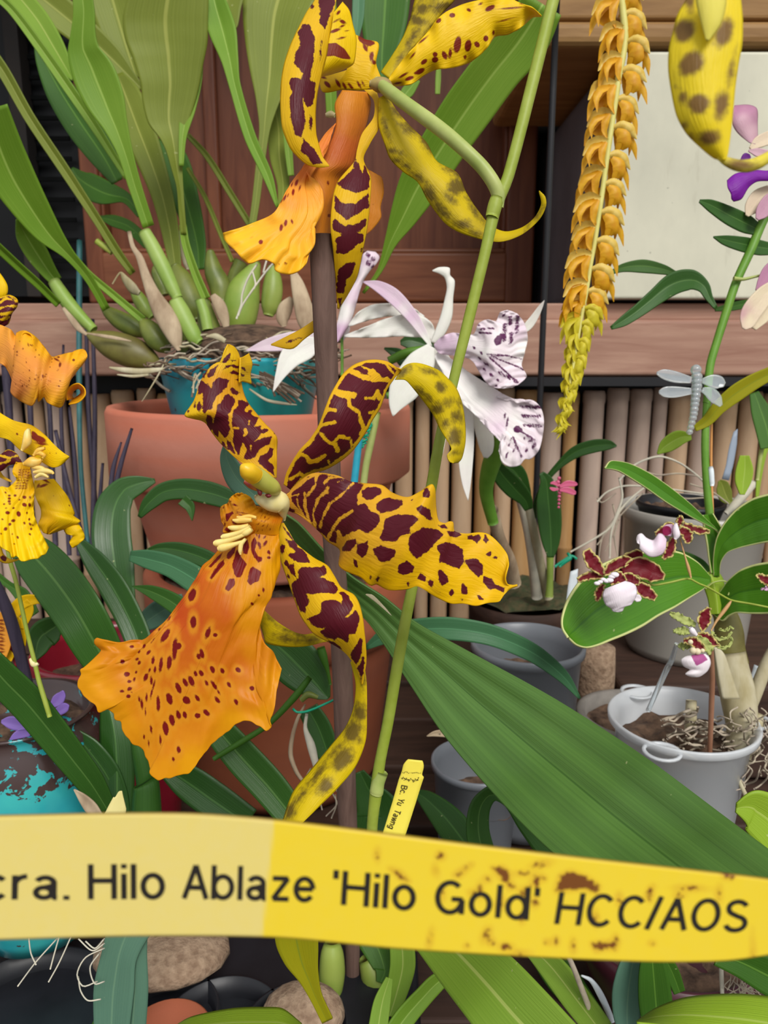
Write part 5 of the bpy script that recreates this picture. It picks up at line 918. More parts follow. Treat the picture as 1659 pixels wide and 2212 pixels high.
# ================================================================== broad dark leaves, lower left
BL = empty('broad_leaf_orchid', P(330, 1780, .42), 'broad dark green leaved orchid behind the big orange lip', 'orchid')
def lb(zz, pts, d, mat='leaf_deep', **k): return lf(BL, zz(pts), d, mat, **k)
lb(D2, [(520, 40, 20), (440, 60, 90), (370, 90, 130), (320, 170, 170), (310, 300, 190), (330, 430, 180), (360, 560, 130), (400, 680, 60)], [.50, .49, .47], 'leaf_deep', fold=.08)
lb(D2, [(445, 215, 20), (490, 150, 70), (560, 95, 90), (660, 80, 100), (780, 100, 110), (880, 135, 90), (960, 190, 40)], [.50, .49, .48], 'leaf_deep', fold=.08)
lb(D2, [(650, 130, 60), (685, 165, 50), (697, 232, 4)], [.49, .49], 'leaf_mid')
lb(D2, [(400, 400, 50), (480, 415, 90), (600, 450, 110), (720, 520, 130), (820, 600, 110)], [.47, .45], 'leaf_teal', fold=.1)
lb(D2, [(455, 385, 8), (540, 365, 50), (640, 375, 80), (760, 415, 90), (860, 480, 90)], [.49, .47], 'leaf_deep')
lb(D2, [(412, 545, 6), (500, 570, 60), (600, 620, 90), (700, 700, 90)], [.46, .44], 'leaf_mid')
lb(D2, [(430, 760, 30), (500, 700, 110), (580, 650, 120), (660, 620, 80)], [.48, .46], 'leaf_blue')
lb(D4, [(120, 60, 160), (230, 160, 300), (370, 320, 350), (520, 530, 350), (640, 740, 330), (760, 960, 260), (830, 1120, 160)], [.44, .41, .42], 'leaf_mid', fold=.1, nv=19)
lb(D4, [(540, 60, 60), (640, 190, 150), (760, 360, 190), (870, 560, 190), (950, 760, 180), (960, 900, 120)], [.47, .45], 'leaf_deep', fold=.1)
lb(D4, [(460, 640, 4), (380, 650, 160), (290, 710, 200), (260, 800, 120), (230, 880, 20)], [.46, .45], 'leaf_mid')
lb(D4, [(-60, 270, 60), (60, 360, 50), (150, 430, 100), (240, 560, 60)], [.50, .49], 'leaf_shade')
lb(D4, [(-80, 880, 200), (40, 1020, 240), (180, 1160, 250), (330, 1340, 240), (480, 1530, 220), (620, 1710, 190), (740, 1900, 120)], [.36, .38, .40], 'leaf_mid', fold=.1, nv=19)
lb(D4, [(480, 1350, 60), (600, 1480, 170), (720, 1640, 190), (800, 1800, 150), (840, 1940, 100)], [.42, .42], 'leaf_deep', fold=.1)
lb(D4, [(720, 1130, 60), (760, 1250, 160), (790, 1420, 220), (800, 1620, 240), (800, 1850, 220), (800, 2000, 200)], [.43, .42], 'leaf_deep', fold=-.2)
MB().tube([(a, b, .41, r) for a, b, r in D4([(930, 1380, 40), (960, 1500, 60), (990, 1640, 66), (1000, 1720, 66)])], n=20, ns=14).build('sheath', M['leaf_mid'], BL)
MB().tube([(a, b, .405, r) for a, b, r in D4([(990, 1700, 78), (1000, 1720, 84), (1000, 1850, 96), (1000, 2000, 104)])], n=20, ns=14).build('sheath', M['leaf_mid'], BL)
lb(D2, [(1060, 780, 40), (1100, 830, 160), (1180, 900, 230), (1260, 980, 200), (1320, 1050, 100), (1350, 1080, 20)], [.43, .43], 'leaf_deep', fold=.1)
lb(D2, [(740, 1130, 60), (820, 1230, 140), (940, 1370, 170), (1060, 1500, 170), (1180, 1650, 150)], [.42, .41], 'leaf_mid', fold=.15)
lb(D2, [(540, 1400, 60), (660, 1470, 160), (800, 1570, 180), (960, 1680, 160)], [.44, .43], 'leaf_deep', fold=.1)
lb(D2, [(1250, 1130, 100), (1300, 1220, 120), (1340, 1330, 110), (1360, 1420, 60)], [.46, .46], 'leaf_deep')
lb(D6, [(600, 520, 180), (540, 610, 170), (500, 720, 150), (480, 850, 170), (470, 1020, 150)], [.34, .34], 'leaf_blue', fold=.15)
lb(D6, [(590, 560, 70), (570, 700, 100), (570, 850, 110), (560, 1020, 110)], [.345, .345], 'leaf_blue', fold=-.2)
m = MB(); m.sheet(D6([(740, 1010), (800, 975), (900, 950), (1000, 935), (1110, 932), (1190, 938), (1270, 1000)]), D6([(700, 1060), (900, 1060), (1100, 1060), (1280, 1060)]), dl=.28, dr=.26, bulge=.1, nu=40, nv=12, tint=0); m.build('leaf', M['leaf_lime'], BL, th=.0008)
lb(D6, [(400, 1040, 60), (420, 990, 50), (435, 930, 10)], [.36, .36], 'leaf_mid')
m = MB(); m.tube([(a, b, .41, r) for a, b, r in D2([(800, 1370, 12), (930, 1290, 15), (1060, 1205, 14), (1190, 1070, 18), (1260, 980, 14)])], n=20, ns=10); m.build('stem', M['leaf_shade'], BL)
m = MB(); m.leaf(D4([(505, 1755, 8), (560, 1810, 60), (620, 1880, 90), (680, 1960, 70)]), .385, n=16, nv=7, tint=0); m.build('dry_leaf', M['dry'], BL, th=.0006)
# small plant tied to the stake
TC = empty('tied_cane', P(640, 1720, .42), 'small grey rooted cane tied with green twine to the wooden stake', 'plant')
for q, mt in (([(330, 470, 14), (280, 560, 24), (240, 690, 30), (225, 830, 34), (270, 960, 30), (330, 1040, 24)], 'dry'), ([(340, 540, 22), (330, 640, 30), (370, 760, 60), (400, 880, 50), (420, 980, 30)], 'root_l'), ([(440, 60, 60), (460, 130, 60), (490, 230, 30), (510, 330, 20)], 'leaf_shade'), ([(300, 440, 40), (350, 400, 50), (420, 420, 30)], 'bulb')):
    MB().tube([(a, b, .425, r/2) for a, b, r in N7(q)], n=20, ns=12).build('cane', M[mt], TC)
r = random.Random(4); m = MB()
for k in range(14):
    x0 = r.uniform(330, 560); y0 = r.uniform(900, 1150); m.tube([(a, b, .43, 1.6) for a, b in N7([(x0, y0), (x0+r.uniform(-60, 60), y0+80), (x0+r.uniform(-70, 70), y0+170)])], n=10, ns=6)
o = m.build('root_mass', M['root'], TC); o['kind'] = 'stuff'
m = MB(); m.tube([(a, b, .395, 2.6) for a, b in N7([(240, 500), (270, 525), (340, 520), (420, 490), (530, 440), (620, 400)])], n=24, ns=8); m.build('twine', M['tie'], TC)
# roots hanging below the tag
m = MB()
for q in ([(120, 620), (130, 700), (152, 750)], [(250, 630), (230, 700), (212, 768)], [(300, 630), (250, 740), (205, 822)], [(240, 640), (150, 740), (75, 840)], [(330, 640), (390, 690), (440, 660)], [(440, 680), (360, 720), (325, 790), (350, 840), (410, 820)], [(420, 700), (380, 760), (400, 830), (440, 820)], [(330, 800), (340, 860), (370, 900), (425, 895)], [(440, 640), (400, 680), (360, 650)]):
    m.tube([(a, b, .33, 1.6) for a, b in D6(q)], n=18, ns=6)
o = m.build('aerial_root', M['root_l'], BL)

# ================================================================== labels and tags
m = MB(); m.sheet(D4([(708, 1935), (740, 1870), (775, 1805), (785, 1810), (812, 1765), (830, 1765)]), D4([(850, 1960), (862, 1890), (850, 1840), (840, 1800), (836, 1780), (832, 1764)]), dl=.36, nu=20, nv=5, lin=True); o = m.build('plant_tag', M['tagc'], th=.0006); tag(o, 'broken cream plant tag tip sticking up above the yellow tag', 'plant tag')
ST = empty('plant_tag', P(850, 1800, .37), 'small yellow plant tag with dark lettering beside the green stem', 'plant tag')
m = MB(); m.sheet(N6([(200, 2100), (330, 1700), (500, 1150), (640, 650), (700, 500), (740, 330), (800, 245), (850, 208)]), N6([(720, 2100), (850, 1700), (1010, 1200), (1140, 780), (1200, 600), (1150, 560), (1195, 400), (1195, 310), (1165, 240)]), dl=.37, nu=40, nv=6, lin=True)
m.build('tag_strip', M['tags'], ST, th=.0006)
def arc(cx, cy, rx, ry, a0, a1, n=18):
    return [(cx+rx*math.cos(math.radians(a0+(a1-a0)*k/n)), cy+ry*math.sin(math.radians(a0+(a1-a0)*k/n))) for k in range(n+1)]
T_ = .066
def glyph(ch):
    """centre lines of each stroke (cap height 1) and the advance"""
    X = .73; o = T_
    if ch == 'H': return [[(o, 0), (o, 1)], [(.66, 0), (.66, 1)], [(o, .53), (.66, .53)]], .73
    if ch == 'i': return [[(o, 0), (o, X)], [(o, .87), (o, 1)]], .13
    if ch == 'l': return [[(o, 0), (o, 1)]], .13
    if ch == 'o': return [arc(.31, X/2, .31-o, X/2-o+.015, 0, 360, 30)], .62
    if ch == 'c': return [arc(.30, X/2, .30-o, X/2-o+.015, 42, 318, 24)], .56
    if ch == 'e': return [arc(.31, X/2, .31-o, X/2-o+.015, -38, -358, 28)[::1] and arc(.31, X/2, .31-o, X/2-o+.015, 2, 322, 28), [(o+.02, X/2+.01), (.55, X/2+.01)]], .62
    if ch == 'r': return [[(o, 0), (o, X)], arc(.36, X-.30, .30, .27, 180, 92, 10)], .38
    if ch == 'a': return [[(.48, .12), (.48, .5)]+arc(.28, .5, .20, .165, 0, 160, 14), arc(.25, .215, .185, .155, 0, 360, 24), [(.48, .14), (.49, .06), (.56, .055)], [(.27, .37), (.48, .43)]], .60
    if ch == 'b': return [[(o, 0), (o, 1)], arc(.33, X/2, .33-o-.01, X/2-o+.015, 0, 360, 28)], .64
    if ch == 'd': return [[(.58, 0), (.58, 1)], arc(.31, X/2, .31-o-.005, X/2-o+.015, 0, 360, 28)], .65
    if ch == 'z': return [[(.03, X-o), (.47, X-o), (.05, o), (.50, o)]], .52
    if ch == 'A': return [[(.02, 0), (.34, .98)], [(.34, .98), (.66, 0)], [(.13, .33), (.55, .33)]], .68
    if ch == 'G': return [arc(.40, .5, .40-o, .5-o+.015, 48, 340, 30)+[(.73, .46)], [(.44, .46), (.745, .46)], [(.73, .46), (.73, .02)]], .80
    if ch == 'C': return [arc(.39, .5, .39-o, .5-o+.015, 42, 318, 30)], .76
    if ch == 'O': return [arc(.40, .5, .40-o, .5-o+.015, 0, 360, 36)], .80
    if ch == 'S': return [arc(.34, .735, .25, .205, 20, 262, 18)[:-2]+arc(.34, .265, .27, .215, 80, -165, 20)], .68
    if ch == '/': return [[(-.02, -.02), (.26, 1.02)]], .26
    if ch == "'": return [[(o, .74), (o, 1.0)]], .13
    if ch == '.': return [[(o, 0), (o, .13)]], .14
    if ch == 'B': return [[(o, 0), (o, 1)], [(o, .94), (.4, .94)]+arc(.40, .74, .18, .20, 90, -90, 8)+[(o, .53)], [(.4, .53)]+arc(.42, .29, .2, .24, 90, -90, 8)+[(o, .06)]], .66
    if ch == 'Y': return [[(0, 1), (.32, .45), (.32, 0)], [(.64, 1), (.32, .45)]], .64
    if ch == 'u': return [[(o, X), (o, .25)]+arc(.27, .25, .21, .19, 180, 360, 10)+[(.48, X)], [(.48, .25), (.48, 0)]], .56
    if ch == 'T': return [[(0, .94), (.62, .94)], [(.31, .94), (.31, 0)]], .62
    if ch == 'w': return [[(0, X), (.2, 0), (.38, X), (.56, 0), (.76, X)]], .76
    if ch == 'n': return [[(o, 0), (o, X)], [(o, .45)]+arc(.27, .47, .21, .19, 180, 0, 10)+[(.48, 0)]], .56
    if ch == 'g': return [arc(.29, X/2, .29-o, X/2-o, 0, 360, 24), [(.52, X), (.52, -.08)]+arc(.30, -.08, .22, .14, 0, -150, 10)], .60
    return [], .3
def text_mesh(s, thick=1.0):
    """flat lettering, every stroke a ribbon with squared ends"""
    V = []; F = []; x0 = 0; h = T_*thick
    for ch in s:
        st, adv = glyph(ch)
        for pl in st:
            p = np.array(pl, float); closed = len(p) > 4 and np.hypot(*(p[0]-p[-1])) < 1e-3
            t = np.gradient(p, axis=0)
            if closed: t[0] = t[-1] = (p[1]-p[-2])/2
            if len(p) > 2 and not closed and len(p) < 6:
                q = [p[0]]
                for k in range(1, len(p)-1):
                    dp = (p[k]-p[k-1]); dn = (p[k+1]-p[k]); q += [p[k]-dp/np.hypot(*dp)*.015, p[k]+dn/np.hypot(*dn)*.015]
                q.append(p[-1]); p = np.array(q); t = np.gradient(p, axis=0)
            t /= np.hypot(t[:, 0], t[:, 1])[:, None]+1e-9; nn = np.stack([-t[:, 1], t[:, 0]], 1)
            b_ = len(V)
            for a_, n_ in zip(p, nn): V += [(x0+a_[0]+n_[0]*h, a_[1]+n_[1]*h, 0), (x0+a_[0]-n_[0]*h, a_[1]-n_[1]*h, 0)]
            for k in range(len(p)-1): F.append((b_+2*k, b_+2*k+1, b_+2*k+3, b_+2*k+2))
        x0 += adv+.115
    return np.array(V), F
CAPH = 1.0
def place_text(m, s, x0, y0, x1, y1, hgt, d, shear=0, off=1.0, slope=None, up=None, bow=0):
    """baseline from (x0,y0) to (x1,y1) px, cap height hgt px"""
    V, F = text_mesh(s, off)
    a, b = V[:, 0].min(), V[:, 0].max(); u = (V[:, 0]-a)/(b-a); v = V[:, 1]/CAPH*hgt
    dx, dy = x1-x0, y1-y0; L_ = math.hypot(dx, dy); ex, ey = dx/L_, dy/L_
    nx, ny = (ey, -ex) if up is None else up
    X = x0+dx*u+nx*v+shear*v*ex; Y = y0+dy*u+ny*v+shear*v*ey+bow*4*u*(1-u)
    dd = d(X, Y) if callable(d) else np.full(len(V), d)
    A = np.zeros((len(V), 4)); A[:, 2] = -30
    m.add(PX(X, Y, dd), F, 0, A)
m = MB()
for s, p0, p1 in (('Bc.', (700, 780), (655, 990)), ('Yu', (640, 1070), (590, 1225)), ('Tawng', (560, 1330), (398, 1745))):
    (x0, y0), (x1, y1) = N6([p0, p1]); place_text(m, s, x0, y0, x1, y1, 13.5, .3694, off=1.3)
r = random.Random(3)
for k in range(26):   # smudged worn print near the top
    x = 700+k*15; y = 650+k*.8+r.uniform(-30, 30); q = N6([(x, y), (x+r.uniform(-22, 22), y+r.uniform(-34, 34))]); m.tube([(a, b, .3694, .9) for a, b in q], n=3, ns=4)
for k in range(16):
    x = 730+k*26; y = 495+k*1.6+r.uniform(-14, 14); q = N6([(x, y), (x+r.uniform(-20, 20), y+r.uniform(-14, 14))]); m.tube([(a, b, .3694, .8) for a, b in q], n=3, ns=4)
m.build('printed_name', M['inks'], ST, smooth=False)
o = MB().tube([(a, b, .3692, r*.5) for a, b, r in N6([(370, 1850, 30), (450, 1830, 110), (530, 1850, 60), (560, 1870, 10)])], n=10, flat=.1).build('stain', M['blood'], ST) if False else None
m = MB(); m.sheet(D3([(360, 1640), (375, 1520), (390, 1430)]), D3([(420, 1640), (432, 1520), (438, 1412)]), dl=.62, nu=8, nv=4, lin=True); o = m.build('plant_tag', M['whitep'], th=.0006); tag(o, 'white plant tag upright behind the tip of the oval leaf', 'plant tag')
m = MB(); m.sheet(N2([(1435, 2030), (1470, 1900), (1500, 1800)]), N2([(1480, 2040), (1530, 1900), (1545, 1820)]), dl=.50, nu=8, nv=4, lin=True); o = m.build('plant_tag', M['whitep'], th=.0006); tag(o, 'short white plant tag behind the papery cane', 'plant tag')
m = MB(); m.sheet(D3([(1355, 840), (1380, 760), (1400, 640), (1430, 540)]), D3([(1400, 850), (1430, 740), (1450, 620), (1455, 520)]), dl=.68, nu=8, nv=4, lin=True); o = m.build('plant_tag', plain('grey_plastic', '8894a4'), th=.0006); tag(o, 'blue grey plant tag leaning against the bamboo at right', 'plant tag')

# ---- the big yellow label in front
def dtag(X): return .116 - .004*np.sin((np.asarray(X)-100)/1659*math.pi) + .003*(np.asarray(X)/1659)
TG = empty('name_tag', P(830, 2040, .116), 'long yellow plastic plant name tag held across the front, brown stained at right', 'plant tag')
TOP = [(-120, 1764), (0, 1762), (250, 1757), (420, 1758), (600, 1772), (830, 1800), (1000, 1822), (1250, 1852), (1500, 1880), (1659, 1899), (1800, 1925)]
BOT = [(-120, 2032), (0, 2028), (300, 2020), (600, 2023), (850, 2046), (1100, 2062), (1400, 2075), (1560, 2073), (1659, 2060), (1800, 2035)]
xs = np.linspace(-120, 1800, 8)
sp_ = dict(p=[D7(q) for q in ([(770, 330), (790, 270), (830, 250), (900, 275), (950, 310), (940, 340), (880, 320), (820, 330), (780, 335)], [(505, 235), (550, 232), (580, 260), (575, 290), (600, 315), (580, 322), (545, 280)], [(920, 550), (960, 545), (1000, 545), (1020, 515), (1030, 545), (1020, 575), (980, 570), (940, 580)], [(350, 265), (385, 240), (425, 220), (400, 245), (370, 270)], [(670, 300), (685, 265), (712, 270), (690, 315)], [(620, 330), (660, 310), (640, 370)], [(1145, 360), (1160, 320), (1175, 310), (1165, 370)], [(80, 238), (120, 250), (160, 290), (140, 290), (110, 262)], [(1465, 262), (1520, 262), (1500, 280), (1470, 275)])],
  e=D7.e([(292, 185, 14, 14, 0), (270, 245, 8, 12, 0), (485, 282, 9, 9, 0), (705, 222, 22, 8, 170), (635, 258, 14, 6, 0), (480, 515, 12, 22, 20), (565, 565, 18, 12, 0), (770, 540, 7, 9, 0), (735, 545, 6, 6, 0), (842, 558, 6, 12, 0), (28, 180, 5, 10, 0), (250, 530, 6, 16, 10), (500, 545, 10, 10, 0), (615, 590, 14, 5, 0), (1285, 350, 10, 6, 0), (1450, 340, 6, 14, 0), (1330, 320, 26, 6, 0), (1170, 550, 6, 5, 0), (1035, 370, 6, 12, 0), (430, 340, 14, 10, 0), (455, 330, 8, 16, 0), (685, 380, 9, 12, 0), (540, 385, 8, 14, 20), (935, 440, 8, 16, 0), (1590, 660, 5, 40, 0), (300, 340, 4, 8, 0), (400, 560, 5, 5, 0), (630, 445, 5, 8, 0), (720, 280, 7, 7, 0)]))
m = MB()
m.sheet(TOP, BOT, dl=list(dtag(xs)), dr=list(dtag(xs)+.0014), nu=260, nv=40, sp=sp_, tint=0.)
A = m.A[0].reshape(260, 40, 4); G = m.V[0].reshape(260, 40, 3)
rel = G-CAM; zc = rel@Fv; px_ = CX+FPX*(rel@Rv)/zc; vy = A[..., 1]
A[..., 3] = np.clip((596-26*vy-px_)/6, 0, 1)*(1.0)  # glare on the left part, painted in as a paler yellow
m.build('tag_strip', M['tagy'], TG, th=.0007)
py_ = CY-FPX*(rel@Uv)/zc
def dl_(X, Y):
    return np.array([zc.flat[np.argmin((px_-x)**2+(py_-y)**2)] for x, y in zip(X, Y)])-.00045
m = MB()
for s, x0, y0, x1, y1, h, sh, bw in (('cra.', -38, 1943, 150, 1944, 72, .02, 0), ('Hilo', 190, 1943, 357, 1942, 76, .0, 0), ('Ablaze', 392, 1941, 681, 1949, 74, .0, 0), ("'Hilo", 716, 1953, 897, 1968, 74, -.02, 0), ("Gold'", 937, 1972, 1162, 1990, 72, .0, 0), ('HCC/AOS', 1197, 1996, 1612, 2014, 70, .12, 2)):
    place_text(m, s, x0, y0, x1, y1, h, dl_, sh, 1.12, bow=bw)
m.build('printed_name', M['ink'], TG, smooth=False)
# ================================================================== WHITE ORCHID
WO = empty('white_orchid', P(1130, 1290, .66), 'white orchid with spotted frilled lips growing behind the green flower stem', 'orchid')
big = lambda l: [(x, y, p*1.05, q*1.2, t) for x, y, p, q, t in l]
PT = lambda zz, l: [zz([(a, b)])[0]+(v,) for a, b, v in l]
def pet(par, pts, d, mat='white', name='petal', zz=N5, tint=.05, n=34, nv=13, fold=.06, **k):
    m = MB(); m.leaf(zz(pts), d, n=n, nv=nv, fold=fold, tint=(PT(zz, tint) if isinstance(tint, list) else tint), **k); return m.build(name, M[mat], par, th=.0006)
WA = empty('flower', P(935, 745, .52), parent=WO)
pet(WA, [(700, 690, 20), (640, 590, 60), (560, 470, 90), (430, 330, 110), (320, 260, 80), (215, 228, 10)], [.52, .53], name='sepal', tint=[(300, 260, .8), (450, 370, .8), (600, 560, .5), (500, 430, .4), (680, 660, .05), (560, 480, .9)])
pet(WA, [(720, 640, 60), (640, 560, 150), (520, 540, 160), (380, 560, 130), (240, 590, 80), (80, 618, 10)], [.525, .54], ruf=(.002, 3, 0))
pet(WA, [(640, 500, 60), (540, 450, 90), (420, 430, 90), (300, 440, 100), (200, 480, 80), (110, 545, 8)], [.54, .545], ruf=(.002, 3, 0))
m = MB(); m.sheet(N5([(700, 660), (730, 580), (770, 470), (800, 350), (815, 270), (800, 200), (760, 170), (710, 150)]), N5([(730, 670), (800, 600), (850, 480), (858, 340), (868, 220), (835, 180), (832, 130), (760, 125), (712, 146)]), dl=.525, bulge=.2, nu=50, nv=12, tint=.03); m.build('sepal', M['white'], WA, th=.0006)
pet(WA, [(1340, 600, 30), (1400, 540, 60), (1450, 470, 50), (1490, 400, 28), (1512, 362, 4)], [.53, .53], name='sepal')
pet(WA, [(700, 690, 60), (640, 790, 190), (570, 900, 220), (500, 1010, 210), (450, 1110, 110), (428, 1190, 8)], [.52, .515], bulge=.1, tint=.0)
m = MB(); m.sheet(N5([(720, 680), (780, 620), (860, 595), (950, 610), (1010, 600), (1040, 530), (1100, 500), (1165, 510), (1195, 450), (1250, 432)]), N5([(730, 700), (760, 740), (850, 755), (950, 770), (1000, 800), (1045, 870), (1080, 930), (1130, 980), (1200, 992), (1280, 985)]), E=N5([(1250, 432), (1320, 460), (1375, 540), (1392, 640), (1370, 740), (1350, 830), (1385, 905), (1330, 960), (1280, 985)]), dl=[.52, .50, .49], dr=[.52, .50, .49], bulge=[.2, .3, -.15], ruf=(.0016, 5, 0), nu=80, nv=60,
    tint=PT(N5, [(800, 680, .6), (900, 720, .6), (1000, 650, .05), (1080, 570, .35), (1200, 620, .1), (1280, 500, .3), (1330, 600, .45), (1080, 830, .5), (1200, 880, .35), (1280, 930, .3), (1100, 740, 0.), (1250, 740, .2), (1160, 800, .4), (1380, 700, 0.)]),
    sp=dict(e=big(N5.e([(1180, 650, 34, 22, 110), (1215, 620, 26, 14, 30)]+[(1130+k*22, 742+abs(k-5)*2+k*3, 24, 5, 12) for k in range(10)]+[(1130+k*18, 780+k*16, 22, 6, 45) for k in range(11)]+[(1150+k*22, 770+k*9, 18, 5, 30) for k in range(10)]+[(1010+(k*37) % 60+k*14, 700+k*26+(k*53) % 40, 14, 7, 50) for k in range(10)]+[(1220+(k*47) % 140, 470+(k*61) % 200, 16, 6, 140+(k*31) % 40) for k in range(26)]+[(1040+(k*43) % 110, 540+(k*29) % 60, 13, 6, 20) for k in range(9)]+[(1190+(k*37) % 120, 880+(k*23) % 80, 14, 5, 50) for k in range(10)]))))
m.build('lip', M['whitelip'], WA, th=.0006)
WB = empty('flower', P(1060, 870, .52), parent=WO)
pet(WB, [(740, 700, 60), (760, 800, 170), (780, 920, 150), (770, 1080, 120), (790, 1250, 70), (780, 1460, 10)], [.53, .53], tint=.0)
pet(WB, [(960, 1100, 100), (950, 1250, 120), (950, 1400, 116), (950, 1550, 96), (955, 1680, 60), (966, 1795, 4)], [.525, .52], name='sepal', tint=.06)
pet(WB, [(1020, 1140, 60), (1060, 1240, 110), (1090, 1350, 120), (1100, 1440, 90), (1090, 1490, 30)], [.54, .54], name='sepal', tint=.04)
m = MB(); m.sheet(N5([(760, 720), (850, 790), (950, 880), (1050, 960), (1150, 1040), (1230, 1080), (1290, 1080), (1320, 1100), (1350, 1080)]), N5([(720, 760), (800, 900), (900, 1050), (1000, 1130), (1100, 1220), (1180, 1290), (1230, 1330), (1200, 1370), (1187, 1440)]), E=N5([(1350, 1080), (1420, 1075), (1480, 1120), (1508, 1210), (1500, 1330), (1470, 1440), (1410, 1500), (1370, 1500), (1340, 1540), (1270, 1555), (1210, 1520), (1187, 1440)]), dl=[.525, .515, .50], dr=[.52, .51, .50], bulge=[.2, .3, -.1], ruf=(.0014, 5, 0), nu=80, nv=60,
    tint=PT(N5, [(900, 950, .0), (1050, 1080, .0), (1180, 1200, .3), (1200, 1260, .5), (1300, 1220, .1), (1400, 1180, .3), (1450, 1300, .35), (1330, 1450, .35), (1250, 1450, .2), (1280, 1310, 0.)]),
    sp=dict(e=big(N5.e([(1320, 1285, 30, 20, 0)]+[(1350+(k*41) % 140, 1120+(k*67) % 200, 14, 6, 10+(k*23) % 60) for k in range(34)]+[(1330+k*14, 1290+k*9, 18, 6, 35) for k in range(9)]+[(1290+k*8, 1350+k*18, 16, 6, 62) for k in range(8)]+[(1230+(k*31) % 90, 1350+(k*47) % 150, 13, 5, 120) for k in range(18)]+[(1370+(k*29) % 80, 1350+(k*31) % 100, 12, 5, 70) for k in range(12)]+[(1245, 1240, 40, 7, 100), (1230, 1190, 20, 8, 100)]))))
m.build('lip', M['whitelip'], WB, th=.0006)
WC = empty('flower', P(740, 740, .55), parent=WO)
m = MB(); m.sheet(N5([(-20, 720), (20, 560), (60, 400), (110, 300), (160, 230), (180, 180), (200, 90), (215, 30), (245, 8)]), N5([(60, 625), (130, 500), (170, 360), (190, 290), (215, 220), (260, 150), (310, 95), (330, 50), (300, 15)]), dl=.55, bulge=.3, ruf=(.001, 3, 0), nu=50, nv=20, tint=PT(N5, [(60, 450, .0), (60, 600, .8), (150, 330, .5), (120, 250, .3), (250, 80, .5), (240, 160, .2)]), sp=dict(e=N5.e([(240+(k*37) % 70, 30+(k*29) % 110, 15, 7, 120) for k in range(12)]))); m.build('lip', M['whitelip'], WC, th=.0006)
pet(WC, [(180, 1675, 5), (280, 1650, 60), (400, 1630, 90), (520, 1625, 90)], [.55, .56], zz=C2, tint=[(300, 1650, .6), (450, 1630, .4)], name='sepal')
pet(WC, [(310, 1872, 4), (345, 1790, 50), (400, 1700, 110), (470, 1660, 110), (520, 1640, 60)], [.545, .56], zz=C2)
pet(WC, [(50, 640, 50), (90, 560, 60), (60, 500, 30)], [.56, .56], name='sepal', tint=.3)
# stems, canes, leaves
def wtube(q, mat, d, name='stem', zz=Z0, par=WO, ns=12, n=30, **k):
    p = zz(q); ds = prof(d, len(p)); return MB().tube([(a, b, dd, r) for (a, b, r), dd in zip(p, ds)], n=n, ns=ns, **k).build(name, M[mat], par)
wtube([(737, 600, 3), (738, 680, 3), (739, 760, 3.2), (739, 812, 3.5)], 'stem_b', [.56, .56])
wtube([(815, 890, 8), (800, 960, 8), (790, 1010, 7.5), (778, 1110, 8)], 'pedicel', .53)
m = MB()
r = random.Random(9)
for k in range(16): m.tube([(803-k*1.0+r.uniform(-3, 3), 915+k*3, .527, 2.6), (795-k+r.uniform(-6, 9), 918+k*3+r.uniform(-6, 6), .525, 2)], n=3, ns=5)
m.build('bract', M['tie'], WO)
wtube([(835, 855, 7), (870, 845, 7), (925, 820, 6)], 'stem_b', .56)
wtube([(840, 780, 9), (880, 762, 10), (920, 755, 9)], 'stem_b', .56)
wtube([(928, 742, 8), (945, 770, 7), (980, 790, 5), (1010, 810, 4), (1040, 830, 4)], 'leaf_deep', .55)
wtube([(1100, 870, 20), (1090, 940, 22), (1062, 1000, 20), (1050, 1060, 15), (1065, 1130, 12)], 'stem_b', [.53, .58])
wtube([(1062, 1100, 14), (1078, 1160, 13), (1100, 1210, 14), (1110, 1260, 16)], 'dry', [.60, .66], 'cane')
wtube(D3([(30, 830, 26), (60, 950, 24), (110, 1100, 30), (160, 1250, 34), (190, 1400, 36)]) and [(1110, 1040, 9), (1125, 1090, 8), (1140, 1150, 9), (1152, 1220, 11), (1160, 1290, 12)], 'root_l', [.62, .68], 'cane')
wtube([(1120, 1035, 5), (1140, 1090, 9), (1155, 1160, 10), (1170, 1230, 10), (1185, 1290, 11)], 'drywhite', [.62, .68], 'cane')
wtube([(1188, 1200, 8), (1188, 1250, 7), (1186, 1290, 9)], 'bulb_l', .66, 'cane')
def lw(zz, pts, d, mat='leaf_deep', **k): return lf(WO, zz(pts), d, mat, **k)
lw(Z0, [(865, 740, 10), (890, 738, 40), (915, 745, 40), (935, 760, 10)], .57)
lw(Z0, [(830, 752, 4), (860, 765, 26), (880, 785, 30), (900, 800, 10)], .57)
lw(N5, [(1150, 1490, 30), (1200, 1600, 130), (1290, 1700, 150), (1370, 1780, 110), (1400, 1860, 60)], [.58, .62])
lw(D3, [(160, 1090, 30), (165, 1000, 24), (220, 870, 30), (310, 760, 44), (420, 670, 76), (540, 630, 84), (640, 622, 60), (684, 630, 10)], [.64, .60], 'leaf_deep', fold=.1)
lw(D3, [(205, 800, 30), (240, 860, 90), (250, 990, 150), (260, 1130, 150), (265, 1250, 110), (265, 1340, 40)], [.62, .63], 'leaf_deep', fold=.1)
lw(D3, [(-20, 760, 60), (40, 800, 120), (90, 900, 90), (120, 1000, 50)], [.62, .64], 'leaf_deep')
m = MB(); m.tube([(a, b, .63, r) for a, b, r in D3([(320, 1400, 8), (350, 1370, 14), (390, 1340, 14), (370, 1310, 8)])], n=10); m.tube([(a, b, .63, 3) for a, b in D3([(290, 1400), (330, 1370), (400, 1330), (430, 1350)])], n=10); m.build('twine', M['tie'], WO)

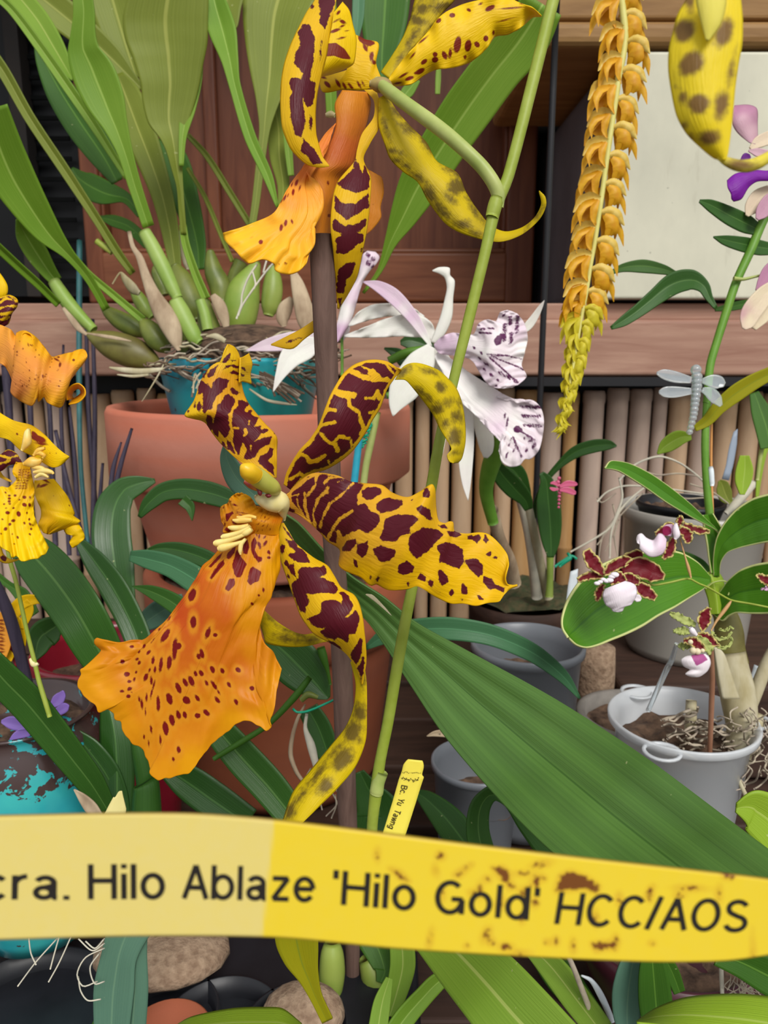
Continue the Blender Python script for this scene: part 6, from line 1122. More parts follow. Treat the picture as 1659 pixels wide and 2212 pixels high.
# ================================================================== PENDULOUS YELLOW SPIKE
HO = empty('chain_orchid', P(1330, -60, .50), 'long hanging chain of small yellow orange flowers in front of the white box', 'orchid')
RA = C3([(655, -120), (668, -20), (680, 80), (692, 200), (680, 330), (655, 450), (640, 560), (622, 680), (600, 830), (578, 980), (560, 1120), (535, 1290), (512, 1440), (485, 1590), (462, 1740), (432, 1890), (405, 2050), (380, 2200), (355, 2320), (330, 2430), (290, 2600)])
ra = spline([(a, b, 0) for a, b in RA], 400)[:, :2]
MB().tube([(a, b, .50, r) for (a, b), r in zip(ra[::8], np.linspace(8, 3, 50))], n=120, ns=10).build('rachis', M['rachis'], HO)
s_ = np.r_[0, np.cumsum(np.linalg.norm(np.diff(ra, axis=0), axis=1))]
def floret(tone):
    """one small flower at the origin opening along -Z, hood above; in metres"""
    m = MB(); a_ = {'c': 0, 'o': 1}
    def pl(pts, wds, mi, n=12, nv=6, cup=.3):
        p = np.array(pts, float); u = np.linspace(0, 1, n); q = np.stack([np.interp(u, np.linspace(0, 1, len(p)), p[:, k]) for k in range(3)], 1)
        wv = np.interp(u, np.linspace(0, 1, len(wds)), wds); t = np.gradient(q, axis=0); t /= np.linalg.norm(t, axis=1)[:, None]
        sd = np.cross(t, [0, 1, 0.01]); sd /= np.linalg.norm(sd, axis=1)[:, None]
        v = np.linspace(-1, 1, nv); G = q[:, None]+sd[:, None]*(wv[:, None]*v[None])[..., None]+np.array([0, 1, 0])*(cup*wv[:, None]*(v**2)[None])[..., None]
        A = np.zeros((n, nv, 4)); A[..., 2] = -30; m.grid(G, mi, A)
    pl([(0, 0, 0), (.006, -.002, .002), (.012, -.003, 0), (.018, -.002, -.006)], [.0012, .0034, .0040, .0004], 0, cup=.5)
    pl([(.003, -.001, -.001), (.008, -.004, -.004), (.010, -.004, -.010), (.009, -.002, -.014)], [.002, .0052, .0050, .0008], 1, cup=.4)
    pl([(.004, 0, -.001), (.012, -.001, -.004), (.018, 0, -.011), (.021, 0, -.019)], [.001, .0030, .0022, .0002], 1)
    pl([(.002, .002, -.001), (.006, .003, -.006), (.007, .003, -.012), (.005, .003, -.018)], [.001, .0028, .0020, .0002], 1)
    pl([(.002, .0, -.001), (.012, .003, -.003), (.016, .004, -.008), (.016, .004, -.016)], [.001, .0024, .0020, .0002], 1)
    pl([(.006, -.004, -.010), (.006, -.003, -.014), (.005, -.002, -.0165)], [.0022, .0018, .0003], 1)
    V = np.concatenate(m.V); me = bpy.data.meshes.new('floret'); me.from_pydata(V.tolist(), [], m.F)
    for q in ((M['flo_c'], M['flo_o']) if tone else (M['flo_y'], M['flo_y'])): me.materials.append(q)
    me.polygons.foreach_set('material_index', m.M); me.polygons.foreach_set('use_smooth', [True]*len(m.M))
    return me
fm = [floret(1), floret(0)]
NF = 30; total = s_[-1]
pos = []; s0 = 10
k = 0
while s0 < total-14:
    st = 62 if s0 < total*.66 else 36
    pos.append(s0); s0 += st*.5
for k, s0 in enumerate(pos):
    i = int(np.searchsorted(s_, s0)); x, y = ra[min(i, 399)]
    side = 1 if k % 2 == 0 else -1; f = s0/total
    sc = 1.25 if f < .25 else (1.2 if f < .62 else 1.2-.55*(f-.62)/.38)
    sc *= 1.0+.08*random.uniform(-1, 1)
    o = bpy.data.objects.new('floret', fm[0 if f < .70 else 1]); COL.objects.link(o); o.parent = HO
    o.location = Vector((P(x+side*2, y, .499)-ORG[HO.name]).tolist())
    yaw = random.uniform(-.35, .35)
    droop = .10+.1*random.random()+(.9*max(0, f-.72)/.28)
    o.rotation_euler = (random.uniform(-.1, .1), droop, (0 if side > 0 else math.pi)+yaw)
    o.scale = (sc*(.80 if f < .75 else .55), sc*.9, sc*.80)
# ================================================================== NEAR PETAL TOP RIGHT
NP = empty('orchid_flower', P(1540, 100, .15), 'out of focus yellow flower petal with brown blotches hanging at the top right', 'flower')
m = MB(); m.sheet(C3([(1095, -90), (1060, 0), (1010, 90), (985, 180), (958, 300), (955, 420), (975, 560), (1005, 690), (1060, 790), (1140, 870), (1220, 935), (1260, 950)]), C3([(1370, -90), (1378, 0), (1388, 120), (1385, 260), (1365, 380), (1345, 520), (1330, 680), (1315, 820), (1305, 900), (1300, 935), (1295, 950), (1280, 958)]), dl=.152, dr=.150, bulge=.22, nu=80, nv=30, tint=.2,
   sp=dict(e=C3.e([(1090, 385, 82, 62, 120), (1275, 200, 46, 90, 20), (1135, 625, 58, 62, 0), (1260, 630, 40, 80, 10), (1195, 820, 62, 42, 0), (1050, 190, 60, 70, 20), (1318, 430, 16, 70, 10), (1040, 580, 22, 36, 0), (1048, 748, 18, 18, 0), (1080, 810, 18, 10, 0), (1000, 520, 9, 9, 0), (1080, 20, 30, 60, 0)])))
m.sheet(C3([(1250, 932), (1300, 945), (1380, 962), (1450, 955), (1520, 925), (1600, 880)]), C3([(1245, 945), (1290, 985), (1350, 1015), (1420, 1025), (1500, 1000), (1600, 930)]), dl=.151, bulge=.3, nu=30, nv=10, tint=.9, sp=dict(e=C3.e([(1370, 985, 90, 26, 5)])))
m.build('petal', M['near'], NP, th=.0006)
m = MB(); m.sheet(C3([(1110, -90), (1120, 20), (1150, 140), (1180, 240)]), C3([(1280, -90), (1290, 20), (1260, 140), (1185, 245)]), dl=.146, bulge=.2, nu=30, nv=10, tint=1.); 
m.build('midrib', M['near_pale'], NP, th=.0006)

# ================================================================== REED STEM ORCHID, right
RO = empty('reed_stem_orchid', P(1530, 1130, .49), 'bright green reed stemmed orchid with purple and pink flowers at the right edge', 'orchid')
wtube([(1700, 400, 9), (1652, 470, 9.5), (1622, 540, 9.5), (1590, 610, 9), (1567, 680, 9), (1548, 740, 8.5), (1534, 790, 8.5), (1527, 870, 8), (1523, 960, 8), (1526, 1040, 8), (1534, 1120, 8.5), (1540, 1180, 8)], 'stem_b', .49, par=RO, n=60)
def lr(zz, pts, d, mat='leaf_mid', **k): return lf(RO, zz(pts), d, mat, **k)
lr(C3, [(1138, 1200, 20), (1200, 1225, 70), (1320, 1290, 110), (1420, 1340, 110), (1500, 1380, 60)], [.48, .49])
lr(C3, [(1222, 1415, 10), (1290, 1435, 60), (1400, 1460, 90), (1500, 1480, 90), (1600, 1490, 60)], [.48, .50])
lr(C3, [(575, 1645, 6), (680, 1600, 50), (800, 1590, 80), (920, 1610, 60), (1010, 1640, 20)], [.52, .52], 'leaf_shade')
lr(C3, [(608, 1960, 20), (680, 1920, 60), (780, 1850, 80), (880, 1770, 100), (990, 1690, 130), (1090, 1670, 120), (1160, 1710, 80), (1190, 1770, 50), (1235, 1840, 24)], [.50, .50, .49], 'leaf_mid', fold=.15)
lr(C3, [(1230, 1850, 20), (1340, 1830, 50), (1480, 1800, 40)], [.52, .54], 'leaf_shade')
lr(D3, [(1180, 520, 40), (1260, 470, 70), (1340, 380, 90), (1450, 290, 110), (1560, 220, 100), (1700, 150, 80)], [.49, .47], 'leaf_yellow', fold=.1)
lr(D3, [(945, 680, 10), (1000, 630, 90), (1080, 580, 100), (1160, 570, 40)], [.52, .52], 'leaf_lime')
lr(D3, [(1500, 690, 60), (1500, 780, 110), (1490, 860, 100), (1485, 940, 30)], [.56, .56], 'leaf_lime')
lr(D3, [(1560, 290, 60), (1600, 400, 120), (1640, 520, 140), (1660, 640, 120)], [.58, .56], 'leaf_shade')
wtube(D3([(1690, 430, 12), (1630, 560, 14), (1600, 700, 14), (1580, 850, 12)]), 'pedicel', .57, par=RO)
wtube([(1527, 870, 8.5), (1526, 872, 9)], 'stem_b', .49, par=RO, name='node', n=4)
MB().tube([(1534, 1008, .488, 5), (1536, 1016, .488, 6), (1538, 1045, .488, 5.5), (1538, 1050, .488, 4)], n=8, lin=True).build('white_tape', M['whitep'], RO)
wtube(C3([(1340, 1665, 14), (1400, 1668, 10), (1480, 1650, 8), (1540, 1640, 8)]), 'pedicel', .485, par=RO)
RF = empty('flower', P(1630, 330, .48), parent=RO)
m = MB(); m.sheet(C3([(1335, 650), (1330, 730), (1360, 790), (1430, 850), (1470, 862)]), C3([(1345, 632), (1430, 628), (1478, 650), (1482, 740), (1484, 855)]), dl=.48, dr=.485, bulge=.25, nu=30, nv=16, tint=PT(C3, [(1350, 650, .9), (1450, 650, .9), (1400, 720, .3), (1440, 780, .1), (1470, 850, .3), (1480, 700, .8)])); m.build('petal', M['mauve'], RF, th=.0006)
pet(RF, [(1440, 890, 20), (1490, 850, 70), (1560, 820, 80), (1640, 800, 80)], .48, 'cream', zz=C3, tint=.2)
pet(RF, [(1430, 900, 10), (1480, 910, 50), (1550, 930, 60), (1640, 960, 60)], .475, 'mauve', zz=C3, tint=.1)
m = MB(); m.sheet(C3([(1640, 980), (1550, 1020), (1450, 1015), (1380, 1030), (1340, 1045), (1300, 1080)]), C3([(1640, 1070), (1570, 1080), (1480, 1085), (1430, 1120), (1385, 1190), (1340, 1205)]), E=C3([(1300, 1080), (1305, 1120), (1325, 1160), (1328, 1190), (1340, 1205)]), dl=.478, bulge=.2, nu=40, nv=20, tint=.1, edge=None); m.build('lip', M['purple'], RF, th=.0006)
m = MB(); m.leaf(C3([(1380, 970, 10), (1420, 940, 60), (1440, 930, 20)]), .482, n=10, nv=6, tint=.5); m.build('lip', M['purple'], RF, th=.0006)
pet(RF, [(1560, 1130, 60), (1500, 1180, 110), (1450, 1240, 90), (1420, 1290, 20)], .485, 'cream', zz=C3, tint=.2)
pet(RF, [(1640, 1150, 60), (1560, 1200, 90), (1510, 1270, 80), (1480, 1310, 20)], .48, 'mauve', zz=C3, tint=.6)
RG = empty('flower', P(1650, 640, .48), parent=RO)
pet(RG, [(1640, 1560, 90), (1560, 1620, 90), (1510, 1690, 60), (1475, 1735, 10)], .48, 'mauve', zz=C3, tint=.9)
pet(RG, [(1600, 1690, 60), (1530, 1760, 110), (1450, 1860, 120), (1420, 1930, 90), (1400, 1965, 20)], .478, 'cream', zz=C3, tint=[(1500, 1800, .1), (1430, 1900, .05), (1400, 1880, .8)])
pet(RG, [(1660, 1720, 60), (1580, 1800, 100), (1500, 1900, 90), (1460, 1965, 30)], .482, 'cream', zz=C3, tint=.1)

# ================================================================== CREAM EDGED ORCHID, right
VO = empty('cream_edged_orchid', P(1590, 1640, .46), 'orchid with glossy cream edged leaves rising from a papery cane at right', 'orchid')
def vsheet(L, R, d, zz=D3, **k):
    m = MB(); m.sheet(zz(L), zz(R), dl=d, fold=k.pop('fold', .12), nu=70, nv=41, tint=0, **k); return m.build('leaf', M['leaf_var'], VO, th=.0012)
vsheet([(610, 768), (635, 730), (660, 722), (760, 738), (900, 805), (1010, 880), (1100, 950), (1180, 1020), (1250, 1090), (1330, 1165), (1385, 1235)], [(608, 775), (650, 778), (700, 792), (780, 840), (880, 905), (1000, 990), (1100, 1050), (1180, 1095), (1250, 1130), (1320, 1170), (1380, 1250)], [.43, .45, .46])
vsheet([(1280, 1460), (1200, 1370), (1100, 1310), (1000, 1290), (850, 1300), (700, 1335), (560, 1400), (450, 1490), (370, 1610), (335, 1720), (338, 1790), (375, 1850)], [(1280, 1500), (1230, 1545), (1130, 1610), (1050, 1662), (950, 1715), (850, 1780), (750, 1830), (650, 1870), (560, 1905), (490, 1918), (430, 1900), (375, 1850)], [.46, .43, .40])
vsheet([(1300, 1460), (1300, 1340), (1320, 1220), (1370, 1120), (1450, 1030), (1550, 965), (1650, 935), (1760, 915)], [(1340, 1460), (1350, 1370), (1390, 1310), (1450, 1285), (1520, 1268), (1600, 1252), (1680, 1238), (1760, 1220)], [.465, .45, .43])
vsheet([(1290, 1600), (1340, 1560), (1400, 1480), (1470, 1420), (1560, 1385), (1660, 1368), (1760, 1360)], [(1300, 1700), (1360, 1745), (1400, 1715), (1450, 1695), (1540, 1700), (1640, 1700), (1760, 1690)], [.47, .45, .43])
vsheet([(1230, 1070), (1240, 1150), (1260, 1260), (1270, 1340), (1285, 1440)], [(1300, 1060), (1370, 1180), (1385, 1240), (1340, 1330), (1310, 1440)], [.462, .464], fold=.3)
lf(VO, D3([(1275, 1430, 90), (1300, 1500, 130), (1320, 1600, 110), (1330, 1700, 100)]), .468, 'leaf_lime', fold=-.3)
lf(VO, D3([(1060, 1300, 20), (1130, 1330, 50), (1220, 1380, 60), (1270, 1440, 60)]), .475, 'leaf_mid')
wtube(D3([(1250, 1540, 4), (1300, 1500, 5), (1370, 1490, 5), (1410, 1530, 5), (1395, 1580, 4)]), 'pedicel', .46, 'leaf_rim', par=VO)
wtube(D3([(1330, 1640, 60), (1380, 1720, 75), (1400, 1820, 88), (1400, 1920, 96), (1420, 2020, 100)]), 'bulb_d', .475, 'pseudobulb', par=VO, ns=18)
wtube(D3([(1400, 1940, 98), (1420, 2060, 104), (1450, 2180, 108), (1470, 2300, 104), (1480, 2420, 92), (1470, 2520, 84), (1450, 2620, 80), (1440, 2680, 60)]), 'drywhite', [.474, .47, .462], 'papery_sheath', par=VO, ns=20)
m = MB(); m.sheet(N2([(1030, 1600), (1060, 1800), (1090, 2000), (1130, 2200)]), N2([(1080, 1600), (1150, 1680), (1230, 1900), (1330, 2200)]), dl=.455, bulge=.1, nu=20, nv=8, tint=0); m.build('dry_leaf', M['drywhite'], VO, th=.0006)
for q in ([(1600, 1900, 30), (1560, 2050, 50), (1500, 2250, 56), (1420, 2400, 50)], [(1680, 1800, 30), (1620, 2000, 50), (1560, 2200, 56)]):
    pass
wtube(D3([(1700, 1900, 34), (1640, 2020, 40), (1570, 2200, 42), (1520, 2340, 36)]), 'drywhite', .485, 'old_cane', par=VO)
wtube(N3([(1600, 560, 26), (1570, 640, 50), (1540, 740, 60), (1510, 830, 40)]), 'drywhite', .47, 'old_cane', par=VO)
m = MB(); r = random.Random(12)
for q in ([(1330, 880), (1400, 960), (1440, 1060), (1500, 1190), (1520, 1240)],):
    m.tube([(a, b, .448, 5) for a, b in N3(q)], n=20, ns=8)
m.build('thick_root', M['drywhite'], VO)
m = MB()
for k in range(44):
    x0 = r.uniform(860, 1320); y0 = r.uniform(560, 900); a = r.uniform(-.6, .5)
    L_ = r.uniform(90, 280); pts = [(x0+L_*i/4*math.cos(a)+r.uniform(-14, 14), y0+L_*i/4*math.sin(a)+r.uniform(-16, 16)) for i in range(5)]
    pts = [(min(x, 1400), y) for x, y in pts]
    m.tube([(x, y, .462+r.uniform(-.01, .006), r.uniform(1.2, 3.2)) for x, y in N3(pts)], n=14, ns=6)
for k in range(30):
    x0 = r.uniform(1420, 1660); y0 = r.uniform(500, 1000); pts = [(x0, y0), (x0+r.uniform(-60, 60), y0+40), (x0+r.uniform(-90, 60), y0+110), (x0+r.uniform(-120, 40), y0+140)]
    m.tube([(x, y, .455+r.uniform(-.01, .01), r.uniform(1.2, 2.4)) for x, y in N3(pts)], n=14, ns=6)
o = m.build('root_mass', M['root'], VO); o['kind'] = 'stuff'
# aerial roots in front of the bamboo
AR = empty('rooted_orchid', P(1470, 1080, .68), 'leafless tangle of pale aerial roots spilling from the black pot before the bamboo', 'orchid')
for q in ([(560, 985, 7), (620, 925, 6), (730, 885, 6), (900, 890, 6), (1060, 910, 6), (1240, 935, 6)], [(700, 850, 7), (800, 750, 7), (950, 697, 7), (1080, 735, 6), (1200, 820, 6), (1260, 880, 6)], [(870, 795, 6), (950, 815, 6), (1080, 805, 5), (1250, 830, 5)], [(640, 1345, 6), (650, 1180, 8), (700, 1050, 8), (780, 960, 7), (880, 880, 5)], [(390, 1305, 6), (540, 1222, 7), (640, 1150, 8), (690, 1050, 9), (720, 950, 8), (700, 830, 6)], [(570, 1340, 4), (590, 1220, 6), (650, 1120, 7), (760, 980, 5)], [(690, 1330, 4), (670, 1200, 6), (700, 1100, 5)], [(560, 960, 5), (590, 990, 5), (680, 930, 4)], [(850, 930, 5), (720, 1060, 5), (620, 1180, 5), (560, 1260, 4)], [(1000, 880, 5), (1100, 960, 6), (1240, 960, 5)], [(1150, 870, 5), (1290, 920, 5), (1400, 1000, 5)], [(660, 1000, 5), (680, 1150, 4), (610, 1300, 3)]):
    wtube(D3(q), 'root_l' if len(q) > 4 else 'root', .655, 'aerial_root', par=AR, ns=8)
wtube(D3([(1560, 860, 26), (1500, 930, 30), (1430, 1010, 26), (1380, 1060, 16)]), 'root_l', .66, 'old_cane', par=AR)
lf(AR, D3([(1420, 1000, 20), (1380, 950, 90), (1360, 880, 80), (1340, 850, 20)]), .66, 'leaf_olive')
lf(AR, D3([(1660, 560, 40), (1620, 700, 30), (1590, 850, 30), (1580, 960, 20)]), .62, 'leaf_lime')

# ================================================================== MAROON AND WHITE SPRAY
MO = empty('maroon_orchid', P(1600, 1310, .40), 'thin wiry spray of small maroon flowers with white lips over the cream edged leaves', 'orchid')
def wt(q, mat, r_, zz=N2, d=.40, name='flower_stem', **k): return MB().tube([(a, b, d, r_) for a, b in zz(q)], n=30, ns=8).build(name, M[mat], MO)
wt([(160, 815), (240, 850), (330, 880), (540, 845), (740, 805), (850, 860), (960, 905), (1100, 985), (1230, 1055), (1450, 1095), (1720, 1150)], 'stem', 2.3)
orr = 'pedicel_tan'; M[orr] = plain('pedicel_tan', 'b48858', 'c49c68', 60, .5)
MB().tube([(a, b, .397, r) for a, b, r in N2([(640, 340, 8), (665, 440, 9), (700, 560, 10), (735, 680, 20), (765, 795, 10)])], n=20, ns=8).build('pedicel', M[orr], MO)
MB().tube([(a, b, .397, r) for a, b, r in N2([(1000, 1410, 8), (1060, 1300, 14), (1140, 1190, 22), (1200, 1110, 20), (1235, 1060, 8)])], n=20, ns=8).build('pedicel', M[orr], MO)
def mpet(par, pts, d=.395, zz=N2, edge=3.2, mat='maroon', tint=1., **k):
    m = MB(); m.leaf(zz(pts), d, n=26, nv=13, fold=.1, tint=tint, ruf=(.0011, 3, random.random()*6), jit=2.2); A = m.A[0].reshape(26, 13, 4)
    if mat == 'maroon':
        wpx = spline(zz(pts), 26)[:, 2]; v = A[..., 1]; e = np.minimum(v, 1-v)*wpx[:, None]; A[..., 2] = np.minimum(e-edge, (1-np.linspace(0, 1, 26))[:, None]*60-2); A[..., 3] = 0.25
    return m.build('petal', M[mat], par, th=.0005)
fa = empty('flower', P(1460, 1145, .395), parent=MO)
mpet(fa, [(600, 240, 60), (520, 220, 150), (450, 260, 130), (350, 290, 50)], .40); mpet(fa, [(560, 330, 60), (540, 420, 120), (500, 510, 110), (440, 580, 40)]); mpet(fa, [(620, 240, 60), (700, 270, 130), (730, 340, 120), (720, 400, 50)]); mpet(fa, [(680, 180, 60), (780, 220, 90), (880, 250, 90), (985, 260, 40)], .402); mpet(fa, [(620, 200, 50), (640, 130, 90), (640, 70, 30)], .40)
m = MB(); m.tube([(a, b, .390, r) for a, b, r in N2([(590, 160, 16), (590, 230, 34), (600, 300, 38), (580, 350, 14)])], n=12); m.build('column', M['wlip'], fa)
m = MB(); m.sheet(N2([(480, 350), (430, 290), (390, 285), (330, 360), (250, 335), (190, 282), (150, 300), (133, 350)]), N2([(470, 450), (430, 520), (360, 550), (290, 550), (230, 510), (170, 450), (190, 430), (140, 390)]), dl=.392, dr=.388, bulge=.3, nu=30, nv=16, tint=PT(N2, [(440, 320, .5), (300, 450, .1), (170, 340, .0), (450, 450, .6)])); m.build('lip', M['wlip'], fa, th=.0005)
m = MB(); m.leaf(N2([(560, 190, 40), (500, 240, 130), (490, 310, 90)]), .392, n=14, nv=8, tint=1., sp=dict(e=N2.e([(480, 250, 60, 60, 0)]))); m.build('lip_base', M['wlip'], fa, th=.0005)
fb = empty('flower', P(1340, 1250, .385), parent=MO)
for q, d in (([(600, 1450, 30), (560, 1400, 80), (520, 1350, 90), (490, 1290, 50)], .39), ([(600, 1460, 30), (520, 1455, 60), (435, 1485, 30)], .392), ([(600, 1450, 30), (660, 1400, 70), (740, 1360, 70), (780, 1350, 20)], .395), ([(690, 1440, 40), (770, 1370, 110), (830, 1320, 80), (850, 1310, 20)], .40), ([(720, 1430, 60), (830, 1400, 130), (920, 1440, 120), (990, 1465, 40)], .395), ([(680, 1490, 40), (760, 1480, 90), (830, 1500, 40)], .388), ([(600, 1510, 30), (575, 1560, 60), (558, 1620, 24)], .392), ([(780, 1500, 40), (860, 1550, 90), (935, 1600, 40)], .392), ([(640, 1500, 40), (700, 1470, 80), (740, 1500, 30)], .386)):
    mpet(fb, q, d, D3)
m = MB(); m.sheet(D3([(610, 1540), (596, 1580), (615, 1640), (650, 1665), (660, 1682), (700, 1688)]), D3([(740, 1490), (800, 1515), (812, 1570), (775, 1640), (740, 1645), (720, 1682)]), dl=.384, bulge=.25, ruf=(.0006, 3, 0), nu=26, nv=20, tint=.08); m.leaf(D3([(790, 1590, 20), (820, 1600, 50), (840, 1610, 20)]), .386, n=10, nv=6, tint=.05); m.build('lip', M['wlip'], fb, th=.0005)
m = MB()
for a, b, r in D3([(672, 1450, 22), (655, 1462, 18), (640, 1485, 20), (560, 1505, 16), (600, 1480, 14), (580, 1495, 14), (620, 1490, 16)]): m.ball(P(a, b, .3835), r/FPX*.382, n=8, sc=(1.3, 1, .8))
m.build('callus', M['wlip'], fb)
fc = empty('flower', P(1505, 1380, .395), parent=MO)
for q, d, mt in (([(820, 1340, 40), (740, 1310, 90), (620, 1250, 90), (520, 1205, 40)], .40, 'greenpetal'), ([(760, 1430, 40), (660, 1410, 100), (560, 1415, 30)], .40, 'greenpetal'), ([(900, 1420, 30), (910, 1330, 140), (930, 1240, 150), (975, 1140, 50)], .398, 'maroon'), ([(840, 1450, 40), (940, 1480, 110), (1030, 1550, 90), (1100, 1590, 10)], .396, 'maroon'), ([(830, 1480, 40), (900, 1540, 120), (970, 1620, 110), (985, 1690, 20)], .394, 'greenpetal'), ([(760, 1590, 30), (680, 1590, 80), (620, 1580, 30)], .396, 'greenpetal'), ([(680, 1530, 60), (780, 1530, 110), (860, 1590, 110), (930, 1640, 40)], .392, 'maroon')):
    mpet(fc, q, d, N2, mat=mt, tint=.2)
for q in ([(1000, 1400, 20), (1040, 1480, 34), (1100, 1510, 34), (1180, 1490, 30), (1240, 1420, 20)], [(1050, 1540, 20), (1100, 1600, 36), (1180, 1600, 36), (1240, 1540, 30), (1220, 1480, 16)], [(1090, 1390, 20), (1150, 1410, 30), (1220, 1370, 20), (1260, 1390, 12)]): mpet(fc, q, .40, N2, mat='greenpetal', tint=.1)
MB().tube([(a, b, .389, r) for a, b, r in N2([(760, 1370, 20), (780, 1410, 36), (830, 1460, 18)])], n=10).build('column', M['wlip'], fc)
m = MB(); m.sheet(N2([(790, 1690), (700, 1710), (648, 1750), (680, 1820), (755, 1860), (700, 1910), (760, 1940), (830, 1945)]), N2([(930, 1680), (975, 1720), (992, 1780), (980, 1830), (950, 1880), (900, 1920), (860, 1940), (832, 1946)]), dl=.39, bulge=.25, nu=30, nv=20, tint=.0, sp=dict(p=[N2([(765, 1700), (900, 1670), (955, 1745), (880, 1790), (825, 1815)])])); m.build('lip', petalmat('white_lip_rose', 'f6eef2', 'e8c8d8', 'b05890'), fc, th=.0005)
m = MB()
for a, b, r in N2([(790, 1640, 40), (840, 1650, 40), (900, 1640, 26), (760, 1540, 30)]): m.ball(P(a, b, .388), r/FPX*.388, n=8)
m.build('callus', M['cream'], fc)
fd = empty('flower', P(1655, 1250, .39), parent=MO)
mpet(fd, [(1520, 760, 20), (1580, 790, 90), (1660, 830, 120), (1740, 850, 100)], .39); mpet(fd, [(1575, 930, 16), (1640, 920, 40), (1720, 920, 50)], .39, mat='wlip')

# ================================================================== DRAGONFLY CLIPS
def dragonfly(name, label, mat, body, wings, d, head=None, beads=9, r0=6):
    t = empty(name, P(*body[0], d), label, 'ornament')
    m = MB(); b = spline([(a, c, 0) for a, c in body], beads+2)
    for i, (x, y, _) in enumerate(b): m.ball(P(x, y, d), (r0*(1-.45*i/len(b)))/FPX*d, n=9, sc=(1, 1, .95))
    m.build('body', M[mat], t)
    if head: MB().ball(P(head[0], head[1], d), head[2]/FPX*d, n=10).build('head', M[mat], t)
    for q in wings:
        m = MB(); m.leaf(q, d-.002, n=24, nv=9, fold=.05, tint=0)
        m.build('wing', M[mat], t, th=.0009)
    return t
dragonfly('dragonfly_clip', 'clear glass-like dragonfly clip fastened to the bright green stem', 'glass', D3([(1195, 190), (1195, 260), (1185, 340), (1175, 430), (1150, 540)]), [D3([(1160, 210, 40), (1060, 190, 70), (980, 170, 60), (940, 165, 16)]), D3([(1160, 280, 40), (1060, 285, 70), (990, 285, 64), (955, 285, 20)]), D3([(1230, 215, 30), (1290, 215, 80), (1340, 225, 80), (1372, 240, 30)]), D3([(1230, 270, 30), (1280, 290, 70), (1320, 330, 70), (1350, 375, 20)])], .478, D3([(1190, 145, 34)])[0], 11, 12)
dragonfly('dragonfly_clip', 'small pink dragonfly clip by the dark oval leaf', 'pink', D3([(310, 860), (320, 900), (318, 960), (315, 1020)]), [D3([(320, 890, 16), (370, 870, 40), (420, 872, 30), (435, 875, 8)]), D3([(320, 910, 16), (370, 910, 40), (415, 930, 30), (422, 938, 8)]), D3([(315, 885, 10), (285, 865, 24), (262, 868, 8)]), D3([(315, 905, 10), (280, 905, 24), (258, 895, 8)])], .59, D3([(318, 835, 12)])[0], 6, 5)
dragonfly('dragonfly_clip', 'lilac dragonfly clip in the mouth of the drip glazed pot', 'lilac', D4([(190, 1270), (230, 1300), (270, 1330)]), [D4([(220, 1330, 20), (130, 1310, 90), (60, 1295, 80), (10, 1290, 20)]), D4([(235, 1340, 20), (170, 1370, 80), (110, 1400, 70), (68, 1420, 16)])], .40, None, 4, 6)
dragonfly('dragonfly_clip', 'translucent lilac dragonfly wings behind the long green leaf', 'lilac', D4([(330, 1200), (350, 1210), (370, 1230)]), [D4([(345, 1190, 20), (390, 1150, 80), (420, 1110, 60), (430, 1080, 10)]), D4([(350, 1220, 20), (400, 1220, 60), (450, 1190, 60), (470, 1180, 10)])], .44, None, 3, 5)
c_ = D6([(1475, 960)])[0]
m = MB(); m.tube([(c_[0]-2, c_[1]-20, .425, 22), (c_[0], c_[1], .425, 30), (c_[0]+3, c_[1]+40, .425, 30)], n=8, lin=True); o = m.build('stake_clip', M['violet']); tag(o, 'violet clip gripping the foot of the wooden stake', 'clip')
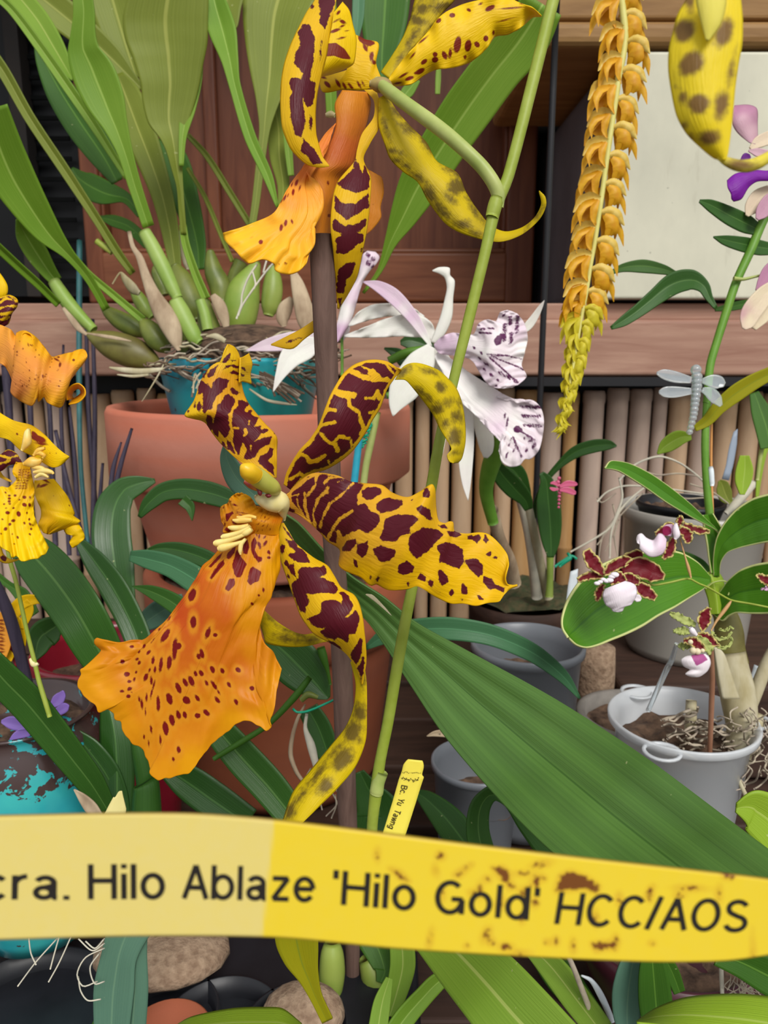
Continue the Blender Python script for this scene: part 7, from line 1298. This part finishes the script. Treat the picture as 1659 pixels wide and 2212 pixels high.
# lower right leaves
LR = empty('grey_leaved_orchid', P(1450, 2300, .34), 'orchid with pale leaves under the right end of the yellow tag', 'orchid')
def ll(zz, pts, d, mat='leaf_blue', **k): return lf(LR, zz(pts), d, mat, **k)
m = MB(); m.sheet(D7([(1110, 885), (1190, 830), (1300, 788), (1420, 772), (1560, 770), (1750, 790)]), D7([(1112, 888), (1200, 900), (1320, 930), (1450, 960), (1600, 990), (1750, 1020)]), dl=.30, dr=.28, bulge=.1, nu=40, nv=13, tint=0); m.build('leaf', M['leaf_lime'], LR, th=.0008)
ll(D7, [(1110, 560, 60), (1090, 660, 110), (1075, 760, 130), (1070, 860, 110), (1080, 960, 60)], .37)
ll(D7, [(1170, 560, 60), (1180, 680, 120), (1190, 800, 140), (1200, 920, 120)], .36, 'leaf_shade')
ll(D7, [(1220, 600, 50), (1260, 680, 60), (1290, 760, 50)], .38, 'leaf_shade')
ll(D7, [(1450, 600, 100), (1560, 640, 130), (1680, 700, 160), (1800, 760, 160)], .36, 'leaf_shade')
ll(Z0, [(1590, 1745, 20), (1630, 1750, 90), (1680, 1790, 110), (1720, 1850, 110)], .30, 'leaf_lime')
for q, mt in (([(800, 560, 10), (840, 640, 11), (880, 740, 12), (915, 830, 12)], 'root'), ([(880, 690, 4), (920, 710, 9), (960, 770, 14), (1010, 880, 12)], 'whitep'), ([(1462, 600, 8), (1465, 700, 9), (1468, 770, 8)], 'root_l')):
    wtube(D7(q), mt, .39, 'root', par=LR)
m = MB(); r = random.Random(2)
for k in range(26): x0 = r.uniform(1500, 1600); y0 = r.uniform(690, 730); m.tube([(a, b, .385, 1.1) for a, b in D7([(x0, y0), (x0+r.uniform(-40, 40), y0+30), (x0+r.uniform(-50, 60), y0+60)])], n=8, ns=5)
o = m.build('root_mass', M['root'], LR); o['kind'] = 'stuff'
# tan seed-husk leaf behind the green leaf
m = MB(); m.leaf(N7([(1200, 698, 6), (1260, 680, 40), (1350, 680, 56), (1440, 710, 56), (1500, 750, 30)]), .47, n=24, nv=9, tint=.2, sp=dict(e=N7.e([(1290, 684, 9, 6, 0), (1355, 694, 10, 6, 0), (1430, 705, 14, 6, 20)]))); o = m.build('withered_leaf', petalmat('withered', 'd8c4a4', 'b8906c', '3a2a24'), th=.0006); tag(o, 'curling tan withered leaf with dark dots below the big green leaf', 'leaf')
# ------------------------------------------------------------------ groups of like things
for o in bpy.data.objects:
    if o.parent or 'category' not in o: continue
    n = o.name.split('.')[0]
    g = {'dragonfly_clip': 'dragonfly clips among the plants', 'nursery_pot': 'plastic nursery pots on the bench', 'terracotta_pot': 'terracotta pots on the bench',
         'plant_tag': 'small plastic plant tags in the pots', 'clay_pot': 'clay pots on the bench'}.get(n)
    if n == 'orchid_stake': g = 'dark sticks at the left' 
    if g: o['group'] = g
